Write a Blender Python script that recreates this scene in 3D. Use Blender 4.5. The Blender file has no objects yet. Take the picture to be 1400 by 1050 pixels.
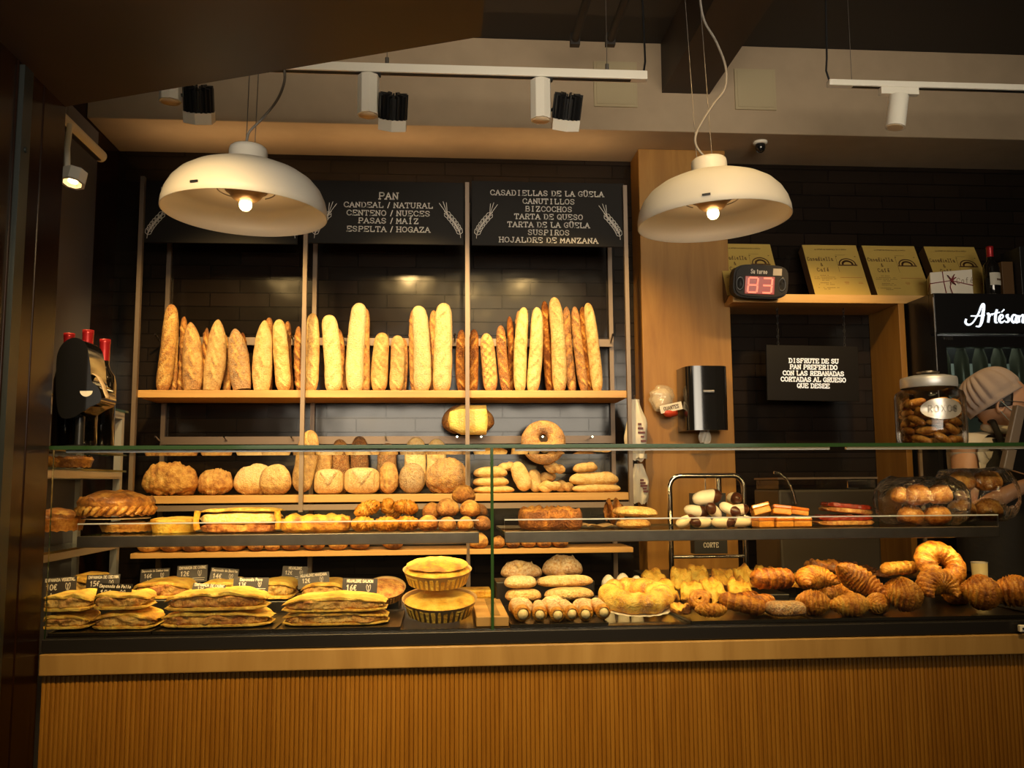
import bpy, bmesh, math, random
from mathutils import Vector, Matrix, Euler, noise

# ------------------------------------------------------------------ scene, camera, world, lights
SC = bpy.context.scene
COL = SC.collection
PI = math.pi
R = math.radians
F_PX = 1230.0                       # focal length in pixels of the 1400 x 1050 frame
CAM = Vector((0.0, 0.0, 1.28))
YAW, PITCH, ROLL = R(4.43), R(6.35), R(-0.40)
ROT = Matrix.Rotation(-YAW, 3, 'Z') @ Matrix.Rotation(PI / 2 + PITCH, 3, 'X') @ Matrix.Rotation(ROLL, 3, 'Z')
cd = bpy.data.cameras.new('camera')
cd.sensor_width = 36.0
cd.lens = 36.0 * F_PX / 1400.0
cd.clip_start = 0.05
cam = bpy.data.objects.new('camera', cd)
cam.matrix_world = Matrix.Translation(CAM) @ ROT.to_4x4()
COL.objects.link(cam)
SC.camera = cam

vs = SC.view_settings
vs.view_transform = 'Standard'
vs.look = 'None'
vs.exposure = 0.0
vs.gamma = 1.0
vs.use_curve_mapping = False
SC.cycles.max_bounces = 10
SC.cycles.transparent_max_bounces = 24
SC.cycles.caustics_reflective = False
SC.cycles.caustics_refractive = False
SC.cycles.sample_clamp_indirect = 4.0

w = bpy.data.worlds.new('world')
SC.world = w
w.use_nodes = True
w.node_tree.nodes['Background'].inputs[0].default_value = (1.0, 0.88, 0.72, 1)
w.node_tree.nodes['Background'].inputs[1].default_value = 0.022

WARM = (1.0, 0.64, 0.235)
AMB = (1.0, 0.72, 0.36)


def area_light(name, loc, target, sx, sy, power, color=WARM, spread=180):
    l = bpy.data.lights.new(name, 'AREA')
    l.shape = 'RECTANGLE'
    l.size, l.size_y = sx, sy
    l.energy = power
    l.color = color
    l.spread = R(spread)
    o = bpy.data.objects.new(name, l)
    o.location = loc
    o.rotation_euler = (Vector(target) - Vector(loc)).to_track_quat('-Z', 'Y').to_euler()
    COL.objects.link(o)
    return o


def spot_light(name, loc, target, power, angle=60, blend=0.6, color=WARM, radius=0.03):
    l = bpy.data.lights.new(name, 'SPOT')
    l.energy = power
    l.spot_size = R(angle)
    l.spot_blend = blend
    l.color = color
    l.shadow_soft_size = radius
    o = bpy.data.objects.new(name, l)
    o.location = loc
    o.rotation_euler = (Vector(target) - Vector(loc)).to_track_quat('-Z', 'Y').to_euler()
    COL.objects.link(o)
    return o


# ceiling lamps over the customers' side of the shop
area_light('shop_ceiling_light', (0.6, 0.2, 2.95), (0.3, 2.4, 0.6), 1.2, 0.5, 7, AMB)
spot_light('shop_ceiling_spot', (0.25, 0.75, 2.95), (0.02, 2.45, 0.62), 168, 54, 1.0, AMB, 0.08)
# daylight from the shop window behind the customers
area_light('shop_window_light', (0.4, -1.1, 2.12), (0.4, 3.9, 3.05), 3.4, 1.1, 26, (1.0, 0.86, 0.66), 66)
spot_light('aisle_fill_spot', (1.95, 2.75, 2.74), (1.90, 3.40, 1.45), 22, 50, 0.9, WARM, 0.04)  # unseen spot added to brighten the shop assistant
spot_light('canopy_fill_spot', (-0.50, 1.35, 2.21), (-0.72, 2.6, 2.02), 9, 95, 0.9, (1.0, 0.84, 0.62), 0.06)  # added under the canopy to brighten the first pendant lamp
spot_light('canopy_shelf_fill', (-0.62, 1.45, 2.21), (-0.80, 4.08, 1.36), 88, 40, 0.9, WARM, 0.05)  # added under the canopy to brighten the middle board loaves
spot_light('ceiling_shelf_spot', (0.25, 1.55, 2.9), (0.05, 4.08, 1.38), 84, 38, 0.9, WARM, 0.05)
spot_light('ceiling_shelf_spot', (0.85, 1.75, 2.9), (0.70, 4.08, 1.40), 60, 38, 0.9, WARM, 0.05)
# lamps added under the canopy, and ceiling spots, for the food behind the glass
spot_light('canopy_fill_spot', (-0.56, 1.25, 2.21), (-0.70, 2.72, 0.98), 88, 62, 0.9, WARM, 0.05)
spot_light('canopy_fill_spot', (-0.12, 1.15, 2.21), (-0.20, 2.72, 0.98), 84, 62, 0.9, WARM, 0.05)
spot_light('counter_ceiling_spot', (0.22, 1.30, 2.9), (0.34, 2.75, 0.95), 88, 52, 0.9, WARM, 0.05)
spot_light('counter_ceiling_spot', (0.92, 1.30, 2.9), (0.80, 2.75, 0.95), 80, 52, 0.9, WARM, 0.05)
spot_light('counter_ceiling_spot', (1.50, 1.30, 2.9), (1.35, 2.75, 0.98), 84, 56, 0.9, WARM, 0.05)


# ------------------------------------------------------------------ from a pixel of the photo to a point at a known depth
def ray(px, py):
    return ROT @ Vector(((px - 700.0) / F_PX, (525.0 - py) / F_PX, -1.0))


def at(px, py, Y):
    d = ray(px, py)
    return CAM + d * ((Y - CAM.y) / d.y)


def atz(px, py, z):
    d = ray(px, py)
    return CAM + d * ((z - CAM.z) / d.z)


def atx(px, py, X):
    d = ray(px, py)
    return CAM + d * ((X - CAM.x) / d.x)


def mpp(Y):
    return Y / F_PX

# ------------------------------------------------------------------ materials
def new_mat(name):
    m = bpy.data.materials.new(name)
    m.use_nodes = True
    nt = m.node_tree
    return m, nt, nt.nodes['Principled BSDF']


def N(nt, t, **kw):
    n = nt.nodes.new(t)
    for k, v in kw.items():
        if k in n.inputs.keys():
            n.inputs[k].default_value = v
        else:
            setattr(n, k, v)
    return n


def L(nt, a, b):
    nt.links.new(a, b)


def ramp(nt, stops):
    n = nt.nodes.new('ShaderNodeValToRGB')
    cr = n.color_ramp
    while len(cr.elements) < len(stops):
        cr.elements.new(0.5)
    for e, (p, c) in zip(cr.elements, stops):
        e.position = p
        e.color = (*c, 1)
    return n


def simple(name, col, rough=0.5, metal=0.0, coat=0.0, noise_amt=0.0, noise_scale=20, bump=0.0, emis=None, estr=0.0, spec=None):
    m, nt, b = new_mat(name)
    b.inputs['Base Color'].default_value = (*col, 1)
    b.inputs['Roughness'].default_value = rough
    b.inputs['Metallic'].default_value = metal
    b.inputs['Coat Weight'].default_value = coat
    b.inputs['Coat Roughness'].default_value = 0.08
    if spec is not None:
        b.inputs['Specular IOR Level'].default_value = spec
    if emis:
        b.inputs['Emission Color'].default_value = (*emis, 1)
        b.inputs['Emission Strength'].default_value = estr
    if noise_amt or bump:
        tc = N(nt, 'ShaderNodeTexCoord')
        no = N(nt, 'ShaderNodeTexNoise', Scale=noise_scale, Detail=5.0)
        L(nt, tc.outputs['Object'], no.inputs['Vector'])
        if noise_amt:
            r = ramp(nt, [(0.3, tuple(c * (1 - noise_amt) for c in col)), (0.7, tuple(min(1, c * (1 + noise_amt)) for c in col))])
            L(nt, no.outputs['Fac'], r.inputs['Fac'])
            L(nt, r.outputs['Color'], b.inputs['Base Color'])
        if bump:
            bp = N(nt, 'ShaderNodeBump', Strength=bump, Distance=0.01)
            L(nt, no.outputs['Fac'], bp.inputs['Height'])
            L(nt, bp.outputs['Normal'], b.inputs['Normal'])
    return m


def bread_mat(name, stops, rough=0.62, coat=0.0, grain=180.0, bump=0.5, flour_col=(0.93, 0.82, 0.58), seed_col=(0.85, 0.66, 0.36)):
    """attribute 'tone': R crust darkness, G flour, B seeds - crust colouring, with shade painted on loaf undersides."""
    m, nt, b = new_mat(name)
    at_ = N(nt, 'ShaderNodeAttribute', attribute_name='tone')
    sep = N(nt, 'ShaderNodeSeparateColor')
    L(nt, at_.outputs['Color'], sep.inputs['Color'])
    tc = N(nt, 'ShaderNodeTexCoord')
    n1 = N(nt, 'ShaderNodeTexNoise', Scale=30.0, Detail=8.0, Roughness=0.72)
    L(nt, tc.outputs['Object'], n1.inputs['Vector'])
    ma = N(nt, 'ShaderNodeMath', operation='MULTIPLY_ADD')
    L(nt, n1.outputs['Fac'], ma.inputs[0])
    ma.inputs[1].default_value = 2.3
    ma.inputs[2].default_value = -1.15
    ad = N(nt, 'ShaderNodeMath', operation='ADD', use_clamp=True)
    L(nt, sep.outputs['Red'], ad.inputs[0])
    L(nt, ma.outputs[0], ad.inputs[1])
    r = ramp(nt, stops)
    L(nt, ad.outputs[0], r.inputs['Fac'])
    n2 = N(nt, 'ShaderNodeTexNoise', Scale=grain, Detail=4.0)
    L(nt, tc.outputs['Object'], n2.inputs['Vector'])
    # flour
    fm = N(nt, 'ShaderNodeMath', operation='MULTIPLY')
    fr = ramp(nt, [(0.36, (0, 0, 0)), (0.6, (1, 1, 1))])
    L(nt, n2.outputs['Fac'], fr.inputs['Fac'])
    fg = N(nt, 'ShaderNodeMath', operation='MULTIPLY_ADD')
    L(nt, fr.outputs['Color'], fg.inputs[0])
    fg.inputs[1].default_value = 0.75
    fg.inputs[2].default_value = 0.25
    L(nt, fg.outputs[0], fm.inputs[0])
    L(nt, sep.outputs['Green'], fm.inputs[1])
    mx = N(nt, 'ShaderNodeMix', data_type='RGBA')
    L(nt, fm.outputs[0], mx.inputs['Factor'])
    L(nt, r.outputs['Color'], mx.inputs['A'])
    mx.inputs['B'].default_value = (*flour_col, 1)
    # seeds
    vo = N(nt, 'ShaderNodeTexVoronoi', Scale=170.0)
    L(nt, tc.outputs['Object'], vo.inputs['Vector'])
    sr = ramp(nt, [(0.22, (1, 1, 1)), (0.36, (0, 0, 0))])
    L(nt, vo.outputs['Distance'], sr.inputs['Fac'])
    sm = N(nt, 'ShaderNodeMath', operation='MULTIPLY')
    L(nt, sr.outputs['Color'], sm.inputs[0])
    L(nt, sep.outputs['Blue'], sm.inputs[1])
    mx2 = N(nt, 'ShaderNodeMix', data_type='RGBA')
    L(nt, sm.outputs[0], mx2.inputs['Factor'])
    L(nt, mx.outputs['Result'], mx2.inputs['A'])
    mx2.inputs['B'].default_value = (*seed_col, 1)
    L(nt, mx2.outputs['Result'], b.inputs['Base Color'])
    hs = N(nt, 'ShaderNodeMath', operation='ADD')
    L(nt, n2.outputs['Fac'], hs.inputs[0])
    L(nt, sm.outputs[0], hs.inputs[1])
    bp = N(nt, 'ShaderNodeBump', Strength=min(1.0, bump * 1.7), Distance=0.010)
    L(nt, hs.outputs[0], bp.inputs['Height'])
    L(nt, bp.outputs['Normal'], b.inputs['Normal'])
    b.inputs['Roughness'].default_value = rough
    b.inputs['Coat Weight'].default_value = coat
    b.inputs['Coat Roughness'].default_value = 0.18
    b.inputs['Specular IOR Level'].default_value = 0.3
    return m


def glass_mat(name, tint=(0.97, 0.99, 0.97), gloss=1.0, rough=0.0, base=0.0, ior=1.5):
    m = bpy.data.materials.new(name)
    m.use_nodes = True
    nt = m.node_tree
    nt.nodes.clear()
    out = N(nt, 'ShaderNodeOutputMaterial')
    t = N(nt, 'ShaderNodeBsdfTransparent')
    t.inputs[0].default_value = (*tint, 1)
    g = N(nt, 'ShaderNodeBsdfGlossy')
    g.inputs['Roughness'].default_value = rough
    fr = N(nt, 'ShaderNodeFresnel', IOR=ior)
    ma = N(nt, 'ShaderNodeMath', operation='MULTIPLY_ADD', use_clamp=True)
    L(nt, fr.outputs[0], ma.inputs[0])
    ma.inputs[1].default_value = gloss
    ma.inputs[2].default_value = base
    mx = N(nt, 'ShaderNodeMixShader')
    L(nt, ma.outputs[0], mx.inputs[0])
    L(nt, t.outputs[0], mx.inputs[1])
    L(nt, g.outputs[0], mx.inputs[2])
    L(nt, mx.outputs[0], out.inputs['Surface'])
    return m, nt, g


def wood_mat(name, c1, c2, c3, scale=6.0, axis='X', rough=0.42, stretch=14.0, coat=0.0):
    m, nt, b = new_mat(name)
    tc = N(nt, 'ShaderNodeTexCoord')
    mp = N(nt, 'ShaderNodeMapping')
    s = {'X': (1, stretch, stretch), 'Y': (stretch, 1, stretch), 'Z': (stretch, stretch, 1)}[axis]
    mp.inputs['Scale'].default_value = s
    L(nt, tc.outputs['Object'], mp.inputs['Vector'])
    n1 = N(nt, 'ShaderNodeTexNoise', Scale=scale * 0.35, Detail=8.0, Roughness=0.6, Distortion=0.6)
    L(nt, mp.outputs[0], n1.inputs['Vector'])
    r = ramp(nt, [(0.25, c1), (0.5, c2), (0.75, c3)])
    L(nt, n1.outputs['Fac'], r.inputs['Fac'])
    L(nt, r.outputs['Color'], b.inputs['Base Color'])
    b.inputs['Roughness'].default_value = rough
    b.inputs['Coat Weight'].default_value = coat
    bp = N(nt, 'ShaderNodeBump', Strength=0.12, Distance=0.003)
    L(nt, n1.outputs['Fac'], bp.inputs['Height'])
    L(nt, bp.outputs['Normal'], b.inputs['Normal'])
    return m


def tile_mat(name):
    m, nt, b = new_mat(name)
    tc = N(nt, 'ShaderNodeTexCoord')
    sp = N(nt, 'ShaderNodeSeparateXYZ')
    L(nt, tc.outputs['Object'], sp.inputs[0])
    ad = N(nt, 'ShaderNodeMath', operation='ADD')
    L(nt, sp.outputs['X'], ad.inputs[0])
    L(nt, sp.outputs['Y'], ad.inputs[1])
    cb = N(nt, 'ShaderNodeCombineXYZ')
    L(nt, ad.outputs[0], cb.inputs['X'])
    L(nt, sp.outputs['Z'], cb.inputs['Y'])
    br = N(nt, 'ShaderNodeTexBrick', offset=0.5, Scale=1.0)
    br.inputs['Brick Width'].default_value = 0.278
    br.inputs['Row Height'].default_value = 0.0665
    br.inputs['Mortar Size'].default_value = 0.0022
    br.inputs['Mortar Smooth'].default_value = 0.25
    br.inputs['Color1'].default_value = (0.011, 0.008, 0.006, 1)
    br.inputs['Color2'].default_value = (0.018, 0.012, 0.009, 1)
    br.inputs['Mortar'].default_value = (0.004, 0.003, 0.003, 1)
    L(nt, cb.outputs[0], br.inputs['Vector'])
    L(nt, br.outputs['Color'], b.inputs['Base Color'])
    n0 = N(nt, 'ShaderNodeTexNoise', Scale=7.0, Detail=1.0)
    n1 = N(nt, 'ShaderNodeMath', operation='MULTIPLY')
    n1.inputs[1].default_value = 0.55
    L(nt, tc.outputs['Object'], n0.inputs['Vector'])
    L(nt, n0.outputs['Fac'], n1.inputs[0])
    h = N(nt, 'ShaderNodeMath', operation='MULTIPLY_ADD')
    L(nt, br.outputs['Fac'], h.inputs[0])
    h.inputs[1].default_value = -1.0
    L(nt, n1.outputs[0], h.inputs[2])
    bp = N(nt, 'ShaderNodeBump', Strength=0.7, Distance=0.006)
    L(nt, h.outputs[0], bp.inputs['Height'])
    L(nt, bp.outputs['Normal'], b.inputs['Normal'])
    b.inputs['Roughness'].default_value = 0.16
    b.inputs['Specular IOR Level'].default_value = 0.42
    return m


M = {}
M['tile'] = tile_mat('glazed_black_tile')
M['plaster'] = simple('beige_plaster', (0.42, 0.32, 0.215), 0.85, noise_amt=0.05, noise_scale=9, bump=0.08)
M['dark_ceiling'] = simple('dark_ceiling_paint', (0.022, 0.017, 0.014), 0.7)
M['canopy'] = simple('dark_brown_lacquer', (0.024, 0.009, 0.003), 0.55, noise_amt=0.15, noise_scale=4)
M['beam'] = simple('dark_brown_beam_paint', (0.030, 0.018, 0.012), 0.6)
M['plank'] = simple('glossy_brown_plank', (0.016, 0.006, 0.003), 0.2, noise_amt=0.2, noise_scale=30, bump=0.03, spec=0.14)
M['grey_panel'] = simple('blue_grey_panel', (0.12, 0.12, 0.15), 0.6)
M['floor'] = simple('dark_floor_tile', (0.06, 0.05, 0.04), 0.5)
M['oak'] = wood_mat('oak_board', (0.52, 0.28, 0.085), (0.64, 0.37, 0.12), (0.72, 0.45, 0.17), 5, 'X', 0.45)
M['oak_v'] = wood_mat('oak_upright', (0.26, 0.115, 0.016), (0.34, 0.16, 0.026), (0.41, 0.21, 0.042), 5, 'Z', 0.48, 10)
M['band'] = wood_mat('pale_wood_band', (0.25, 0.145, 0.042), (0.33, 0.20, 0.064), (0.39, 0.25, 0.09), 5, 'Z', 0.4, 9)
M['bamboo'] = wood_mat('bamboo_tambour', (0.20, 0.082, 0.007), (0.275, 0.122, 0.012), (0.345, 0.168, 0.022), 7, 'Z', 0.42, 26)
M['trim'] = simple('black_trim', (0.012, 0.011, 0.011), 0.3)
M['steel'] = simple('brushed_steel', (0.30, 0.27, 0.23), 0.34, 1.0, noise_amt=0.06, noise_scale=60)
M['case_rail'] = simple('dark_bronze_rail', (0.15, 0.13, 0.11), 0.36, 1.0, noise_amt=0.1, noise_scale=30)
M['rail_steel'] = simple('bronze_steel_bar', (0.26, 0.20, 0.155), 0.5, 0.7)
M['chrome'] = simple('chrome', (0.75, 0.73, 0.70), 0.12, 1.0)
M['alu'] = simple('satin_aluminium', (0.60, 0.62, 0.66), 0.4, 0.6)
M['white'] = simple('white_paint', (0.90, 0.86, 0.76), 0.42)
M['lamp_white'] = simple('matt_white_lamp_enamel', (0.58, 0.545, 0.48), 0.5)
M['black'] = simple('black_plastic', (0.012, 0.012, 0.013), 0.35)
M['gloss_black'] = simple('glossy_black_plastic', (0.010, 0.010, 0.011), 0.08, coat=0.6)
M['board'] = simple('black_chalkboard', (0.009, 0.007, 0.006), 0.55, spec=0.2)
M['chalk'] = simple('white_lettering', (0.78, 0.74, 0.68), 0.7)
M['card'] = simple('black_price_card', (0.035, 0.030, 0.030), 0.4)
M['cord'] = simple('grey_cord', (0.20, 0.18, 0.16), 0.6)
M['wire'] = simple('thin_steel_wire', (0.18, 0.16, 0.14), 0.4, 0.6)
M['paper'] = simple('white_paper', (0.84, 0.78, 0.66), 0.75, bump=0.1, noise_scale=60)
M['kraft'] = simple('tan_greaseproof_paper', (0.62, 0.46, 0.27), 0.7, bump=0.3, noise_scale=40)
M['goldbox'] = simple('gold_yellow_box_card', (0.60, 0.42, 0.11), 0.42, noise_amt=0.04, noise_scale=8)
M['boxside'] = simple('brown_box_side', (0.12, 0.06, 0.02), 0.5)
M['boxink'] = simple('brown_box_print', (0.10, 0.045, 0.02), 0.6)
M['boxred'] = simple('red_box_print', (0.38, 0.09, 0.03), 0.6)
M['wine'] = simple('dark_wine_bottle_glass', (0.010, 0.008, 0.006), 0.06, coat=0.5)
M['capsule'] = simple('red_foil_capsule', (0.42, 0.015, 0.02), 0.35, 0.3)
M['label'] = simple('bottle_label_paper', (0.70, 0.66, 0.56), 0.6)
M['led'] = simple('red_led_digit', (0.9, 0.2, 0.12), 0.5, emis=(1.0, 0.26, 0.17), estr=0.75)
M['ledpanel'] = simple('dark_red_display_panel', (0.22, 0.02, 0.012), 0.3, emis=(0.5, 0.035, 0.02), estr=0.28)
M['signlight'] = simple('backlit_white_script', (0.9, 0.93, 1.0), 0.5, emis=(0.80, 0.90, 1.0), estr=1.5)
M['bulb'] = simple('glowing_bulb', (1, 0.9, 0.7), 0.3, emis=(1.0, 0.70, 0.30), estr=13.0)
M['lens'] = simple('glowing_spot_lens', (1, 0.9, 0.7), 0.3, emis=(1.0, 0.70, 0.32), estr=12.0)
M['dimlens'] = simple('spot_lens_ring', (0.72, 0.58, 0.40), 0.35)
M['led_strip'] = simple('warm_led_strip', (1, 0.9, 0.7), 0.3, emis=(1.0, 0.70, 0.32), estr=1.0)
M['skin'] = simple('skin', (0.62, 0.34, 0.20), 0.5, noise_amt=0.06, noise_scale=25)
M['hair'] = simple('dark_brown_hair', (0.02, 0.012, 0.008), 0.5, bump=0.4, noise_scale=60)
M['cap'] = simple('mauve_beige_cap_cloth', (0.45, 0.35, 0.30), 0.85, bump=0.25, noise_scale=45)
M['tshirt'] = simple('white_tshirt_cotton', (0.72, 0.66, 0.56), 0.85, bump=0.2, noise_scale=40)
M['apron'] = simple('black_apron_cloth', (0.015, 0.013, 0.013), 0.8, bump=0.2, noise_scale=40)
M['mask'] = simple('pale_blue_mask', (0.42, 0.58, 0.62), 0.8)
M['fridge'] = simple('black_fridge_enamel', (0.010, 0.009, 0.009), 0.28)
M['door_glass'], _nt, _g = glass_mat('fridge_door_glass', (0.72, 0.78, 0.76), 1.0)
M['glass'], _nt, _g = glass_mat('clear_counter_glass', (0.975, 0.985, 0.975), 0.55)
M['topglass'], _nt, _g = glass_mat('clear_top_glass', (0.975, 0.985, 0.975), 1.0)
M['apricot'] = simple('apricot_sponge', (0.80, 0.36, 0.045), 0.4, noise_amt=0.3, noise_scale=50)
M['lipglass'], _nt, _g = glass_mat('clear_acrylic_strip', (0.93, 0.90, 0.84), 1.0, base=0.03)
M['jarglass'], _nt, _g = glass_mat('jar_glass', (0.97, 0.95, 0.91), 0.8, base=0.01)
M['edge'] = simple('green_glass_edge', (0.020, 0.055, 0.018), 0.10, spec=0.6)
def film_mat(name, col, haze, gloss):
    m = bpy.data.materials.new(name)
    m.use_nodes = True
    nt = m.node_tree
    nt.nodes.clear()
    out = N(nt, 'ShaderNodeOutputMaterial')
    t, d, g = N(nt, 'ShaderNodeBsdfTransparent'), N(nt, 'ShaderNodeBsdfDiffuse'), N(nt, 'ShaderNodeBsdfGlossy', Roughness=0.12)
    d.inputs[0].default_value = (*col, 1)
    m1, m2 = N(nt, 'ShaderNodeMixShader'), N(nt, 'ShaderNodeMixShader')
    m1.inputs[0].default_value, m2.inputs[0].default_value = haze, gloss
    L(nt, t.outputs[0], m1.inputs[1]); L(nt, d.outputs[0], m1.inputs[2])
    L(nt, m1.outputs[0], m2.inputs[1]); L(nt, g.outputs[0], m2.inputs[2])
    L(nt, m2.outputs[0], out.inputs['Surface'])
    return m


M['film'] = film_mat('milky_plastic_film', (0.80, 0.70, 0.52), 0.32, 0.06)
M['celo'], _nt, _g = glass_mat('crinkled_cellophane', (0.97, 0.95, 0.90), 0.9, 0.05, base=0.05)
_tc = N(_nt, 'ShaderNodeTexCoord')
_n = N(_nt, 'ShaderNodeTexNoise', Scale=26.0, Detail=3.0, Distortion=1.5)
L(_nt, _tc.outputs['Object'], _n.inputs['Vector'])
_b = N(_nt, 'ShaderNodeBump', Strength=0.8, Distance=0.02)
L(_nt, _n.outputs['Fac'], _b.inputs['Height'])
L(_nt, _b.outputs['Normal'], _g.inputs['Normal'])

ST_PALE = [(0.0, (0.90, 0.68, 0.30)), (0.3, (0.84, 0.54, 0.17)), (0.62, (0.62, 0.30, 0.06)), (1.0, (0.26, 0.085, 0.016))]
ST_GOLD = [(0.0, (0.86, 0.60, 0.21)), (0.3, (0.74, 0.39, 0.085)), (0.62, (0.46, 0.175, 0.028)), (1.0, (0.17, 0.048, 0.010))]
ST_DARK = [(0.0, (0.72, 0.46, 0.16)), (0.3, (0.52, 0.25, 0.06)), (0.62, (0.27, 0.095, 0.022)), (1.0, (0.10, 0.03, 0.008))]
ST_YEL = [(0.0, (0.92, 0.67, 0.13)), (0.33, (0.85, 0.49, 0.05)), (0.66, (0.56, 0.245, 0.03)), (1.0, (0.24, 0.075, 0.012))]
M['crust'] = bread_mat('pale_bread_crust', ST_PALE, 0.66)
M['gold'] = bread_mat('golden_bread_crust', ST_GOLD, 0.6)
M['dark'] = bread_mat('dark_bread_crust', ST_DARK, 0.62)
M['pastry'] = bread_mat('yellow_pastry', ST_YEL, 0.45, 0.15, 120, 0.35)
M['glaze'] = bread_mat('glazed_brown_pastry', ST_GOLD, 0.34, 0.35, 140, 0.3)
M['croissant'] = bread_mat('flaky_croissant', [(0.0, (0.88, 0.52, 0.10)), (0.33, (0.68, 0.29, 0.032)), (0.66, (0.38, 0.122, 0.013)), (1.0, (0.12, 0.03, 0.006))], 0.36, 0.3, 150, 0.4)
M['filling'] = bread_mat('meat_filling', [(0.0, (0.82, 0.55, 0.18)), (0.35, (0.74, 0.40, 0.12)), (0.65, (0.48, 0.19, 0.06)), (1.0, (0.20, 0.06, 0.03))], 0.5, 0.1, 90, 0.9)
M['cream'] = simple('vanilla_cream', (0.86, 0.70, 0.36), 0.4)
M['meringue'] = simple('white_cream', (0.88, 0.84, 0.74), 0.6, bump=0.4, noise_scale=50)
M['choc'] = simple('dark_chocolate', (0.07, 0.022, 0.010), 0.3, noise_amt=0.3)
M['icing'] = simple('ivory_icing', (0.84, 0.76, 0.60), 0.4, noise_amt=0.05)
M['orange_jelly'] = simple('orange_fruit_jelly', (0.72, 0.22, 0.03), 0.12, coat=0.6, noise_amt=0.3, noise_scale=40)
M['red_jelly'] = simple('red_berry_glaze', (0.36, 0.035, 0.012), 0.12, coat=0.6, noise_amt=0.4, noise_scale=60, bump=0.5)
M['foil'] = simple('paper_baking_tin', (0.50, 0.33, 0.15), 0.6, 0.0, bump=0.1)
M['tray'] = simple('dark_steel_tray', (0.10, 0.085, 0.065), 0.28, 0.9)
M['deck'] = simple('polished_dark_deck', (0.045, 0.035, 0.025), 0.12, 0.6)
M['red_plastic'] = simple('red_plastic', (0.62, 0.06, 0.02), 0.4)


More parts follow.
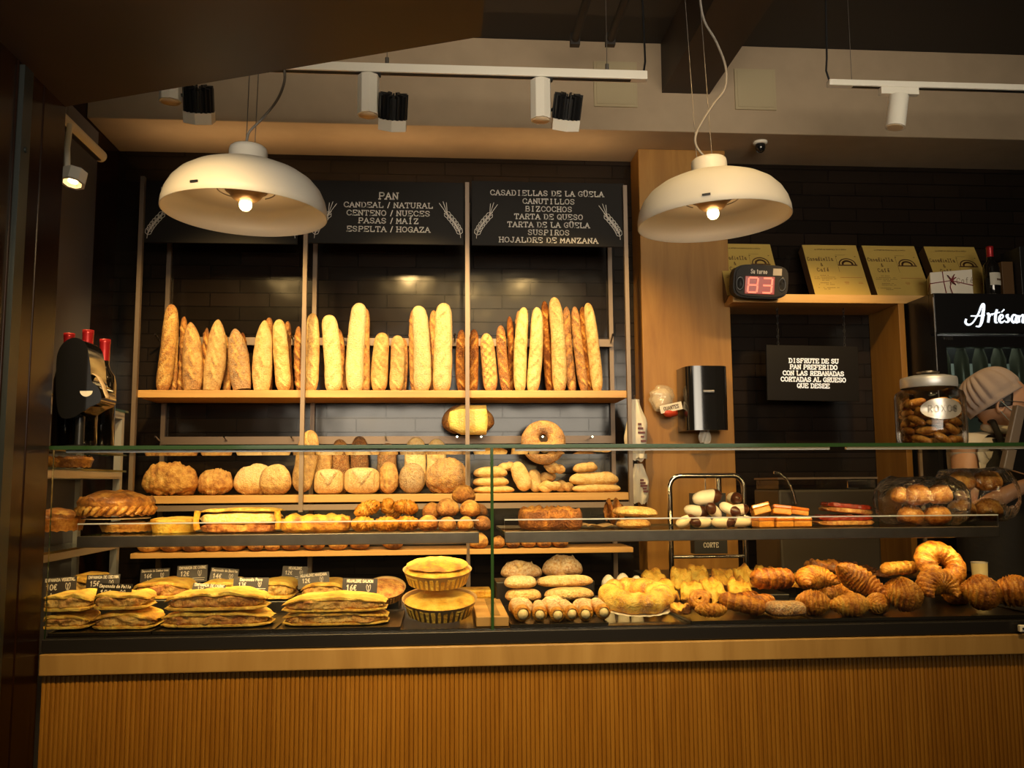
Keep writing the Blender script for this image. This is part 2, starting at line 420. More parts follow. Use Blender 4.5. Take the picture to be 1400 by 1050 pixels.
# ------------------------------------------------------------------ geometry helpers
class MB:
    """collects faces; build() links them as ONE mesh object"""

    def __init__(self):
        self.v, self.f, self.mi, self.sm, self.c = [], [], [], [], []

    def add(self, verts, faces, mat=0, smooth=False, T=None, col=None):
        o = len(self.v)
        for i, p in enumerate(verts):
            p = Vector(p)
            self.v.append(T @ p if T is not None else p)
            self.c.append(col[i] if isinstance(col, list) else (col or (0.4, 0, 0)))
        for f in faces:
            self.f.append([o + k for k in f])
            self.mi.append(mat)
            self.sm.append(smooth)
        return self

    def box(self, x0, x1, y0, y1, z0, z1, mat=0, T=None, col=None):
        v = [(x, y, z) for z in (z0, z1) for y in (y0, y1) for x in (x0, x1)]
        f = [(0, 2, 3, 1), (4, 5, 7, 6), (0, 1, 5, 4), (2, 6, 7, 3), (0, 4, 6, 2), (1, 3, 7, 5)]
        return self.add(v, f, mat, False, T, col)

    def cbox(self, c, s, mat=0, T=None):
        return self.box(c[0] - s[0] / 2, c[0] + s[0] / 2, c[1] - s[1] / 2, c[1] + s[1] / 2, c[2] - s[2] / 2, c[2] + s[2] / 2, mat, T)

    def prism(self, poly, z0, z1, mat=0, T=None, smooth=False):
        n = len(poly)
        v = [(x, y, z0) for x, y in poly] + [(x, y, z1) for x, y in poly]
        self.add(v, [tuple(range(n - 1, -1, -1)), tuple(range(n, 2 * n))], mat, False, T)
        self.add(v, [(i, (i + 1) % n, n + (i + 1) % n, n + i) for i in range(n)], mat, smooth, T)
        return self

    def tube(self, pts, r, n=10, mat=0, caps=True, T=None, smooth=True):
        pts = [Vector(p) for p in pts]
        rs = r if isinstance(r, (list, tuple)) else [r] * len(pts)
        up = None
        rings = []
        for i, p in enumerate(pts):
            d = (pts[min(i + 1, len(pts) - 1)] - pts[max(i - 1, 0)]).normalized()
            if up is None:
                a = Vector((0, 0, 1)) if abs(d.z) < 0.9 else Vector((1, 0, 0))
                up = (a - d * a.dot(d)).normalized()
            else:
                up = (up - d * up.dot(d)).normalized()
            s = d.cross(up)
            rings.append([p + (up * math.cos(2 * PI * k / n) + s * math.sin(2 * PI * k / n)) * rs[i] for k in range(n)])
        v = [q for rg in rings for q in rg]
        f = [(i * n + k, i * n + (k + 1) % n, (i + 1) * n + (k + 1) % n, (i + 1) * n + k) for i in range(len(pts) - 1) for k in range(n)]
        self.add(v, f, mat, smooth, T)
        if caps:
            self.add(rings[0], [tuple(range(n - 1, -1, -1))], mat, False, T)
            self.add(rings[-1], [tuple(range(n))], mat, False, T)
        return self

    def cyl(self, p0, p1, r0, r1=None, n=24, mat=0, T=None, smooth=True):
        return self.tube([p0, p1], [r0, r0 if r1 is None else r1], n, mat, True, T, smooth)

    def lathe(self, prof, n=48, mat=0, T=None, smooth=True, mats=None):
        """prof: (r, z) from the first to the last point"""
        v = []
        for r, z in prof:
            v += [(r * math.cos(2 * PI * k / n), r * math.sin(2 * PI * k / n), z) for k in range(n)]
        base = len(self.v)
        self.add(v, [], mat, smooth, T)
        for i in range(len(prof) - 1):
            for k in range(n):
                self.f.append([base + q for q in (i * n + k, i * n + (k + 1) % n, (i + 1) * n + (k + 1) % n, (i + 1) * n + k)])
                self.mi.append(mats[i] if mats else mat)
                self.sm.append(smooth)
        return self

    def surf(self, fn, nu, nv, mat=0, closed_v=True, poles=True, T=None):
        """fn(u, v) -> (point, tone); u 0..1, v 0..1"""
        v, c, f = [], [], []
        for i in range(nu + 1):
            for k in range(nv + (0 if closed_v else 1)):
                p, t = fn(i / nu, k / nv)
                v.append(p)
                c.append(t)
        m = nv if closed_v else nv + 1
        for i in range(nu):
            for k in range(nv):
                f.append((i * m + k, i * m + (k + 1) % m, (i + 1) * m + (k + 1) % m, (i + 1) * m + k))
        return self.add(v, f, mat, True, T, c)

    def text(self, s, h, width=0.62, thick=0.13, space=0.22, serif=True, center=(0, 0), align='C', mat=0, T=None, depth=0.0):
        """flat lettering in the local XZ plane, facing -Y"""
        adv = h * (width + space)
        tot = sum(adv * (0.55 if ch in ' ./:,' else 1.0) for ch in s) - h * space
        x = center[0] - (tot / 2 if align == 'C' else 0)
        for ch in s:
            k = 0.55 if ch in ' ./:,' else 1.0
            for st in GLYPH.get(ch, []):
                pts = [(x + px / 4.0 * h * width * (k if k < 1 else 1), center[1] + (py / 6.0 - 0.5) * h) for px, py in st]
                ribbon(self, pts, h * thick, mat, T, depth)
                if serif and len(st) > 1:
                    for (a, b) in ((st[0], st[1]), (st[-1], st[-2])):
                        if a[1] in (0, 6) and abs(a[1] - b[1]) > 1.2 and ch not in '0123456789/':
                            cx, cy = x + a[0] / 4.0 * h * width, center[1] + (a[1] / 6.0 - 0.5) * h
                            ribbon(self, [(cx - h * 0.15, cy), (cx + h * 0.15, cy)], h * thick, mat, T, depth)
            x += adv * k
        return self

    def build(self, name, mats, parent=None, loc=None, rot=None, bevel=0.0, subsurf=0, seg=2):
        me = bpy.data.meshes.new(name)
        me.from_pydata([tuple(p) for p in self.v], [], self.f)
        mats = mats if isinstance(mats, (list, tuple)) else [mats]
        for m in mats:
            me.materials.append(M[m] if isinstance(m, str) else m)
        me.polygons.foreach_set('material_index', self.mi)
        me.polygons.foreach_set('use_smooth', self.sm)
        ca = me.color_attributes.new('tone', 'FLOAT_COLOR', 'POINT')
        flat = []
        for c in self.c:
            flat += [c[0], c[1], c[2], 1.0]
        ca.data.foreach_set('color', flat)
        me.update()
        o = bpy.data.objects.new(name, me)
        COL.objects.link(o)
        if parent is not None:
            o.parent = parent
        if loc is not None:
            o.location = loc
        if rot is not None:
            o.rotation_euler = rot
        if bevel:
            b = o.modifiers.new('bevel', 'BEVEL')
            b.width = bevel
            b.segments = seg
            b.limit_method = 'ANGLE'
            b.angle_limit = R(40)
        if subsurf:
            s = o.modifiers.new('subsurf', 'SUBSURF')
            s.levels = s.render_levels = subsurf
        return o


def ribbon(mb, pts, t, mat=0, T=None, depth=0.0):
    """polyline of width t as flat quads in XZ; depth > 0 gives it thickness"""
    for (x0, z0), (x1, z1) in zip(pts[:-1], pts[1:]):
        dx, dz = x1 - x0, z1 - z0
        l = math.hypot(dx, dz) or 1e-6
        ex, ez = dx / l * t * 0.35, dz / l * t * 0.35
        nx, nz = -dz / l * t / 2, dx / l * t / 2
        q = [(x0 - ex - nx, z0 - ez - nz), (x1 + ex - nx, z1 + ez - nz), (x1 + ex + nx, z1 + ez + nz), (x0 - ex + nx, z0 - ez + nz)]
        if depth:
            v = [(x, 0, z) for x, z in q] + [(x, -depth, z) for x, z in q]
            mb.add(v, [(4, 5, 6, 7), (0, 1, 5, 4), (1, 2, 6, 5), (2, 3, 7, 6), (3, 0, 4, 7)], mat, False, T)
        else:
            mb.add([(x, 0, z) for x, z in q], [(0, 1, 2, 3)], mat, False, T)


GLYPH = {
    'A': [[(0, 0), (2, 6), (4, 0)], [(0.8, 2.2), (3.2, 2.2)]], 'B': [[(0.6, 0), (0.6, 6), (3, 6), (3.6, 5.2), (3.6, 4), (3, 3.2), (0.6, 3.2)], [(3, 3.2), (4, 2.3), (4, 0.9), (3.2, 0), (0, 0)]],
    'C': [[(4, 4.4), (3.4, 5.6), (2.4, 6.01), (1.2, 5.7), (0.3, 4.4), (0.1, 3), (0.3, 1.6), (1.2, 0.3), (2.4, -0.01), (3.4, 0.4), (4, 1.4)]],
    'D': [[(0.6, 0), (0.6, 6)], [(0, 6), (2.4, 6), (3.6, 5), (4, 3), (3.6, 1), (2.4, 0), (0, 0)]],
    'E': [[(4, 4.7), (4, 6.01), (0.6, 6.01), (0.6, -0.01), (4, -0.01), (4, 1.3)], [(0.6, 3.1), (2.8, 3.1)], [(0.6, 0), (0.6, 3)]],
    'F': [[(4, 4.7), (4, 6.01), (0.6, 6.01), (0.6, 0)], [(0.6, 3.1), (2.8, 3.1)]],
    'G': [[(4, 4.4), (3.4, 5.6), (2.4, 6.01), (1.2, 5.7), (0.3, 4.4), (0.1, 3), (0.3, 1.6), (1.2, 0.3), (2.4, -0.01), (3.6, 0.5), (3.8, 2.6), (2.4, 2.6)]],
    'H': [[(0.4, 0), (0.4, 6)], [(3.6, 0), (3.6, 6)], [(0.4, 3.1), (3.6, 3.1)]], 'I': [[(2, 0), (2, 6)]],
    'J': [[(2.8, 6), (2.8, 1.2), (2, 0.05), (0.9, 0.1), (0.3, 1.4)]], 'L': [[(0.8, 6), (0.8, -0.01), (4, -0.01), (4, 1.5)]],
    'M': [[(0.2, 0), (0.2, 6), (2, 2), (3.8, 6), (3.8, 0)]], 'N': [[(0.4, 0), (0.4, 6), (3.6, 0.01), (3.6, 6)]],
    'O': [[(2, 6.01), (0.8, 5.5), (0.1, 4), (0.1, 2), (0.8, 0.5), (2, -0.01), (3.2, 0.5), (3.9, 2), (3.9, 4), (3.2, 5.5), (2, 6.01)]],
    'P': [[(0.7, 0), (0.7, 6.01), (3.2, 6.01), (4, 5.2), (4, 3.8), (3.2, 2.9), (0.7, 2.9)]],
    'Q': [[(2, 6.01), (0.8, 5.5), (0.1, 4), (0.1, 2), (0.8, 0.5), (2, -0.01), (3.2, 0.5), (3.9, 2), (3.9, 4), (3.2, 5.5), (2, 6.01)], [(2.3, 1.8), (4.1, -0.5)]],
    'R': [[(0.7, 0), (0.7, 6.01), (3.1, 6.01), (3.8, 5.2), (3.8, 3.9), (3.1, 3.1), (0.7, 3.1)], [(2.2, 3.1), (3.8, 0)]],
    'S': [[(3.8, 4.6), (3.2, 5.7), (2, 6.01), (0.8, 5.6), (0.3, 4.6), (0.9, 3.5), (3.1, 2.6), (3.8, 1.5), (3.2, 0.4), (2, -0.01), (0.8, 0.4), (0.2, 1.4)]],
    'T': [[(0, 4.7), (0, 6.01), (4, 6.01), (4, 4.7)], [(2, 6.01), (2, 0)]], 'U': [[(0.4, 6), (0.4, 1.6), (1.1, 0.2), (2, -0.01), (2.9, 0.2), (3.6, 1.6), (3.6, 6)]],
    'V': [[(0.1, 6), (2, 0.01), (3.9, 6)]], 'X': [[(0.2, 0), (3.8, 6)], [(3.8, 0), (0.2, 6)]], 'Y': [[(0.2, 6), (2, 3), (3.8, 6)], [(2, 3), (2, 0)]], 'Z': [[(0.3, 4.7), (0.3, 6.01), (3.7, 6.01), (0.3, -0.01), (3.8, -0.01), (3.8, 1.3)]],
    'K': [[(0.6, 0), (0.6, 6)], [(3.8, 6), (0.8, 2.8)], [(1.6, 3.6), (3.9, 0)]],
    '/': [[(0.4, -0.4), (3.6, 6.4)]], '&': [[(4, 0), (1, 4.6), (1.2, 5.7), (2.2, 6), (2.9, 5.2), (2.6, 4.2), (0.5, 2.4), (0.3, 1), (1.4, 0), (2.8, 0.5), (4, 2.6)]],
    '.': [[(1.5, 0), (2.3, 0)]], ',': [[(2, 0.3), (1.4, -1)]],
    '0': [[(2, 6), (0.6, 5), (0.3, 3), (0.6, 1), (2, 0), (3.4, 1), (3.7, 3), (3.4, 5), (2, 6)]], '1': [[(0.8, 4.6), (2.2, 6), (2.2, 0)]],
    '2': [[(0.4, 4.8), (1.4, 6), (3, 5.7), (3.5, 4.3), (0.4, 0), (3.8, 0)]], '5': [[(3.5, 6), (0.8, 6), (0.5, 3.4), (2.4, 3.6), (3.6, 2.4), (3, 0.4), (0.4, 0.2)]],
    '6': [[(3.2, 6), (1.2, 4), (0.5, 1.6), (1.4, 0), (3, 0.2), (3.6, 1.8), (2.6, 3), (0.8, 2.4)]], '8': [[(2, 3.2), (0.7, 4.2), (1, 5.7), (3, 5.7), (3.3, 4.2), (2, 3.2), (0.5, 2), (0.7, 0.3), (3.3, 0.3), (3.5, 2), (2, 3.2)]],
    '4': [[(2.8, 0), (2.8, 6), (0.3, 1.8), (3.8, 1.8)]], '3': [[(0.4, 5.4), (2, 6), (3.4, 5), (2, 3.3), (3.6, 2), (3, 0.3), (0.4, 0.4)]],
    '€': [[(3.6, 5.3), (2.4, 6), (1, 5), (0.7, 3), (1, 1), (2.4, 0), (3.6, 0.7)], [(0, 3.6), (2.6, 3.6)], [(0, 2.5), (2.4, 2.5)]],
    # lower case for small print
    'a': [[(3.2, 0), (3.2, 3.6), (1.6, 4), (0.6, 2.6), (0.8, 0.6), (2, 0), (3.2, 1.2)]], 'b': [[(0.8, 6), (0.8, 0.2), (2.6, 0), (3.4, 2), (2.4, 4), (0.8, 3)]],
    'd': [[(3.2, 6), (3.2, 0), (1.4, 0), (0.6, 2), (1.6, 4), (3.2, 3)]], 'e': [[(0.7, 2), (3.4, 2.2), (2.4, 4), (0.9, 3), (0.8, 0.8), (2.2, 0), (3.3, 0.6)]],
    'f': [[(3.2, 5.6), (2.2, 6), (1.6, 5), (1.6, 0)], [(0.6, 3.8), (2.8, 3.8)]], 'h': [[(0.8, 6), (0.8, 0)], [(0.8, 3), (2.2, 4), (3.2, 3), (3.2, 0)]],
    'i': [[(2, 4), (2, 0)], [(1.8, 5.4), (2.3, 5.4)]], 'j': [[(2.4, 4), (2.4, -1), (1.2, -1.5)]], 'l': [[(2, 6), (2, 0)]], 'm': [[(0.4, 0), (0.4, 4), (1.4, 4), (2, 3), (2, 0)], [(2, 3), (2.8, 4), (3.6, 3), (3.6, 0)]],
    'n': [[(0.8, 4), (0.8, 0)], [(0.8, 3), (2.2, 4), (3.2, 3), (3.2, 0)]], 'o': [[(2, 4), (0.7, 3), (0.7, 1), (2, 0), (3.3, 1), (3.3, 3), (2, 4)]],
    'r': [[(1, 4), (1, 0)], [(1, 2.6), (2, 4), (3.2, 3.6)]], 's': [[(3.2, 3.4), (2, 4), (0.8, 3.2), (3.2, 1), (2, 0), (0.7, 0.6)]], 't': [[(1.8, 5.6), (1.8, 0.6), (3, 0.1)], [(0.6, 4), (3, 4)]],
    'u': [[(0.8, 4), (0.8, 0.8), (1.8, 0), (3.2, 1)], [(3.2, 4), (3.2, 0)]], 'c': [[(3.2, 3.2), (2, 4), (0.7, 3), (0.7, 1), (2, 0), (3.2, 0.8)]], 'p': [[(0.8, 4), (0.8, -1.8)], [(0.8, 3), (2.4, 4), (3.3, 2), (2.4, 0), (0.8, 0.6)]],
    'v': [[(0.6, 4), (2, 0), (3.4, 4)]], 'z': [[(0.6, 4), (3.2, 4), (0.6, 0), (3.4, 0)]], 'g': [[(3.2, 4), (3.2, -1), (1, -1.6)], [(3.2, 3), (1.6, 4), (0.6, 2), (1.8, 0), (3.2, 1)]],
}
GLYPH['Ü'] = GLYPH['U'] + [[(0.9, 7.3), (1.5, 7.3)], [(2.5, 7.3), (3.1, 7.3)]]
GLYPH['Í'] = GLYPH['I'] + [[(1.7, 6.9), (2.9, 7.9)]]
GLYPH['Ñ'] = GLYPH['N'] + [[(0.8, 7.0), (1.6, 7.6), (2.4, 7.0), (3.2, 7.6)]]
GLYPH['é'] = GLYPH['e'] + [[(1.8, 4.8), (2.8, 6)]]


def tag(o, label, cat, group=None):
    o['label'] = label
    o['category'] = cat
    if group:
        o['group'] = group
    return o


def thing(name, label, cat, loc=(0, 0, 0), rot=(0, 0, 0), group=None):
    o = bpy.data.objects.new(name, None)
    o.empty_display_size = 0.05
    o.location = loc
    o.rotation_euler = rot
    COL.objects.link(o)
    return tag(o, label, cat, group)


def struct(o):
    o['kind'] = 'structure'
    return o


def copy_thing(src, loc, rot=None, label=None, group=None):
    c = src.copy()
    COL.objects.link(c)
    c.location = loc
    if rot is not None:
        c.rotation_euler = rot
    if label:
        c['label'] = label
    if group:
        c['group'] = group
    for ch in list(src.children):
        k = ch.copy()
        COL.objects.link(k)
        k.parent = c
        for g in list(ch.children):
            s = g.copy()
            COL.objects.link(s)
            s.parent = k
    return c


def lerp(a, b, t):
    return a + (b - a) * t


def sstep(a, b, x):
    t = max(0.0, min(1.0, (x - a) / (b - a)))
    return t * t * (3 - 2 * t)

# ------------------------------------------------------------------ key planes
YB = 4.30                                  # tiled back wall
YG = 2.45                                  # front glass of the counter
YS = 4.00                                  # front of the bread shelves
XW = at(69, 640, YG).x                     # dark plank wall at one end of the counter
XS = at(163, 215, YB).x                    # side wall behind it
XR = 3.40                                  # side wall outside the picture
Z_SOF = at(500, 214, YB).z                 # soffit over the shelves
Y_SOF = 3.90
Z_CEIL = at(700, 53, Y_SOF).z              # dark ceiling
Z_TOP = at(680, 607.5, YG).z               # counter glass top, upper face
Z_DECK = at(680, 857, YG + 0.03).z         # counter deck
Z_SH = at(700, 727, 2.63).z                # glass shelf inside the counter
Z1 = at(500, 533.5, YS).z                  # bread shelves, upper faces
Z2 = at(500, 676.0, YS).z
Z3 = at(450, 753.5, YS).z
X0, X1 = XW + 0.005, at(1500, 860, YG).x   # counter ends

# ------------------------------------------------------------------ room shell
b = MB(); b.box(-2.2, XR + 0.1, -1.2, YB + 0.1, -0.06, 0.0)
struct(b.build('floor', 'floor'))
b = MB(); b.box(XS - 0.1, XR + 0.1, YB, YB + 0.1, 0.0, Z_CEIL)
struct(b.build('wall_back', 'tile'))
b = MB(); b.box(XS - 0.1, XS, YG + 0.12, YB, 0.0, Z_CEIL)
struct(b.build('wall_left', 'plank'))
b = MB(); b.box(XR, XR + 0.1, -1.2, YB, 0.0, Z_CEIL)
struct(b.build('wall_right', 'dark_ceiling'))
b = MB(); b.box(XS - 0.3, XR + 0.1, -1.2, YB + 0.1, Z_CEIL, Z_CEIL + 0.1)
struct(b.build('ceiling', 'dark_ceiling'))
b = MB(); b.box(XS, XR, Y_SOF, YB, Z_SOF, Z_CEIL)
struct(b.build('ceiling_soffit', 'plaster', bevel=0.004))

# glossy plank wall closing the counter, with its aluminium corner profile
pw = MB()
for y0, y1 in ((1.30, 1.52), (1.526, 1.74), (1.746, 1.95), (1.956, 2.155), (2.160, 2.30), (2.305, YG - 0.012)):
    pw.box(XW - 0.10, XW, y0, y1, 0.0, Z_CEIL)
pw.box(XW - 0.10, XW - 0.012, 1.30, YG - 0.012, 0.0, Z_CEIL)
struct(pw.build('wall_left_plank', 'plank', bevel=0.003))
b = MB(); b.box(XS - 0.3, XW - 0.10, YG - 0.11, YG - 0.012, 0.0, Z_CEIL)
struct(b.build('wall_left_return', 'plank'))
yf = at(20, 300, 1.0).y
def y_on_wall(px, py):
    return atx(px, py, XW).y
ya, yb_ = y_on_wall(14, 330), y_on_wall(27, 330)
b = MB(); b.box(XW, XW + 0.012, ya, yb_, 0.0, atz(20, 118, 2.3).z)
b.cyl((XW + 0.012, (ya + yb_) / 2, at(15, 200, ya).z), (XW + 0.016, (ya + yb_) / 2, at(15, 200, ya).z), 0.007, n=12)
struct(b.build('trim_1', simple('dark_aluminium_profile', (0.045, 0.052, 0.05), 0.4, 0.7)))

# low lacquered canopy over the customers
zc_ = at(95, 146, YG - 0.02).z
cA, cB = atz(95, 146, zc_), atz(658, 50, zc_)
b = MB(); b.prism([(XW, 0.2), (cB.x, 0.2), (cB.x, cB.y), (XW, cA.y)], zc_, zc_ + 0.16)
struct(b.build('ceiling_canopy', 'canopy'))
b = MB(); b.box(XW - 0.1, XW, 0.2, 1.31, 1.2, Z_CEIL)
struct(b.build('wall_left_front', 'plank'))

# beam that runs towards the street
z_bm = at(905, 127, Y_SOF).z
b = MB(); b.box(at(905, 127, Y_SOF).x, at(970, 128, Y_SOF).x, 0.3, Y_SOF, z_bm, Z_CEIL)
struct(b.build('ceiling_beam', 'beam'))

# grey-blue side panel
ga, gb = atx(86, 400, XS + 0.02).y, atx(125, 400, XS + 0.02).y
b = MB(); b.box(XS, XS + 0.02, ga - 0.3, gb, 0.0, at(100, 255, gb).z + 0.25)
struct(b.build('wall_left_panel', 'grey_panel'))

# timber-clad column
yc = 4.12
xc0, xc1 = at(877, 400, yc).x, at(1001, 500, yc).x
b = MB(); b.box(xc0, xc1, yc, YB, 0.0, Z_SOF)
struct(b.build('wall_column', 'oak_v', bevel=0.003))

# pipes under the dark ceiling
for px in (785, 833):
    p = at(px, 58, 3.6)
    b = MB(); b.cyl((p.x, 1.0, p.z), (p.x, p.y, p.z), 0.017, n=12)
    b.cbox((p.x, p.y - 0.02, p.z), (0.04, 0.03, 0.05))
    b.box(p.x - 0.01, p.x + 0.01, 2.2, 2.23, p.z, Z_CEIL)
    tag(b.build('ceiling_pipe', 'dark_ceiling'), 'thin black pipe under the dark ceiling, ' + ('beyond the end of the lacquered canopy' if px == 785 else 'the one beside the square beam'), 'pipe', 'pipes under the ceiling')

# square flush panels on the soffit face
for i, (x0, y0, x1, y1) in enumerate(((812, 86, 870, 146), (1005, 96, 1059, 150))):
    a, c = at(x0, y1, Y_SOF), at(x1, y0, Y_SOF)
    b = MB(); b.box(a.x, c.x, Y_SOF - 0.008, Y_SOF + 0.002, a.z, c.z)
    b.box(a.x + .012, c.x - .012, Y_SOF - 0.010, Y_SOF - 0.007, a.z + .012, c.z - .012)
    o = b.build('speaker_panel', simple('beige_speaker_panel', (0.44, 0.36, 0.22), 0.7), bevel=0.002)
    tag(o, 'square beige flush panel high on the soffit, ' + ('behind the end of the light track' if i == 0 else 'beside the dark beam'), 'wall panel', 'soffit panels')

# security camera under the soffit
p = at(1040, 212, 4.0)
t = thing('security_camera', 'small black dome camera on a white base under the soffit', 'camera', (p.x, p.y, Z_SOF))
b = MB(); b.lathe([(0, 0), (0.034, 0), (0.034, -0.008), (0.028, -0.012), (0, -0.012)], 24)
b.build('base', 'white', t)
b = MB(); b.lathe([(0.022, -0.012), (0.024, -0.03), (0.018, -0.045), (0.008, -0.052), (0, -0.054)], 24)
b.build('dome', 'gloss_black', t)

# ------------------------------------------------------------------ bread shelving
def shelf_board(z, x0p, x1p, yref, th, label):
    a, c = at(x0p, yref, YS), at(x1p, yref, YS)
    bb = MB(); bb.box(a.x, c.x, YS, YB - 0.03, z - th, z)
    return tag(bb.build('bread_shelf', 'oak', bevel=0.002), label, 'shelf', 'oak bread shelves')


TH = 0.033
PX = [184, 414, 639, 860]
# one unit: uprights, cross bars and pegs are its parts
rackx = at(500, 600, YS)
rk = thing('shelving_frame', 'bronze steel shelving frame with pegs that carries the oak bread boards', 'shelving frame', (rackx.x, YS, 0))
inv = Matrix.Translation((-rackx.x, -YS, 0))
z_t, z_b = at(500, 249, YS).z, at(500, 699, YS).z
XP = [at(px, 560, YS - 0.01).x for px in PX]
for x in XP:
    b = MB(); b.box(x - 0.009, x + 0.009, YS - 0.026, YS - 0.002, z_b, z_t)
    b.build('front_upright', 'rail_steel', rk).matrix_parent_inverse = inv
XQ = [at(px, 560, YB - 0.03).x for px in (223, 427, 640, 838)]
for x in XQ:
    b = MB(); b.box(x - 0.010, x + 0.010, YB - 0.027, YB - 0.004, 0.02, z_t)
    b.build('rear_upright', 'rail_steel', rk).matrix_parent_inverse = inv
for z in (at(700, 691, YS).z,):
    b = MB(); b.box(XP[0], XP[-1], YS - 0.022, YS - 0.004, z - 0.012, z + 0.012)
    b.build('front_rail', 'rail_steel', rk).matrix_parent_inverse = inv
for zp in (468, 602):
    z = at(500, zp, YB - 0.03).z
    b = MB(); b.box(XQ[0], XQ[-1], YB - 0.050, YB - 0.028, z - 0.018, z + 0.018)
    b.build('peg_rail', 'rail_steel', rk).matrix_parent_inverse = inv
PEGZ = {}
for zp, xs in ((457, (212, 306, 398, 468, 530, 622, 690, 730, 770, 838)), (597, (212, 306, 398, 527, 625, 658, 742, 810))):
    zz = at(500, zp, 4.12).z
    PEGZ[zp] = zz
    zr = at(500, 468 if zp == 457 else 602, YB - 0.03).z
    for px in xs:
        x = at(px, zp, 4.10).x
        ye = 4.10 if px in (625, 658, 742, 810) and zp == 597 else 4.185
        zz_p = at(px, zp, ye).z
        x = at(px, zp, ye).x
        b = MB(); b.tube([(x, YB - 0.05, zr), (x, ye, zz_p)], 0.0045, 8)
        b.build('peg', 'chrome', rk).matrix_parent_inverse = inv
shelf_board(Z1, 188, 858, 538, TH, 'top oak board, where the tall baguettes stand upright')
shelf_board(Z2, 190, 861, 680, TH, 'middle oak board carrying the round country loaves')
shelf_board(Z3, 178, 866, 756, 0.022, 'lowest oak board with one row of small rolls')

# ------------------------------------------------------------------ menu boards
def wheat(mb, cx, cz, h, flip, T):
    """an ear of wheat in line work"""
    s = -1 if flip else 1
    stem_ = []
    for i in range(9):
        t = i / 8
        stem_.append((cx + s * (0.16 * h * (math.cos(t * 2.2) - 0.3)) * -1 + s * 0.18 * h * t * t, cz - h / 2 + h * 0.72 * t))
    ribbon(mb, stem_, 0.0022, 0, T)
    for k in range(1, 7):
        px, pz = stem_[k]
        dx, dz = stem_[k + 1][0] - px, stem_[k + 1][1] - pz
        l = math.hypot(dx, dz)
        ux, uz = dx / l, dz / l
        for sd in (-1, 1):
            nx, nz = -uz * sd, ux * sd
            a = (px, pz)
            q = h * 0.17
            pts = [a, (px + ux * q * .25 + nx * q * .42, pz + uz * q * .25 + nz * q * .42), (px + ux * q * .8 + nx * q * .5, pz + uz * q * .8 + nz * q * .5), (px + ux * q * 1.15 + nx * q * .22, pz + uz * q * 1.15 + nz * q * .22), (px + ux * q * .55 + nx * q * .08, pz + uz * q * .55 + nz * q * .08), a]
            ribbon(mb, pts, 0.0024, 0, T)
    px, pz = stem_[7]
    for a in (-0.25, 0.05, 0.38):
        ribbon(mb, [(px, pz), (px + s * h * (0.10 + a * 0.3), pz + h * (0.36 - abs(a) * 0.15))], 0.0022, 0, T)


def menu_board(x0p, x1p, y0p, y1p, lines, label, wheat_px):
    a, c = at(x0p, y1p, YS), at(x1p, y0p, YS)
    cx, cz = (a.x + c.x) / 2, (a.z + c.z) / 2
    t = thing('menu_board', label, 'menu board', (cx, YS, cz), group='menu boards over the shelves')
    bb = MB(); bb.box(a.x - cx, c.x - cx, 0.0, 0.012, a.z - cz, c.z - cz)
    bb.build('panel', 'board', t, bevel=0.001)
    bb = MB()
    for (s, px, py, hp, wd) in lines:
        p = at(px, py, YS)
        bb.text(s, hp * mpp(4.05), wd, 0.17, 0.26, True, (p.x - cx, p.z - cz), 'C', 0, Matrix.Translation((0, -0.0012, 0)))
    bb.build('lettering', 'chalk', t, (0, -0.0, 0))
    for px, py, fl in wheat_px:
        p = at(px, py, YS)
        bb = MB()
        wheat(bb, p.x - cx, p.z - cz, 52 * mpp(4.05), fl, Matrix.Translation((0, -0.0012, 0)))
        bb.build('wheat_emblem', 'chalk', t)


menu_board(196, 408, 251, 331, [('EMPANADAS', 262, 261, 8, 0.9)], 'black menu board hidden for the most part by a white pendant lamp', ((208, 300, False), (398, 300, True)))
menu_board(420, 634, 250, 332, [('PAN', 531, 268, 9, 0.8), ('CANDEAL / NATURAL', 531, 280.5, 7, 0.86), ('CENTENO / NUECES', 531, 291.5, 7, 0.86), ('PASAS / MAÍZ', 531, 302, 7, 0.86), ('ESPELTA / HOGAZA', 531, 313.5, 7, 0.86)],
           'black menu board listing breads under the heading pan', ((436, 300, False), (624, 300, True)))
menu_board(645, 853, 251, 335, [('CASADIELLAS DE LA GÜELA', 748, 264.5, 7, 0.80), ('CANUTILLOS', 750, 275.5, 7, 0.80), ('BIZCOCHOS', 750, 286, 7, 0.80), ('TARTA DE QUESO', 750, 296.5, 7, 0.80), ('TARTA DE LA GÜELA', 750, 307.5, 7, 0.80), ('SUSPIROS', 750, 318, 7, 0.80), ('HOJALDRE DE MANZANA', 750, 328.5, 7, 0.84)],
           'black menu board with seven white lines of pastries and cakes', ((657, 301, False), (842, 303, True)))

# ------------------------------------------------------------------ counter
ct = thing('bakery_counter', 'long glass-fronted bakery counter with a reeded bamboo front', 'counter', (0, YG, 0))
ci = Matrix.Translation((0, -YG, 0))


def cpart(mb, name, mats, **kw):
    o = mb.build(name, mats, ct, **kw)
    o.matrix_parent_inverse = ci
    return o


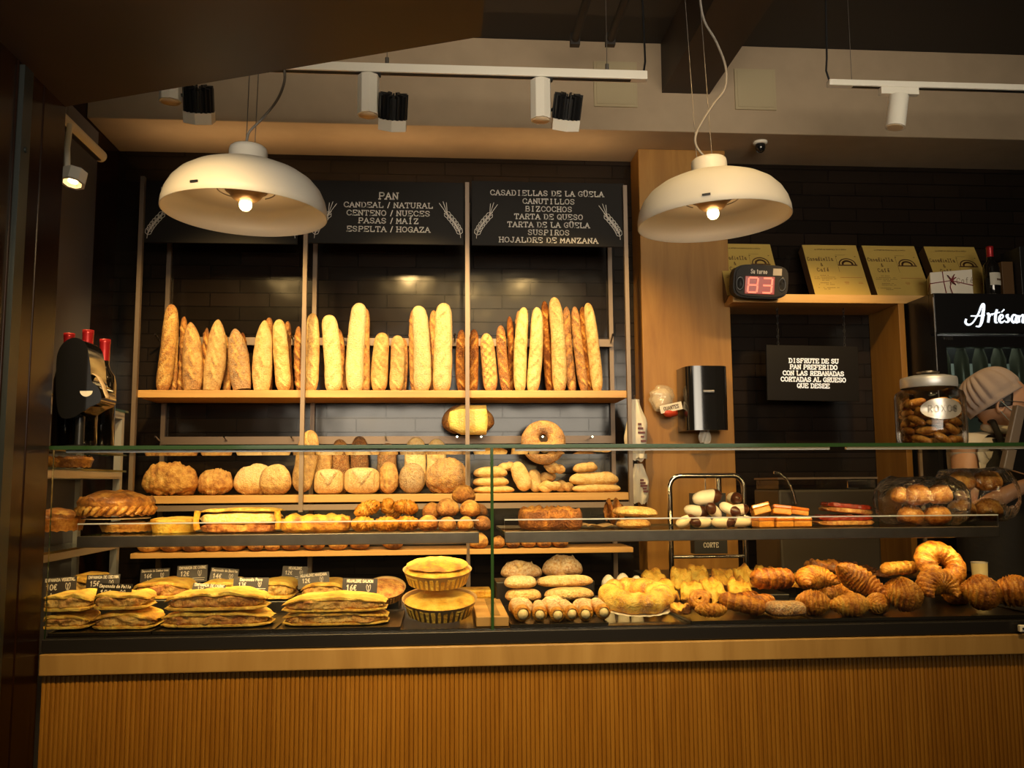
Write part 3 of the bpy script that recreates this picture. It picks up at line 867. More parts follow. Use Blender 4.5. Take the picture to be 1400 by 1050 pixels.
Y_BK = 3.12
z_bb = at(680, 879, YG).z                  # lower edge of the black trim
z_wb = at(300, 919, YG - 0.02).z           # lower edge of the pale wood band
b = MB(); b.box(X0, X1, YG - 0.012, Y_BK, z_bb, Z_DECK - 0.012)
b.box(X0, X1, YG - 0.014, YG + 0.012, z_bb, at(680, 861.5, YG).z)
cpart(b, 'black_trim', 'trim', bevel=0.002)
b = MB(); b.box(X0, X1, YG + 0.012, Y_BK, Z_DECK - 0.012, Z_DECK)
cpart(b, 'deck', 'deck')
b = MB(); b.box(X0, X1, YG - 0.024, YG + 0.02, z_wb, z_bb - 0.002)
cpart(b, 'wood_band', 'band', bevel=0.003)
b = MB()
pitch = 0.0118
n = int((X1 - X0) / pitch)
vv, ff = [], []
prof = [(0.0, 0.0036), (0.12, 0.0), (0.5, -0.0012), (0.88, 0.0), (1.0, 0.0036)]
row = []
for i in range(n):
    for u, d in prof[:-1]:
        row.append((X0 + (i + u) * pitch, YG - 0.004 + d))
row.append((X0 + n * pitch, YG + 0.002))
for x, y in row:
    vv += [(x, y, 0.10), (x, y, z_wb + 0.004)]
ff = [(2 * i, 2 * i + 2, 2 * i + 3, 2 * i + 1) for i in range(len(row) - 1)]
b.add(vv, ff, 0, False)
b.box(X0, X1, YG + 0.004, YG + 0.03, 0.10, z_wb)
cpart(b, 'bamboo_front', 'bamboo')
b = MB(); b.box(X0, X1, YG + 0.03, YG + 0.06, 0.0, 0.10); cpart(b, 'plinth', 'trim')
b = MB(); b.box(X0, X1, Y_BK - 0.03, Y_BK, 0.0, Z_DECK - 0.012); cpart(b, 'back_board', 'trim')

xs = at(673, 740, YG).x                    # seam between the two panes


def pane(mb, x0, x1, y0, y1, z0, z1, edges):
    """glass sheet: slot 0 clear faces, slot 1 green edges; edges: which of x, y, z faces are narrow edges"""
    v = [(x, y, z) for z in (z0, z1) for y in (y0, y1) for x in (x0, x1)]
    f = {'z-': (0, 2, 3, 1), 'z+': (4, 5, 7, 6), 'y-': (0, 1, 5, 4), 'y+': (2, 6, 7, 3), 'x-': (0, 4, 6, 2), 'x+': (1, 3, 7, 5)}
    for k, q in f.items():
        mb.add(v, [q], 1 if k[0] in edges else 0)


GT = 0.010
for (x0, x1) in ((X0, xs - 0.004), (xs + 0.004, X1)):
    b = MB(); pane(b, x0, x1, YG, YG + 0.008, Z_DECK - 0.012, Z_TOP - GT, 'xz')
    cpart(b, 'front_glass', ['glass', 'edge'])
    b = MB(); pane(b, X0 - 0.14 if x0 == X0 else xs - 0.001, x1 if x1 == X1 else xs - 0.0012, YG, YG + 0.52, Z_TOP - GT, Z_TOP, 'xy')
    cpart(b, 'top_glass', ['topglass', 'edge'])
b = MB(); b.box(xs - 0.004, xs + 0.004, YG + 0.0005, YG + 0.0075, Z_DECK - 0.01, Z_TOP - GT)
cpart(b, 'glass_joint', 'edge')
# inner glass shelves with their steel front rail and clear lip
for (p0, p1, yl, yr) in ((66, 655, 736, 733), (690, 1366, 733, 722)):
    ys0 = 2.62
    a, c = at(p0, yl, ys0), at(p1, yr, ys0)
    xa, xc = max(a.x, X0 + 0.004), c.x
    b = MB(); pane(b, xa, xc, ys0 + 0.012, ys0 + 0.42, Z_SH - 0.008, Z_SH, 'xy'); cpart(b, 'glass_shelf', ['glass', 'edge'])
    b = MB(); b.box(xa, xc, ys0, ys0 + 0.012, Z_SH - 0.031, Z_SH + 0.001)
    cpart(b, 'shelf_rail', 'case_rail', bevel=0.0015)
    b = MB(); pane(b, xa, xc, ys0 + 0.001, ys0 + 0.005, Z_SH + 0.001, Z_SH + 0.033, 'x')
    b.box(xa, xc, ys0 + 0.0005, ys0 + 0.0055, Z_SH + 0.033, Z_SH + 0.0365, 1)  # bright metal edge: highlight along the lip put into the material
    cpart(b, 'shelf_lip', ['lipglass', 'alu'])
    b = MB(); b.box(xa + .01, xc - .01, ys0 + 0.0135, ys0 + 0.0225, Z_SH - 0.030, Z_SH - 0.026); cpart(b, 'shelf_fill_strip', 'led_strip')  # hidden strip added under the shelf to brighten the deck food
    for (fa, fb, pw_) in (((0, 1, 2.4),) if p0 < 100 else ((0, .56, 1.0), (.56, 1, .9))):
        qa, qb = lerp(xa, xc, fa), lerp(xa, xc, fb)
        area_light('shelf_fill_glow', ((qa + qb) / 2, ys0 + .020, Z_SH - .033), ((qa + qb) / 2, ys0 + .16, Z_DECK), qb - qa, .010, pw_, WARM, 160)
    for x in ((xc - 0.02,) if p0 < 100 else (xc - 0.012,)):
        b = MB(); b.box(x - 0.005, x + 0.005, ys0 + 0.40, ys0 + 0.41, Z_DECK, Z_TOP - GT); cpart(b, 'shelf_post', 'rail_steel')
        b = MB(); b.box(x - 0.006, x + 0.006, ys0 + 0.014, ys0 + 0.41, Z_SH - 0.028, Z_SH - 0.009); cpart(b, 'shelf_bracket', 'steel')
# warm strip lights under the glass top, at its rear edge
for k, (p0, p1, pw_) in enumerate(((80, 655, 4.0), (690, 1060, 2.7), (1080, 1360, 1.3))):
    xa, xc = max(at(p0, 615, 2.9).x, X0 + 0.02), at(p1, 615, 2.9).x
    b = MB(); b.box(xa, xc, YG + 0.03, YG + 0.042, Z_TOP - GT - 0.007, Z_TOP - GT - 0.0002)
    cpart(b, 'strip_light', 'alu')
    b = MB(); b.box(xa + .004, xc - .004, YG + 0.042, YG + 0.0432, Z_TOP - GT - 0.006, Z_TOP - GT - 0.001)
    cpart(b, 'strip_diffuser', 'led_strip')
    area_light('strip_light_glow', ((xa + xc) / 2, YG + 0.05, Z_TOP - GT - 0.012), ((xa + xc) / 2, 2.86, Z_DECK), xc - xa, 0.012, pw_, WARM, 150)
# little white switch on the wood band
p = at(1397, 859, YG - 0.03)
b = MB(); b.cbox((p.x, YG - 0.030, p.z), (0.018, 0.012, 0.018)); b.cyl((p.x, YG - 0.036, p.z), (p.x, YG - 0.039, p.z), 0.003, n=10, mat=1)
cpart(b, 'switch', ['white', 'black'], bevel=0.002)

# unseen uplight strips added behind the menu boards to brighten the soffit
for i, (p0, p1) in enumerate(((205, 405), (428, 628), (652, 848))):
    xa, xc = at(p0, 260, 4.06).x, at(p1, 260, 4.06).x
    t = thing('soffit_fill_strip', 'added slim uplight strip behind the top of the ' + ('first', 'middle', 'last')[i] + ' menu board', 'light strip', ((xa + xc) / 2, 4.02, z_t - .02), group='added soffit uplights')
    h = (xc - xa) / 2
    b = MB(); b.box(-h, h, -0.007, 0.02, 0, .010); b.build('profile', 'alu', t)
    b = MB(); b.box(-h + .004, h - .004, -.003, .016, .010, .0115); b.build('diffuser', 'led_strip', t)
    area_light('soffit_fill_glow', ((xa + xc) / 2, 4.03, z_t + .0), ((xa + xc) / 2, 4.03, Z_SOF), xc - xa, .012, 0.62, (1.0, .60, .26), 170)

# ------------------------------------------------------------------ pendant lamps
def pendant(pxc, pyc, Y, cordpts, label, wires):
    c = at(pxc, pyc, Y)
    t = thing('pendant_lamp', label, 'lamp', c, (0, R(1.5 if pxc < 700 else -3.0), 0), 'white pendant lamps')
    out = [(0.235, 0.0), (0.2335, 0.022), (0.227, 0.048), (0.213, 0.076), (0.191, 0.101), (0.161, 0.121), (0.126, 0.136), (0.091, 0.144), (0.056, 0.148), (0.0, 0.149)]
    b = MB(); b.lathe([(0.2335, -0.0008)] + out, 72)
    b.build('lamp_shade', 'lamp_white', t)
    b = MB(); b.lathe([(0.2345, -0.0005), (0.2315, 0.0), (0.229, 0.024), (0.221, 0.048), (0.206, 0.066), (0.192, 0.071), (0.0, 0.072)], 72)
    b.build('inner_reflector', 'lamp_white', t)
    b = MB(); b.lathe([(0.055, 0.149), (0.055, 0.190), (0.053, 0.198), (0.047, 0.203), (0.012, 0.206), (0.0, 0.206)], 40)
    b.build('neck', 'lamp_white', t)
    b = MB(); b.lathe([(0.0, 0.0715), (0.058, 0.0715), (0.060, 0.068), (0.050, 0.062), (0.042, 0.050), (0.032, 0.042), (0.024, 0.040), (0.0, 0.040)], 32)
    b.build('bulb_holder', simple('warm_grey_lamp_holder', (0.26, 0.17, 0.085), 0.4, 0.3), t)
    for s in (1, -1):
        b = MB(); b.tube([(0.082 * math.cos(a), 0.082 * math.sin(a), 0.0708) for a in [R(90 * (1 - s) + k * 12 - 60) for k in range(11)]], 0.0022, 6)
        b.build('ring_slot', 'wire', t)
    b = MB(); b.lathe([(0.0, 0.010), (0.010, 0.012), (0.0165, 0.019), (0.0185, 0.028), (0.017, 0.037), (0.0, 0.042)], 24)
    b.build('bulb', 'bulb', t)
    b = MB(); b.box(-0.012, 0.012, -0.0022, 0.0, -0.003, 0.003)
    a = -1.95
    b.build('name_plate', 'black', t, (0.2365 * math.cos(a), 0.2365 * math.sin(a), 0.020), (0, 0, a + PI / 2))
    pl = bpy.data.lights.new('pendant_bulb_light', 'POINT')
    pl.energy = 0.42
    pl.color = (1.0, 0.56, 0.22)
    pl.shadow_soft_size = 0.025
    lo = bpy.data.objects.new('pendant_bulb_light', pl)
    COL.objects.link(lo)
    lo.parent = t
    lo.location = (0, 0, -0.012)
    b = MB()
    for wx in wires:
        p = at(wx[0], wx[1], Y + 0.0)
        b.cyl((p.x, p.y, c.z + 0.19), (at(wx[2], wx[3], Y).x, p.y, Z_CEIL), 0.0013, n=6)
    o = b.build('suspension_wire', 'wire', t)
    o.matrix_parent_inverse = Matrix.Translation(-c)
    b = MB()
    pts = [at(x, y, Y) for x, y in cordpts]
    sm = []
    for i in range(len(pts) - 1):
        p0, p1, p2, p3 = pts[max(i - 1, 0)], pts[i], pts[i + 1], pts[min(i + 2, len(pts) - 1)]
        for k in range(6):
            u = k / 6
            sm.append(0.5 * ((2 * p1) + (p2 - p0) * u + (2 * p0 - 5 * p1 + 4 * p2 - p3) * u * u + (3 * p1 - p0 - 3 * p2 + p3) * u ** 3))
    sm.append(pts[-1])
    b.tube(sm, 0.0040, 8)
    o = b.build('cord', 'cord', t)
    o.matrix_parent_inverse = Matrix.Translation(-c)


pendant(335, 293, 2.60, [(334, 196), (338, 180), (352, 165), (372, 140), (382, 118), (384, 98), (378, 70), (366, 20)], 'white dome pendant lamp hanging in front of the first menu board', [(334, 195, 336, 0), (346, 195, 349, 0)])
pendant(976, 304, 2.66, [(968, 214), (958, 200), (957, 186), (966, 168), (985, 142), (1001, 122), (1003, 92), (992, 58), (976, 24), (972, -30)], 'white dome pendant lamp hanging in front of the timber column', [(957, 214, 955, 0), (978, 214, 975, 0)])

# ------------------------------------------------------------------ light tracks and their spots
Y_TR = 3.2
ta, tb = at(300, 93, Y_TR), at(884, 105, Y_TR)
zt = tb.z
t = thing('light_track', 'long white ceiling track carrying three pairs of spot bodies', 'light track', (tb.x, Y_TR, zt))
ti = Matrix.Translation((-tb.x, -Y_TR, -zt))
b = MB(); b.box(at(215, 90, Y_TR).x, tb.x, Y_TR - 0.018, Y_TR + 0.018, zt - 0.017, zt + 0.017)
b.build('rail', 'white', t, bevel=0.003).matrix_parent_inverse = ti
b = MB(); b.box(at(215, 90, Y_TR).x, at(862, 105, Y_TR).x, Y_TR - 0.010, Y_TR + 0.010, zt - 0.0182, zt - 0.012)
b.build('contact_slot', 'black', t).matrix_parent_inverse = ti
for px in (529, 830):
    p = at(px, 95, Y_TR)
    b = MB(); b.cyl((p.x, Y_TR, zt + 0.015), (p.x, Y_TR, Z_CEIL), 0.0014, n=6)
    b.cyl((p.x, Y_TR, zt + 0.015), (p.x, Y_TR, zt + 0.045), 0.007, n=10)
    b.build('hanging_wire', 'wire', t).matrix_parent_inverse = ti
p = at(883, 96, Y_TR)
b = MB(); b.tube([(tb.x - 0.012, Y_TR, zt + 0.01), (tb.x - 0.004, Y_TR, zt + 0.06), (tb.x + 0.0, Y_TR + 0.02, zt + 0.12), (tb.x - 0.006, Y_TR + 0.03, Z_CEIL)], 0.004, 8)
b.build('feed_cable', 'black', t).matrix_parent_inverse = ti


def hexa(r, n=6, ph=0.0):
    return [(r * math.cos(2 * PI * k / n + ph), r * math.sin(2 * PI * k / n + ph)) for k in range(n)]


def track_head(px_d, py_d0, py_d1, px_h, py_h, label, target, power):
    """octagonal white driver under the rail and beside it the finned black head with its white collar"""
    p0, p1 = at(px_d, py_d0, Y_TR), at(px_d, py_d1, Y_TR)
    t = thing('track_spot', label, 'spotlight', (p0.x, Y_TR, zt - 0.017), group='spots on the long track')
    b = MB(); h = p0.z - p1.z
    b.prism(hexa(0.040, 8, 0.2), -h - 0.012, -0.012)
    b.cyl((0, 0, -0.014), (0, 0, 0.0), 0.014, n=12)
    b.build('driver', 'white', t, bevel=0.002)
    b = MB(); b.lathe([(0, -h - 0.0125), (0.032, -h - 0.0125), (0.032, -h - 0.0145), (0, -h - 0.0145)], 20)
    b.build('driver_cap', 'dimlens', t)
    b = MB(); b.box(-0.01, 0.045, -0.008, 0.008, -0.012, -0.001)
    b.build('adapter', 'black', t)
    hp = at(px_h, py_h, Y_TR + 0.01)
    off = hp - Vector((p0.x, Y_TR, zt - 0.017))
    rot = Euler((R(31), R(-3), R(12)))
    T = Matrix.Translation(off) @ rot.to_matrix().to_4x4()
    b = MB()
    for k in range(18):
        a = 2 * PI * k / 18
        c, s = math.cos(a), math.sin(a)
        b.add([(c * r - s * d, s * r + c * d, z) for z in (-0.005, 0.078 + (0.006 if k % 2 else 0)) for r, d in ((0.026, -0.0035), (0.054, -0.0035), (0.054, 0.0035), (0.026, 0.0035))],
              [(0, 1, 5, 4), (1, 2, 6, 5), (2, 3, 7, 6), (3, 0, 4, 7), (4, 5, 6, 7), (3, 2, 1, 0)], 0, False, T)
    b.cyl((0, 0, -0.005), (0, 0, 0.070), 0.042, n=24, T=T)
    o = b.build('heat_sink', 'black', t)
    b = MB()
    ro, ri = hexa(0.058, 6, 0.3), hexa(0.050, 6, 0.3)
    v = [(x, y, -0.005) for x, y in ro] + [(x, y, -0.045) for x, y in ro] + [(x, y, -0.045) for x, y in ri] + [(x, y, -0.010) for x, y in ri]
    f = [(i, (i + 1) % 6, 6 + (i + 1) % 6, 6 + i) for i in range(6)] + [(6 + i, 6 + (i + 1) % 6, 12 + (i + 1) % 6, 12 + i) for i in range(6)] + [(12 + i, 12 + (i + 1) % 6, 18 + (i + 1) % 6, 18 + i) for i in range(6)] + [tuple(range(6))]
    b.add(v, f, 0, False, T)
    b.build('collar', 'white', t)
    b = MB(); b.lathe([(0, -0.0105), (0.044, -0.0105), (0.044, -0.012), (0, -0.012)], 24, T=T)
    b.build('lens', 'lens', t)
    b = MB(); b.tube([(0.03, 0, -h * 0.85), off + Vector((-0.03, 0, 0.04))], 0.006, 8)
    b.build('swivel_arm', 'black', t)
    spot_light('track_spot_beam', hp + Vector((0, 0.035, -0.055)), target, power, 78, 0.75, WARM, 0.035)


track_head(234, 108, 150, 272, 150, 'spot on the long track whose upper half the lacquered canopy hides', (-0.98, 4.12, 1.55), 84)
track_head(504, 104, 157, 537, 160, 'spot in the middle of the long track, above the bread menu', (-0.12, 4.12, 1.55), 92)
track_head(739, 108, 161, 774, 160, 'spot at the free end of the long track, above the pastry menu', (0.62, 4.12, 1.55), 80)

# track by the far end, with one white cylinder spot
ta, tb = at(1132, 114, Y_TR), at(1420, 126, Y_TR)
zt2 = ta.z
t = thing('light_track', 'white ceiling track with a single cylinder spot above the cake boxes', 'light track', (ta.x, Y_TR, zt2))
ti = Matrix.Translation((-ta.x, -Y_TR, -zt2))
b = MB(); b.box(ta.x, XR - 0.6, Y_TR - 0.016, Y_TR + 0.016, zt2 - 0.012, zt2 + 0.012)
b.build('rail', 'white', t, bevel=0.003).matrix_parent_inverse = ti
b = MB(); b.box(at(1165, 115, Y_TR).x, XR - 0.65, Y_TR - 0.008, Y_TR + 0.008, zt2 - 0.0128, zt2 - 0.008)
b.build('contact_slot', 'black', t).matrix_parent_inverse = ti
p = at(1164, 100, Y_TR)
b = MB(); b.cyl((p.x, Y_TR, zt2), (p.x, Y_TR, Z_CEIL), 0.0013, n=6); b.build('hanging_wire', 'wire', t).matrix_parent_inverse = ti
b = MB(); b.tube([(ta.x + 0.01, Y_TR, zt2), (ta.x - 0.005, Y_TR, zt2 + 0.05), (ta.x + 0.0, Y_TR, zt2 + 0.1), (ta.x + 0.012, Y_TR, Z_CEIL)], 0.004, 8)
b.build('feed_cable', 'black', t).matrix_parent_inverse = ti
p0, p1 = at(1229, 132, Y_TR), at(1224, 174, Y_TR)
t = thing('track_spot', 'plain white cylinder spot hanging alone from the track above the cake boxes', 'spotlight', p0)
d = (p1 - p0)
b = MB(); b.cyl((0, 0, 0), d, 0.036, n=32); b.build('cylinder_body', 'white', t, bevel=0.003)
b = MB(); b.cyl(d, d + d.normalized() * 0.002, 0.028, n=24); b.build('lens', 'dimlens', t)
b = MB(); b.box(-0.075, 0.075, -0.012, 0.012, 0.006, zt2 - 0.012 - p0.z); b.cyl((0, 0, -0.002), (0, 0, 0.012), 0.008, n=12); b.build('adapter', 'white', t)
spot_light('track_spot_beam', p1 + Vector((0, 0.0, -0.03)), (p1.x - 0.02, 4.1, 1.72), 46, 62, 0.9, WARM, 0.035)

# short track along the side wall, seen from below
e = at(138, 214, 3.3)
zt3 = e.z
t = thing('light_track', 'short white track running towards the street beside the dark side wall', 'light track', e)
b = MB(); b.tube([(0, 0, 0), (0, -0.62, 0)], 0.022, 16); b.build('rail', 'white', t)
b = MB(); b.box(-0.009, 0.009, -0.62, -0.02, -0.023, -0.015); b.build('contact_slot', 'black', t)
b = MB(); b.cyl((0, -0.3, 0.02), (0, -0.3, Z_CEIL - zt3), 0.0014, n=6); b.build('hanging_wire', 'wire', t)
p = at(101, 243, 2.95)
t = thing('track_spot', 'glowing white spot turned towards the street, beside the plank wall', 'spotlight', p)
b = MB(); T = Euler((R(-15), R(5), 0)).to_matrix().to_4x4()
ro, ri = hexa(0.040, 8), hexa(0.030, 8)
v = [(x, y, 0.022) for x, y in ro] + [(x, y, -0.022) for x, y in ro] + [(x, y, -0.022) for x, y in ri] + [(x, y, -0.012) for x, y in ri]
f = [(i, (i + 1) % 8, 8 + (i + 1) % 8, 8 + i) for i in range(8)] + [(8 + i, 8 + (i + 1) % 8, 16 + (i + 1) % 8, 16 + i) for i in range(8)] + [(16 + i, 16 + (i + 1) % 8, 24 + (i + 1) % 8, 24 + i) for i in range(8)] + [tuple(range(8))]
b.add(v, f, 0, False, T); b.build('collar', 'white', t)
b = MB(); b.lathe([(0, -0.0125), (0.016, -0.0125), (0.016, -0.015), (0, -0.015)], 20, T=T); b.build('lens', 'lens', t)
b = MB(); b.tube([(-0.022, 0, 0.03), (-0.026, 0, 0.10), (-0.02, 0.0, zt3 - p.z - 0.02)], 0.010, 8); b.build('driver', 'white', t)
spot_light('side_spot_beam', p + Vector((0.01, -0.02, -0.04)), (-0.55, 2.75, 0.95), 30, 80, 0.8, WARM, 0.03)

# ------------------------------------------------------------------ things on the timber column
p = at(970, 545, yc)
a, c = at(940, 588, yc - 0.17), at(998, 500, yc - 0.17)
hw, hh = (c.x - a.x) / 2, (c.z - a.z) / 2
t = thing('paper_towel_dispenser', 'glossy black paper towel dispenser on the timber column', 'dispenser', ((a.x + c.x) / 2, yc, (a.z + c.z) / 2))
prof = []
for k in range(25):
    th = PI * k / 24
    prof.append((hw * math.copysign(abs(math.cos(th)) ** 0.35, math.cos(th)), -0.02 - 0.15 * abs(math.sin(th)) ** 0.5))
b = MB(); b.prism([(x, y) for x, y in prof] + [(-hw, 0), (hw, 0)], -hh, hh, smooth=True)
b.build('housing', 'gloss_black', t, bevel=0.006)
b = MB(); b.box(-0.026, 0.026, -0.176, -0.168, hh * 0.16, hh * 0.24); b.build('emblem', 'steel', t, (0, 0, 0), bevel=0.002)
b = MB()
b.surf(lambda u, v: (Vector((lerp(-0.02, 0.022, v) * (1 + 0.25 * math.sin(u * 3)), -0.085 + 0.012 * math.sin(v * 9 + u * 3), -hh - 0.055 * u + 0.003 * math.sin(v * 7))), (0, 0, 0)), 8, 10, 0, False)
b.build('paper_tail', 'paper', t)

# pack of plastic gloves hanging beside it
p = at(905, 545, yc - 0.05)
t = thing('glove_pack', 'crumpled clear pack of plastic gloves with a white printed strip hung on the column', 'bag', p)
rnd = random.Random(5)
def crumple(w_, h_, d_, seed):
    def fn(u, v):
        th = 2 * PI * v
        k = math.sin(PI * min(max(u, 0.001), 0.999)) ** 0.45
        q = Vector((math.cos(th) * w_ * k, math.sin(th) * d_ * k, (u - 0.5) * h_))
        n_ = noise.noise(q * 26 + Vector((seed, 0, 0)))
        return q + Vector((0.010 * noise.noise(q * 40 + Vector((seed, 7, 0))) + 0.25 * w_ * n_, 0.3 * d_ * n_, 0.006 * n_)), (0, 0, 0)
    return fn
b = MB(); b.surf(crumple(0.055, 0.13, 0.035, 3.0), 22, 28, T=Matrix.Rotation(R(24), 4, 'Y')); b.build('clear_film', 'film', t)
b = MB(); b.surf(crumple(0.042, 0.10, 0.016, 9.0), 18, 22, T=Matrix.Rotation(R(24), 4, 'Y')); b.build('gloves', simple('milky_thin_gloves', (0.72, 0.58, 0.40), 0.5), t)
b = MB(); T = Matrix.Translation((0.03, -0.045, -0.045)) @ Matrix.Rotation(R(-12), 4, 'Y')
b.box(-0.052, 0.052, -0.002, 0.0, -0.018, 0.018, 0, T)
b.text('GUANTES', 0.016, 0.5, 0.17, 0.15, False, (0, 0), 'C', 1, T @ Matrix.Translation((0, -0.003, 0)))
b.build('printed_strip', ['paper', 'boxink'], t)
b = MB(); T = Matrix.Translation((0.03, -0.03, -0.066))
b.surf(crumple(0.038, 0.045, 0.018, 2.0), 10, 16, T=T); b.build('red_end', 'red_plastic', t)

# white bread bags hanging from the last upright of the shelving
def hanging_bag(px, py0, py1, wpx, Y, seed, label):
    p0, p1 = at(px, py0, Y), at(px, py1, Y)
    h = p0.z - p1.z
    wd = wpx * mpp(Y) / 2
    t = thing('bread_bag', label, 'bag', p0, group='white bags on the shelving')
    def fn(u, v):
        th = 2 * PI * v
        k = 0.35 + 0.65 * sstep(0, 0.45, u) - 0.15 * sstep(0.8, 1, u)
        q = Vector((math.cos(th) * wd * k, math.sin(th) * 0.022 * k, -u * h))
        q += Vector((0.25 * wd * noise.noise(Vector((v * 3, u * 4, seed))), 0.016 * noise.noise(Vector((math.cos(th) * 2, u * 3, seed + 4))), 0.02 * u * noise.noise(Vector((math.cos(th) * 3, math.sin(th) * 3, seed)))))
        return q, (0, 0, 0)
    b = MB(); b.surf(fn, 22, 32); b.build('bag_body', 'paper', t)
    b = MB()
    for k in range(5):
        b.cbox((wd * 0.2 + 0.004 * k, -0.027, -h * (0.42 + 0.07 * k)), (0.016 + 0.008 * (k % 3), 0.004, 0.009))
    b.build('print_pattern', simple('grape_coloured_print', (0.16, 0.06, 0.07), 0.7), t)
    b = MB(); b.tube([(0, 0, 0), (0.0, 0.02, 0.02), (0.0, 0.04, 0.012)], 0.003, 6); b.build('hook', 'chrome', t)
hanging_bag(869, 546, 628, 30, 4.05, 1.3, 'upper white bread bag with dark print hung behind the end upright')
hanging_bag(873, 634, 688, 26, 4.11, 6.1, 'lower white bread bag hung behind the end upright')

# ------------------------------------------------------------------ shelf unit and goods beyond the column
YR = 4.0
za = at(1120, 402.5, YR).z
t = thing('oak_wall_shelf', 'oak shelf beyond the column with one upright end panel, cake boxes on top', 'shelf', (at(1120, 402, YR).x, YR, za))
ti = Matrix.Translation((-at(1120, 402, YR).x, -YR, -za))
xl, xr_ = at(1002, 410, YR).x, at(1239, 410, YR).x
b = MB(); b.box(xl, xr_ + 0.12, YR, YB - 0.002, za - 0.040, za); b.build('shelf_board', 'oak', t, bevel=0.002).matrix_parent_inverse = ti
b = MB(); b.box(at(1229, 430, YR).x, at(1237, 430, YR).x, YR + 0.002, YB - 0.002, 0.0, za - 0.040); b.build('end_panel', 'oak_v', t, bevel=0.0015).matrix_parent_inverse = ti


def cake_box(px, pyb, w_px, h_px, label, tilt=0.0, Yb=4.02):
    p = at(px, pyb, Yb)
    wd, hh = w_px * mpp(Yb), 0.32
    lean = R(-26)
    t = thing('cake_box', label, 'box', (p.x, Yb + 0.035, za + 0.002), (lean, 0, R(tilt)), 'gold cake boxes on the oak shelf')
    b = MB(); b.box(-wd / 2, wd / 2, 0.0, 0.055, 0.0, hh, 1); b.add([(-wd / 2, -0.0005, 0), (wd / 2, -0.0005, 0), (wd / 2, -0.0005, hh), (-wd / 2, -0.0005, hh)], [(0, 1, 2, 3)], 0)
    b.build('carton', ['goldbox', 'boxside'], t)
    T = Matrix.Translation((0, -0.0015, 0))
    b = MB()
    b.text('LA AUTÉNTICA CASADIELLA DE LA ABUELA'.replace('É', 'E'), 0.0068, 0.5, 0.16, 0.2, False, (0, hh * 0.91), 'C', 0, T)
    b.text('Casadiella', 0.021, 0.45, 0.13, 0.17, True, (-wd * 0.24, hh * 0.72), 'C', 0, T)
    b.text('&', 0.019, 0.5, 0.13, 0.2, False, (-wd * 0.24, hh * 0.61), 'C', 0, T)
    b.text('Café', 0.021, 0.5, 0.13, 0.25, True, (-wd * 0.24, hh * 0.51), 'C', 0, T)
    r2 = random.Random(px)
    for z, ww in ((0.40, .16), (0.365, .38), (0.335, .42), (0.305, .14), (0.255, .24), (0.225, .3), (0.165, .44), (0.14, .14)):
        n_ = int(ww * wd / 0.006)
        for k in range(n_):
            if r2.random() < 0.8:
                x = -wd * 0.24 + (k - n_ / 2) * 0.006
                b.box(x, x + 0.0042, -0.0016, -0.0014, hh * z - 0.0012, hh * z + 0.0012)
    # oven emblem
    pts = [(wd * 0.24 + 0.040 * math.cos(a), hh * 0.62 + 0.034 * math.sin(a)) for a in [PI * k / 12 for k in range(13)]]
    ribbon(b, pts, 0.006, 0, T)
    pts = [(wd * 0.24 + 0.024 * math.cos(a), hh * 0.62 + 0.020 * math.sin(a)) for a in [PI * k / 12 for k in range(13)]]
    ribbon(b, pts, 0.010, 0, T)
    ribbon(b, [(wd * 0.24 - 0.045, hh * 0.60), (wd * 0.24 + 0.045, hh * 0.60)], 0.007, 0, T)
    for s in (-1, 1):
        ribbon(b, [(wd * 0.24 + s * 0.045, hh * 0.77), (wd * 0.24 + s * 0.049, hh * 0.77)], 0.004, 0, T)
    for s in ((-0.05, .47, -0.05, .78), (.0, .8, -.05, .8)):
        ribbon(b, [(wd * 0.24 + s[0], hh * s[1]), (wd * 0.24 + s[2], hh * s[3])], 0.0012, 0, T)
    b.build('lettering', 'boxink', t)
    b = MB()
    for z, x0, ww in ((0.36, 0.24, .4), (0.28, 0.13, .08), (0.26, 0.13, .08), (0.24, .13, .06), (0.27, 0.38, .07), (0.25, .38, .08)):
        ribbon(b, [(wd * x0 - ww * wd / 2, hh * z), (wd * x0 + ww * wd / 2, hh * z)], 0.0016, 0, T)
    b.build('red_print', 'boxred', t)


cake_box(1036, 402, 82, 70, 'gold cake box standing partly behind the number display')
cake_box(1158, 402, 83, 70, 'gold cake box standing free on the oak shelf, its whole front in view', -1)
cake_box(1243, 402, 82, 70, 'gold cake box next to the white parcel tied with string')
cake_box(1330, 402, 80, 70, 'gold cake box standing behind the white parcel and the wine bottle')

# number display
Yd = 3.895
p = at(1040, 385, Yd)
sx = mpp(Yd)
t = thing('queue_number_display', 'dark queue display with red digits at the end of the oak shelf', 'number display', p, (R(8), R(3), R(-6)))
b = MB()
W_, H_ = 39 * sx, 24 * sx
pts = []
for k in range(40):
    a = 2 * PI * k / 40
    pts.append((W_ * math.copysign(abs(math.cos(a)) ** 0.45, math.cos(a)), H_ * math.copysign(abs(math.sin(a)) ** 0.5, math.sin(a))))
T = Matrix.Rotation(PI / 2, 4, 'X')
b.prism(pts, -0.085, 0.0, 0, T, True)
b.prism([(x * 0.93, y * 0.9) for x, y in pts], 0.0, 0.012, 0, T, True)
b.build('housing', simple('grey_brown_display_plastic', (0.020, 0.016, 0.013), 0.5, spec=0.2), t, bevel=0.005)
b = MB(); b.box(-0.073, 0.060, -0.0145, -0.011, -0.058, 0.022); b.build('screen', 'ledpanel', t, bevel=0.002)
SEG = {'8': 'abcdefg', '3': 'abcdg'}
b = MB()
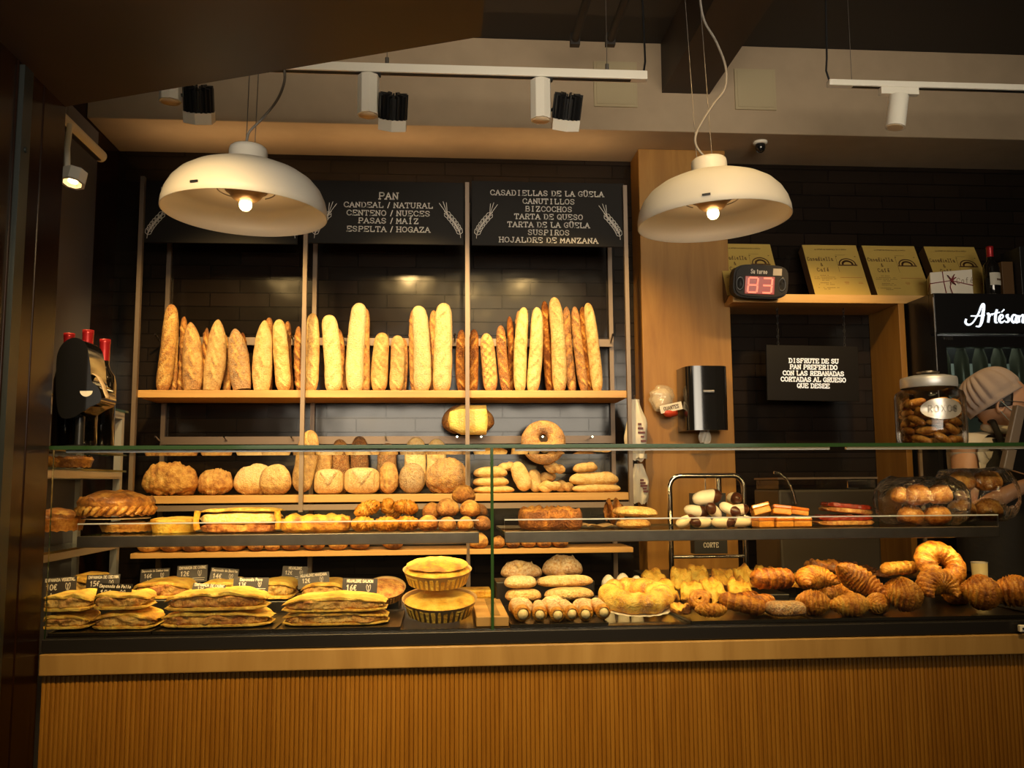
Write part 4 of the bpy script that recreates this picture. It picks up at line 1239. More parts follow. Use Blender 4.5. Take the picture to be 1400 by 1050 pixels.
for ch, cx in (('8', -0.038), ('3', 0.026)):
    hw_, hh_ = 0.0205, 0.0325
    co = {'a': ((-hw_, hh_), (hw_, hh_)), 'g': ((-hw_, 0), (hw_, 0)), 'd': ((-hw_, -hh_), (hw_, -hh_)), 'f': ((-hw_, 0), (-hw_, hh_)), 'b': ((hw_, 0), (hw_, hh_)), 'e': ((-hw_, -hh_), (-hw_, 0)), 'c': ((hw_, -hh_), (hw_, 0))}
    for s in SEG[ch]:
        (x0, z0), (x1, z1) = co[s]
        k = 0.12
        ribbon(b, [(cx + lerp(x0, x1, k) + 0.0015 * z0 / hh_, -0.018 + lerp(z0, z1, k)), (cx + lerp(x0, x1, 1 - k) + 0.0015 * z1 / hh_, -0.018 + lerp(z0, z1, 1 - k))], 0.0076, 0, Matrix.Translation((0, -0.0155, 0)), 0.0012)
b.build('digits', 'led', t)
b = MB(); b.text('Su turno', 0.019, 0.42, 0.15, 0.10, False, (-0.012, 0.044), 'C', 0, Matrix.Translation((0, -0.0128, 0)))
b.build('lettering', 'chalk', t)
for s in (-1, 1):
    b = MB(); b.lathe([(0, 0.0), (0.013, 0.0), (0.016, 0.003), (0.018, 0.0)], 24, T=Matrix.Translation((s * 0.094, -0.012, -0.012)) @ Matrix.Rotation(PI / 2, 4, 'X') @ Matrix.Diagonal((1, 1.9, 1, 1)))
    b.build('speaker', 'black', t)
b = MB(); b.box(0.05, 0.09, -0.0135, -0.011, 0.028, 0.060); b.build('light_corner', simple('pale_plastic_corner', (0.42, 0.34, 0.24), 0.4), t, bevel=0.004)
b = MB(); b.box(-0.02, 0.02, 0.06, 0.094, -0.072, -0.045); b.build('wall_bracket', 'black', t)

# sign that hangs on two chains under the shelf
Yn = 4.12
a, c = at(1050, 548, Yn), at(1172, 473, Yn)
cx, cz = (a.x + c.x) / 2, (a.z + c.z) / 2
t = thing('hanging_sign', 'black sign about sliced bread hanging on two chains under the oak shelf', 'sign', (cx, Yn, cz), (0, R(0.8), 0))
b = MB(); b.box(a.x - cx, c.x - cx, 0, 0.012, a.z - cz, c.z - cz); b.build('panel', 'board', t, bevel=0.001)
b = MB()
for s, py, hp in (('DISFRUTE DE SU', 493.5, 6.6), ('PAN PREFERIDO', 502, 6.6), ('CON LAS REBANADAS', 510.5, 6.6), ('CORTADAS AL GRUESO', 519, 6.6), ('QUE DESEE', 527.5, 6.6)):
    q = at(1112, py, Yn)
    b.text(s, hp * .93 * sx, 0.76, 0.25, 0.20, True, (q.x - cx, q.z - cz), 'C', 0, Matrix.Translation((0, -0.0015, 0)))
b.build('lettering', simple('glow_white_lettering', (0.92, 0.90, 0.84), 0.6, emis=(1, 0.95, 0.86), estr=0.22), t)  # faint glow put into the white to brighten the letters
for px in (1064, 1155):
    q = at(px, 474, Yn)
    b = MB(); z = c.z - cz; zt_ = za - 0.040 - cz; k = 0
    while z < zt_:
        T = Matrix.Translation((q.x - cx, 0.006, z + 0.009)) @ Matrix.Rotation(PI / 2 * (k % 2), 4, 'Z')
        b.tube([(0.0045 * math.cos(x), 0, 0.010 * math.sin(x)) for x in [2 * PI * j / 8 for j in range(9)]], 0.0014, 5, 0, False, T)
        z += 0.0165; k += 1
    b.build('chain', 'black', t)

# ------------------------------------------------------------------ fridge and goods on top of it
YF = 3.78
pa = at(1274, 401, YF)
fx0, fx1, fz = pa.x, pa.x + 0.72, pa.z
t = thing('drinks_fridge', 'tall black drinks fridge with a lit script sign across its head', 'fridge', (fx0, YF, 0))
b = MB()
for x0, x1, y0, y1, z0, z1 in ((0, 0.03, 0.03, 0.50, 0.02, fz), (0.69, 0.72, 0.03, 0.50, 0.02, fz), (0.03, 0.69, 0.47, 0.50, 0.02, fz), (0.03, 0.69, 0.03, 0.47, fz - 0.04, fz), (0.03, 0.69, 0.03, 0.47, 0.02, 0.16)):
    b.box(x0, x1, y0, y1, z0, z1)
b.build('cabinet', 'fridge', t)
zs0 = at(1300, 456, YF).z
b = MB(); b.box(0.0, 0.72, -0.012, 0.03, zs0, fz - 0.001); b.build('sign_head', 'fridge', t, bevel=0.003)
# brush script, stroke by stroke, letter widths in px of the photo
SCRIPT = [
    [(1321, 436, 3.0), (1320, 441, 3.4), (1324, 444, 3), (1330, 441, 2.2), (1337, 430, 2.6), (1342, 418, 3.4), (1345, 417, 4), (1344, 428, 5), (1342, 440, 4.6), (1339, 446, 3), (1334, 446, 1.6)],
    [(1327, 432, 1.6), (1336, 432, 2), (1346, 431, 1.6)],
    [(1349, 429, 2), (1352, 430, 4), (1351, 441, 3.6)], [(1352, 434, 2), (1355, 430, 2.6), (1358, 430, 3)],
    [(1363, 423, 3.4), (1361, 432, 4), (1361, 440, 3.4), (1364, 441, 1.6)], [(1358, 429, 1.8), (1367, 427, 1.8)],
    [(1367, 437, 1.6), (1371, 434, 2.2), (1371, 431, 2.2), (1368, 431, 3), (1366, 437, 4), (1369, 441, 3), (1374, 438, 1.5)], [(1369, 427, 1.6), (1373, 423, 2.2)],
    [(1379, 430, 2.4), (1376, 432, 3.4), (1379, 436, 4), (1378, 440, 3), (1374, 440, 1.8)],
    [(1389, 431, 2.4), (1385, 431, 3), (1383, 437, 4), (1386, 441, 3), (1389, 436, 2.4), (1390, 431, 3), (1389, 440, 3.6), (1392, 441, 1.4)],
    [(1393, 431, 2.6), (1393, 441, 3.8)], [(1393, 435, 1.6), (1397, 431, 2.4), (1399, 432, 3.6), (1398, 440, 3.6), (1401, 441, 1.4)],
    [(1407, 431, 2.4), (1404, 432, 3.2), (1402, 437, 4), (1405, 441, 3), (1409, 438, 3), (1409, 432, 3.2), (1407, 431, 2.4)],
]
b = MB()
for st in SCRIPT:
    P_ = []
    for i in range(len(st) - 1):
        q0, q1, q2, q3 = [Vector(st[min(max(i + d, 0), len(st) - 1)]) for d in (-1, 0, 1, 2)]
        for k in range(6):
            u = k / 6
            P_.append(0.5 * ((2 * q1) + (q2 - q0) * u + (2 * q0 - 5 * q1 + 4 * q2 - q3) * u * u + (3 * q1 - q0 - 3 * q2 + q3) * u ** 3))
    P_.append(Vector(st[-1]))
    vv = []
    for i, q in enumerate(P_):
        d = P_[min(i + 1, len(P_) - 1)] - P_[max(i - 1, 0)]
        nrm = Vector((-d.y, d.x)).normalized() * max(q.z, 1) * 0.45
        for sg in (1, -1):
            w3 = at(q.x + sg * nrm.x, q.y + sg * nrm.y, YF - 0.014)
            vv.append((w3.x - fx0, -0.0145, w3.z))
    b.add(vv, [(2 * i, 2 * i + 2, 2 * i + 3, 2 * i + 1) for i in range(len(P_) - 1)])
b.build('script_lettering', 'signlight', t)
zd0 = zs0 - 0.012
b = MB()
for x0, x1, z0, z1 in ((0, 0.72, zd0 - 0.05, zd0), (0, 0.72, 0.1, 0.16), (0, 0.045, 0.16, zd0 - 0.05), (0.675, 0.72, 0.16, zd0 - 0.05)):
    b.box(x0, x1, -0.012, 0.028, z0, z1)
b.text('VISOR', 0.012, 0.55, 0.15, 0.2, False, (0.055, zd0 - 0.012), 'C', 1, Matrix.Translation((0, -0.0135, 0)))
dr = b.build('fridge_door', ['fridge', 'wire'], t)
b = MB(); b.box(0.045, 0.675, -0.004, 0.004, 0.16, zd0 - 0.05); b.build('door_pane', 'door_glass', dr)
b = MB(); b.box(-0.0015, 0.0005, -0.011, -0.006, zs0 - 0.38, fz - 0.02); b.build('edge_strip', 'alu', t)
b = MB(); b.box(0.031, 0.689, 0.462, 0.4695, 0.16, zd0 - 0.06); b.build('inner_back', simple('pale_fridge_interior', (0.34, 0.37, 0.33), 0.5), t)
area_light('fridge_inner_light', (fx0 + .36, YF + .12, fz - .06), (fx0 + .36, YF + .30, 1.2), .60, .05, 1.8, (1.0, .98, .86))
zr0 = at(1330, 527, YF).z
for k, z in enumerate((zr0, zr0 - 0.34, zr0 - 0.68)):
    b = MB(); b.box(0.032, 0.688, 0.034, 0.40, z - 0.004, z + 0.000, 2)
    b.box(0.047, 0.673, 0.030, 0.034, z - 0.010, z + 0.010, 0)
    for j in range(26):
        b.box(0.06 + j * 0.023, 0.060 + j * 0.023 + 0.010, 0.0292, 0.030, z - 0.006, z + 0.006, 1)
    b.build('price_rail', ['label', 'black', 'steel'], t)
for k in range(7):
    bt = thing('water_bottle', 'clear bottle behind the fridge door, ' + ['first', 'second', 'third', 'fourth', 'fifth', 'sixth', 'last'][k] + ' of the row from its hinge edge', 'bottle', (fx0 + 0.09 + k * 0.088, YF + 0.10, zr0 + 0.001), group='bottles behind the fridge door')
    b = MB(); b.lathe([(0, 0), (0.030, 0.002), (0.032, 0.02), (0.032, 0.13), (0.014, 0.19), (0.013, 0.215), (0, 0.216)], 20); b.build('bottle_body', simple('pale_bottle', (0.16, 0.16, 0.12), 0.2), bt)
# white parcel with string
Yw = 3.93
p = at(1303, 401, Yw - 0.02)
s = mpp(Yw)
zf = fz + 0.001
t = thing('tied_parcel', 'white parcel box tied with dark red string on top of the fridge', 'parcel', (p.x, Yw, zf), (0, 0, R(-24)))
b = MB(); b.box(-0.088, 0.088, -0.05, 0.09, 0.0, 0.128); b.build('carton', 'paper', t, bevel=0.003)
b = MB()
b.tube([(-0.0895, 0.04, 0.055), (-0.089, -0.051, 0.075), (0.0, -0.0525, 0.082), (0.089, -0.051, 0.052)], 0.0022, 6)
b.tube([(-0.02, -0.052, 0.0), (-0.03, -0.053, 0.07), (-0.035, -0.051, 0.129)], 0.0018, 6)
for a1 in (-0.7, 0.4, 0.9, 2.3):
    b.tube([(0, -0.054, 0.082), (0.012 * math.cos(a1), -0.060, 0.082 + 0.02 * math.sin(a1)), (0.022 * math.cos(a1), -0.056, 0.082 + 0.034 * math.sin(a1)), (0.004, -0.054, 0.080)], 0.0022, 6)
b.tube([(0, -0.055, 0.08), (-0.006, -0.056, 0.05), (0.004, -0.054, 0.012)], 0.0018, 6)
b.build('string', simple('dark_red_string', (0.22, 0.02, 0.03), 0.7), t)
b = MB(); b.text('& Café', 0.026, 0.5, 0.10, 0.2, False, (0.042, 0.078), 'C', 0, Matrix.Translation((0, -0.0512, 0)))
gp = simple('grey_brown_print', (0.34, 0.26, 0.18), 0.7)
b.build('lettering', gp, t)
b = MB(); b.cbox((-0.0885, 0.02, 0.06), (0.001, 0.055, 0.09)); b.build('side_print', gp, t)
# wine bottle
def wine_bottle(loc, label, group=None, h=0.31, body='wine', cap='capsule', lab=True, rz=0):
    t = thing('wine_bottle', label, 'bottle', loc, (0, 0, rz), group)
    k = h / 0.31
    b = MB(); b.lathe([(0, 0), (0.034, 0.001), (0.037, 0.006), (0.037, 0.185 * k), (0.032, 0.207 * k), (0.018, 0.225 * k), (0.0145, 0.240 * k), (0.0145, 0.262 * k)], 32); b.build('bottle_body', body, t)
    b = MB(); b.lathe([(0.0152, 0.250 * k), (0.0155, 0.298 * k), (0.0162, 0.300 * k), (0.0162, 0.310 * k), (0, 0.310 * k)], 24); b.build('capsule', cap, t)
    if lab:
        b = MB()
        n_ = 14
        v = []
        for j in range(n_ + 1):
            a_ = R(-90 - 62 + 124 * j / n_)
            v += [(0.0374 * math.cos(a_), 0.0374 * math.sin(a_), z) for z in (0.085 * k, 0.155 * k)]
        b.add(v, [(2 * j, 2 * j + 2, 2 * j + 3, 2 * j + 1) for j in range(n_)], 0, True)
        for j in range(4):
            b.cbox((-0.009 + 0.006 * j, -0.0378, 0.115 * k), (0.004, 0.0008, 0.010), 1)
        b.build('label', ['label', 'boxink'], t)
    return t
p = at(1357, 400, 3.95)
wine_bottle((p.x, 3.95, zf), 'dark wine bottle with a red capsule beside the tied parcel', h=0.262, rz=R(18))
# black gift boxes at the edge of the picture
for i, (x0, x1, y0, yy, h_) in enumerate(((1372, 1383, 335, 4.02, .21), (1398, 1440, 318, 3.97, .272))):
    a = at(x0, 400, yy); c = at(x1, y0, yy)
    t = thing('gift_box', 'slim dark carton beside the wine bottle on the fridge' if i == 0 else 'black take-away carton with a pale window, next to the slim dark carton', 'box', ((a.x + c.x) / 2, yy, zf))
    hw_ = (c.x - a.x) / 2
    b = MB(); b.box(-hw_, hw_, 0, 0.10 + 0.05 * i, 0, h_); b.build('carton', 'boxside' if i == 0 else 'black', t, bevel=0.002)
    if i:
        b = MB(); b.box(-0.06, 0.075, -0.002, 0.0, 0.025, 0.165, 0); b.box(-0.05, 0.08, -0.003, -0.002, 0.05, 0.14, 1); b.build('window', ['goldbox', 'black'], t)
        b = MB(); b.text('TAKE AWAY', 0.015, 0.5, 0.14, 0.2, False, (0.012, 0.215), 'C', 0, Matrix.Translation((0, -0.0012, 0)))
        b.box(-0.035, 0.045, -0.0015, 0, 0.24, 0.258); b.build('lettering', 'chalk', t)

# ------------------------------------------------------------------ bread builder
def nz(p, s, seed):
    return noise.noise(Vector((p[0] * s + seed * 7.13, p[1] * s + seed * 3.7, p[2] * s - seed * 5.1)))


def loaf_mesh(L_, W_, H_, seed, pe=2.6, flat=0.45, bend=0.0, lump=0.06, base=0.45, flour=0.0, seeds=0.0, slashes=(), nu=44, nv=36, stand=False, skew=0.0, taper=(1, 1), sq=1.0, pw=0.5, cut=0.0):
    """a loaf along X resting on z = 0 (or standing along Z): slashes are (u, v, angle, length, width, depth); v 0.25 is the top, or the side that faces the shop when standing"""
    def fn(u, v):
        a = 2 * PI * v
        ue = 0.5 - 0.5 * math.cos(PI * u)
        q = abs(2 * (cut + (1 - cut) * ue) - 1)
        pr = max(0.0, 1 - q ** pe) ** pw * lerp(taper[0], taper[1], ue)
        ca, sa = math.cos(a), math.sin(a)
        ca = math.copysign(abs(ca) ** sq, ca)
        sa = math.copysign(abs(sa) ** sq, sa)
        x = (ue - 0.5) * L_
        y = ca * W_ / 2 * pr
        z = sa * H_ / 2 * pr
        n1 = nz((x, y, z), 9, seed) + 0.5 * nz((x, y, z), 22, seed + 3) + 0.42 * nz((x, y, z), 55, seed + 5) + 0.22 * nz((x, y, z), 120, seed + 6)
        k = 1 + lump * n1 * 2
        tone = base + 0.20 * n1 + 0.18 * sstep(0.7, 1.0, q) + 0.22 * sstep(-.1, -.9, sa) * (0 if stand else 1)  # crust tone, with shade painted into the lower side of lying loaves
        fl = flour * (0.35 + 0.65 * sstep(-0.3, 0.6, sa))
        dsp = 0.0
        rr = (W_ + H_) / 4
        for (u0, v0, an, ln, wd, dp) in slashes:
            da = (v - v0 + 0.5) % 1.0 - 0.5
            if abs(da) > 0.3:
                continue
            ax, bx = (ue - u0) * L_, da * 2 * PI * rr
            c_, s_ = math.cos(an), math.sin(an)
            p_, q_ = ax * c_ + bx * s_, -ax * s_ + bx * c_
            win = sstep(1.0, 0.75, abs(p_) / (ln / 2))
            if win <= 0:
                continue
            wl = wd * (0.35 + 0.65 * math.sqrt(max(0, 1 - min(1, abs(p_) / (ln / 2)) ** 2)))
            g = math.exp(-(q_ / wl) ** 2) * win
            ear = math.exp(-((q_ - 1.7 * wl) / (0.7 * wl)) ** 2) * win
            dsp += -1.5 * dp * g + dp * 1.5 * ear
            tone += -0.50 * g + 0.42 * ear
            fl *= 1 - 0.8 * g
        y = y * k + ca * dsp
        z = z * k + sa * dsp
        if not stand:
            if z < 0:
                z *= flat
            z += H_ / 2 * flat * 0.94
            z = max(z, 0.0)
            y += bend * math.sin(PI * ue) + skew * z
            p = Vector((x, y, z))
        else:
            z += bend * 0.0
            p = Vector((y + bend * math.sin(PI * ue), -z, x + L_ / 2))
            if p.z < 0.0:
                p.z = 0.0
        return p, (max(0, min(1, tone)), max(0, min(1, fl)), seeds)
    b = MB()
    b.surf(fn, nu, nv)
    return b


def put(mb, name, mat_, loc, rot, label, cat, group=None):
    return tag(mb.build(name, mat_, None, loc, rot), label, cat, group)


ORD = ['first', 'second', 'third', 'fourth', 'fifth', 'sixth', 'seventh', 'eighth', 'ninth', 'tenth', 'eleventh', 'twelfth', 'thirteenth', 'fourteenth', 'fifteenth']

# ------------------------------------------------------------------ tall breads on the top board
# (px foot, px top, py top, width px, depth row, shape, base, flour, seeds, material, label)
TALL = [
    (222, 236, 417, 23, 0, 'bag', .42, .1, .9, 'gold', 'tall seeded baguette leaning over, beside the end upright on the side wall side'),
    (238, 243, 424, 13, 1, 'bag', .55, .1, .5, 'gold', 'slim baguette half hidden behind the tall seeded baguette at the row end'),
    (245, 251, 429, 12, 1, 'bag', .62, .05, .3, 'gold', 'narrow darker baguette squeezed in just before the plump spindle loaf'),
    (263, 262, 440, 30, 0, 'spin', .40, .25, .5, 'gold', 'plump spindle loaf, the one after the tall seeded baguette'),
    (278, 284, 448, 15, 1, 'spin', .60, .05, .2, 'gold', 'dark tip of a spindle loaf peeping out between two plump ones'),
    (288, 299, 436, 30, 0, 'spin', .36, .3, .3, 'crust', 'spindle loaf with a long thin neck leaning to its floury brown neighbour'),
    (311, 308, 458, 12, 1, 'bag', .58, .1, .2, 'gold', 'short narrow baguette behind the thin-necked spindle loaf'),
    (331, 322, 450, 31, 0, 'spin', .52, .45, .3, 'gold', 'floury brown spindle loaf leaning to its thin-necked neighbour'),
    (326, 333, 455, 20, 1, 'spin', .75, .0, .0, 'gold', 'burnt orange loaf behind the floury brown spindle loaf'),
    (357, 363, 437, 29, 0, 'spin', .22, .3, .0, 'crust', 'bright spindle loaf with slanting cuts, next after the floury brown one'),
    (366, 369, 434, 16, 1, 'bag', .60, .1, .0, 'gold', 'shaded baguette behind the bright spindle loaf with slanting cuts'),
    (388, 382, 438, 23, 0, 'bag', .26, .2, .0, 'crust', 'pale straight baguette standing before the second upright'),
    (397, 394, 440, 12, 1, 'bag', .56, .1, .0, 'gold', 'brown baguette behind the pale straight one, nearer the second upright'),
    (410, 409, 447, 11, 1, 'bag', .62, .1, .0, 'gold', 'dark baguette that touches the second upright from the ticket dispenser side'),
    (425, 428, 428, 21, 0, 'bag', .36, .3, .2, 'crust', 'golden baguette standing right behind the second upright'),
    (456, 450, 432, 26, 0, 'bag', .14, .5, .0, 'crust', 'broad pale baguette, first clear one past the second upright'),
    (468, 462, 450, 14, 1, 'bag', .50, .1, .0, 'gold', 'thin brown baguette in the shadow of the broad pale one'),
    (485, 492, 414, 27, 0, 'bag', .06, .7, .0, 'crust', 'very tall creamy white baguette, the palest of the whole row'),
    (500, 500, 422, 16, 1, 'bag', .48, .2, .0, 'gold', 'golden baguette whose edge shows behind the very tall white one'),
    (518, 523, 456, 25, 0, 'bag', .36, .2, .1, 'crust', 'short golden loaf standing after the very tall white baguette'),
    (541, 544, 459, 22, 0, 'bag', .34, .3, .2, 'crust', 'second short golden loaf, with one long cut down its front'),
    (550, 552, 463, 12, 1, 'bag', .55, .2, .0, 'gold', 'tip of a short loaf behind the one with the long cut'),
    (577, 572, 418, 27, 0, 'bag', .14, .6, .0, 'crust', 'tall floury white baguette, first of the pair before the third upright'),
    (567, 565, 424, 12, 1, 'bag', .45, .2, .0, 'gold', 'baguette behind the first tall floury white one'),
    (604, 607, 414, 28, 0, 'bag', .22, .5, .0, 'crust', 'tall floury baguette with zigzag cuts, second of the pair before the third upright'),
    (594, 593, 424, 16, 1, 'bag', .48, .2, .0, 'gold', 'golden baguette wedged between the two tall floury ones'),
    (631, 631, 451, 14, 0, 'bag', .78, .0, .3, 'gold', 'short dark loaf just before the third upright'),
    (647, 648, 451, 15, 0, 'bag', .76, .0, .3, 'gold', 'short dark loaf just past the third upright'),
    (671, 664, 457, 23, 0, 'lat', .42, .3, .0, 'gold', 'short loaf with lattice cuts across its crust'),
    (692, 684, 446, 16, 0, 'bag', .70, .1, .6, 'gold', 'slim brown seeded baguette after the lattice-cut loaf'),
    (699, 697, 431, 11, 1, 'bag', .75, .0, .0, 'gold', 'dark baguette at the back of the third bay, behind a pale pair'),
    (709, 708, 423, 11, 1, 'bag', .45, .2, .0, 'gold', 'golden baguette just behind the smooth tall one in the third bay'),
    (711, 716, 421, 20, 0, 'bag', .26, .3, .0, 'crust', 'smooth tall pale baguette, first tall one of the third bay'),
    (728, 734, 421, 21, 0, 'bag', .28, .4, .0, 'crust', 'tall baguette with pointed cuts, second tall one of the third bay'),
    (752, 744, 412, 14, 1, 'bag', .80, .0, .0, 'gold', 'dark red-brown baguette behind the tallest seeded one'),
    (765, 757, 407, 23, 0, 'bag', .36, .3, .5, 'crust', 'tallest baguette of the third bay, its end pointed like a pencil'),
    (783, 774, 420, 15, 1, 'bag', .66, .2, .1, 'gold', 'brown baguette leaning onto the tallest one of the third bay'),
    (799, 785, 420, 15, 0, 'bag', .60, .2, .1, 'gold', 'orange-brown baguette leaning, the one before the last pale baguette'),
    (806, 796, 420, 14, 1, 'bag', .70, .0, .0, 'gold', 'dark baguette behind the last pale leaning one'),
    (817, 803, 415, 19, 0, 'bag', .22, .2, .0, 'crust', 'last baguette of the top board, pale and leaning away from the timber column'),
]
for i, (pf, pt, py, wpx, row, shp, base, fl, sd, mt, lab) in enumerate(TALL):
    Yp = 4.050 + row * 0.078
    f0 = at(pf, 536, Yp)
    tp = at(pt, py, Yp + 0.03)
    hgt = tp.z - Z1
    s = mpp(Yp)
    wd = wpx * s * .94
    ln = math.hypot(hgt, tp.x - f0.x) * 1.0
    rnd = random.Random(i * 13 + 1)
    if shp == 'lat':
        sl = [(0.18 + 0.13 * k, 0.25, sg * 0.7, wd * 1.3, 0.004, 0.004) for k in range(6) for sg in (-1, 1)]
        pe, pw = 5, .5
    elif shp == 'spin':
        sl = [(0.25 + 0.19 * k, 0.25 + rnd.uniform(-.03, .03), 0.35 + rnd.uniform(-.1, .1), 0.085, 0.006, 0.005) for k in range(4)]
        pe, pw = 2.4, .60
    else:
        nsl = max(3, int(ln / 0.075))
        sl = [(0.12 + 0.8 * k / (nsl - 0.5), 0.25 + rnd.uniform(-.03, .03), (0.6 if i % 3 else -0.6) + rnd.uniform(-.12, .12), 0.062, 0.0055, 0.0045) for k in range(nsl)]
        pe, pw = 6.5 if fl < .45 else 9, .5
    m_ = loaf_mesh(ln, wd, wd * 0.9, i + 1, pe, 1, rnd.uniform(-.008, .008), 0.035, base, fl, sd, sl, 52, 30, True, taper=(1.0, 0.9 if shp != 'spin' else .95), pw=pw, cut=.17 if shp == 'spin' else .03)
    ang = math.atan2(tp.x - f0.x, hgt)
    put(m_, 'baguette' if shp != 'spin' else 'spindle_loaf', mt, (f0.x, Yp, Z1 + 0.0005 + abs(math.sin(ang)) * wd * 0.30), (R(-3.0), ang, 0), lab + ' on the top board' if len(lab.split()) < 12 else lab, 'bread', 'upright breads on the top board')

# ------------------------------------------------------------------ loaves on the middle board
def mid(px, Y):
    return at(px, 676, Y).x


def knot_loaf(W_, H_, seed, base, mt_sl):
    return loaf_mesh(W_, W_ * 0.8, H_ * 1.35, seed, 2.2, .48, 0, .16, base, .25, 0, mt_sl, 56, 48)


SM = mpp(4.07)
zz = Z2 + 0.0005
put(loaf_mesh(78 * SM, .16, 62 * SM, 61, 2.1, .55, 0, .20, .36, .1, 0, [(.5, .66, .9, .14, .014, .016), (.3, .72, -.5, .12, .010, .012), (.76, .70, .5, .14, .012, .014), (.62, .60, -.2, .10, .010, .010)], 60, 52), 'country_loaf', 'gold', (mid(235, 4.095), 4.095, zz), (0, 0, 0), 'big knobbly golden country loaf at the end of the middle board beside the side rack', 'bread', 'loaves on the middle board')
put(loaf_mesh(54 * SM, .14, 56 * SM, 62, 2.1, .55, 0, .20, .30, .2, 0, [(.4, .7, .6, .12, .010, .014), (.7, .64, -.6, .10, .010, .012), (.55, .58, .1, .08, .008, .01)], 56, 48), 'country_loaf', 'gold', (mid(294, 4.155), 4.155, zz), (0, 0, 0), 'knobbly yellow country loaf, second on the middle board after the big golden one', 'bread', 'loaves on the middle board')
V_CUT = [(.42, .72, .9, .10, .005, .006), (.62, .72, -.9, .10, .005, .006)]
put(loaf_mesh(62 * SM, .12, 58 * SM, 63, 2.3, .6, 0, .06, .32, .75, 0, [(.35, .68, .75, .12, .006, .006), (.62, .68, -.75, .12, .006, .006)], 56, 48), 'country_loaf', 'crust', (mid(345, 4.175), 4.175, zz), (0, 0, 0), 'smooth round pale loaf with one wide pointed cut', 'bread', 'loaves on the middle board')
put(loaf_mesh(44 * SM, .09, 54 * SM, 64, 2.2, .6, 0, .05, .42, .5, .2, [(.30 + .13 * k, .70, .8, .09, .004, .005) for k in range(4)], 50, 44), 'country_loaf', 'crust', (mid(377, 4.06), 4.06, zz), (0, 0, R(-8)), 'round brown loaf with nested slanting cuts before the second upright', 'bread', 'loaves on the middle board')


def upright_loaf(px, pt, pyt, wpx, Y, seed, base, fl, sd, mt, lab, sl=(), pe=4.5, tap=(1, .9), th=.8):
    f0, tp = at(px, 676, Y), at(pt, pyt, Y + 0.02)
    hgt = tp.z - Z2
    ang = math.atan2(tp.x - f0.x, hgt)
    wd = wpx * mpp(Y)
    m_ = loaf_mesh(hgt / math.cos(ang), wd, wd * th, seed, pe, 1, 0, .05, base, fl, sd, sl, 48, 34, True, taper=tap)
    put(m_, 'standing_loaf', mt, (f0.x, Y, zz + abs(math.sin(ang)) * wd * .35), (R(-3), ang, 0), lab, 'bread', 'loaves on the middle board')


upright_loaf(411, 428, 580, 34, 4.07, 71, .50, .35, .9, 'crust', 'tall seeded loaf standing up behind the second upright on the middle board', [(.25 + .2 * k, .3, .5, .09, .006, .006) for k in range(4)])
upright_loaf(441, 447, 606, 24, 4.185, 72, .45, .3, .6, 'crust', 'seeded standing loaf behind the first flap-topped loaf, beside the second upright')
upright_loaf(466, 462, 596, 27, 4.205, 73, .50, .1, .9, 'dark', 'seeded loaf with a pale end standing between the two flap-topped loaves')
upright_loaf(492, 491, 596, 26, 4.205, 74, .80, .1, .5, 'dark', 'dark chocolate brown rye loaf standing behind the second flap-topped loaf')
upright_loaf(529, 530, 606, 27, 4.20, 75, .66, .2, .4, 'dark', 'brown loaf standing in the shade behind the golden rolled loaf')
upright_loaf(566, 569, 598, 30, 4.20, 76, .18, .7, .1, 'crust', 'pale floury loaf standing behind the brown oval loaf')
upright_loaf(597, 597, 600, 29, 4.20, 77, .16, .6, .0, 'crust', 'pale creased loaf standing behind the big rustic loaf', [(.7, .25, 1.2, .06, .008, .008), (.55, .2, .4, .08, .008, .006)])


def flap_loaf(px, wpx, hpx, Y, seed, lab):
    """loaf with a pointed flap of dough folded over its top like an envelope"""
    wd, hh = wpx * mpp(Y), hpx * mpp(Y)
    def fn(u, v):
        a = 2 * PI * v
        ue = 0.5 - 0.5 * math.cos(PI * u)
        pr = max(0, 1 - abs(2 * ue - 1) ** 3.2) ** .5
        y, z = math.cos(a), math.sin(a)
        x = (ue - .5) * wd
        n1 = nz((x, y * .06, z * .05), 14, seed)
        k = 1 + .06 * n1
        px_, py_, pz_ = x, -0.055 * math.copysign(abs(y) ** .8, y) * pr * k, hh / 2 * math.copysign(abs(z) ** .75, z) * (pr ** .5) * k
        tone, fl = .42 + .12 * n1, .5
        if y > 0.05:                       # front face: the flap edge runs as a V
            h_ = pz_ / (hh / 2)
            edge = 0.60 - 1.0 * (1 - min(1, abs(ue - .52) / .26)) if abs(ue - .52) < .26 else 0.62
            d = h_ - edge
            if abs(ue - .52) < .30:
                g = math.exp(-(d / .07) ** 2)
                py_ += 0.007 * g if d < 0 else -0.010 * sstep(0, .12, d)
                tone += .4 * math.exp(-((d + .06) / .07) ** 2)
                if d > 0.03:
                    tone -= .22
                    fl = .85
            side = sstep(.30, .36, abs(ue - .5))
            tone -= .16 * side
            py_ -= .006 * math.exp(-((abs(ue - .5) - .34) / .03) ** 2)
        return Vector((px_, py_, pz_ + hh / 2)), (max(0, min(1, tone)), fl, .5)
    b = MB(); b.surf(fn, 56, 48)
    put(b, 'flap_topped_loaf', 'crust', (mid(px, Y), Y, zz), (R(-6), 0, 0), lab, 'bread', 'loaves on the middle board')


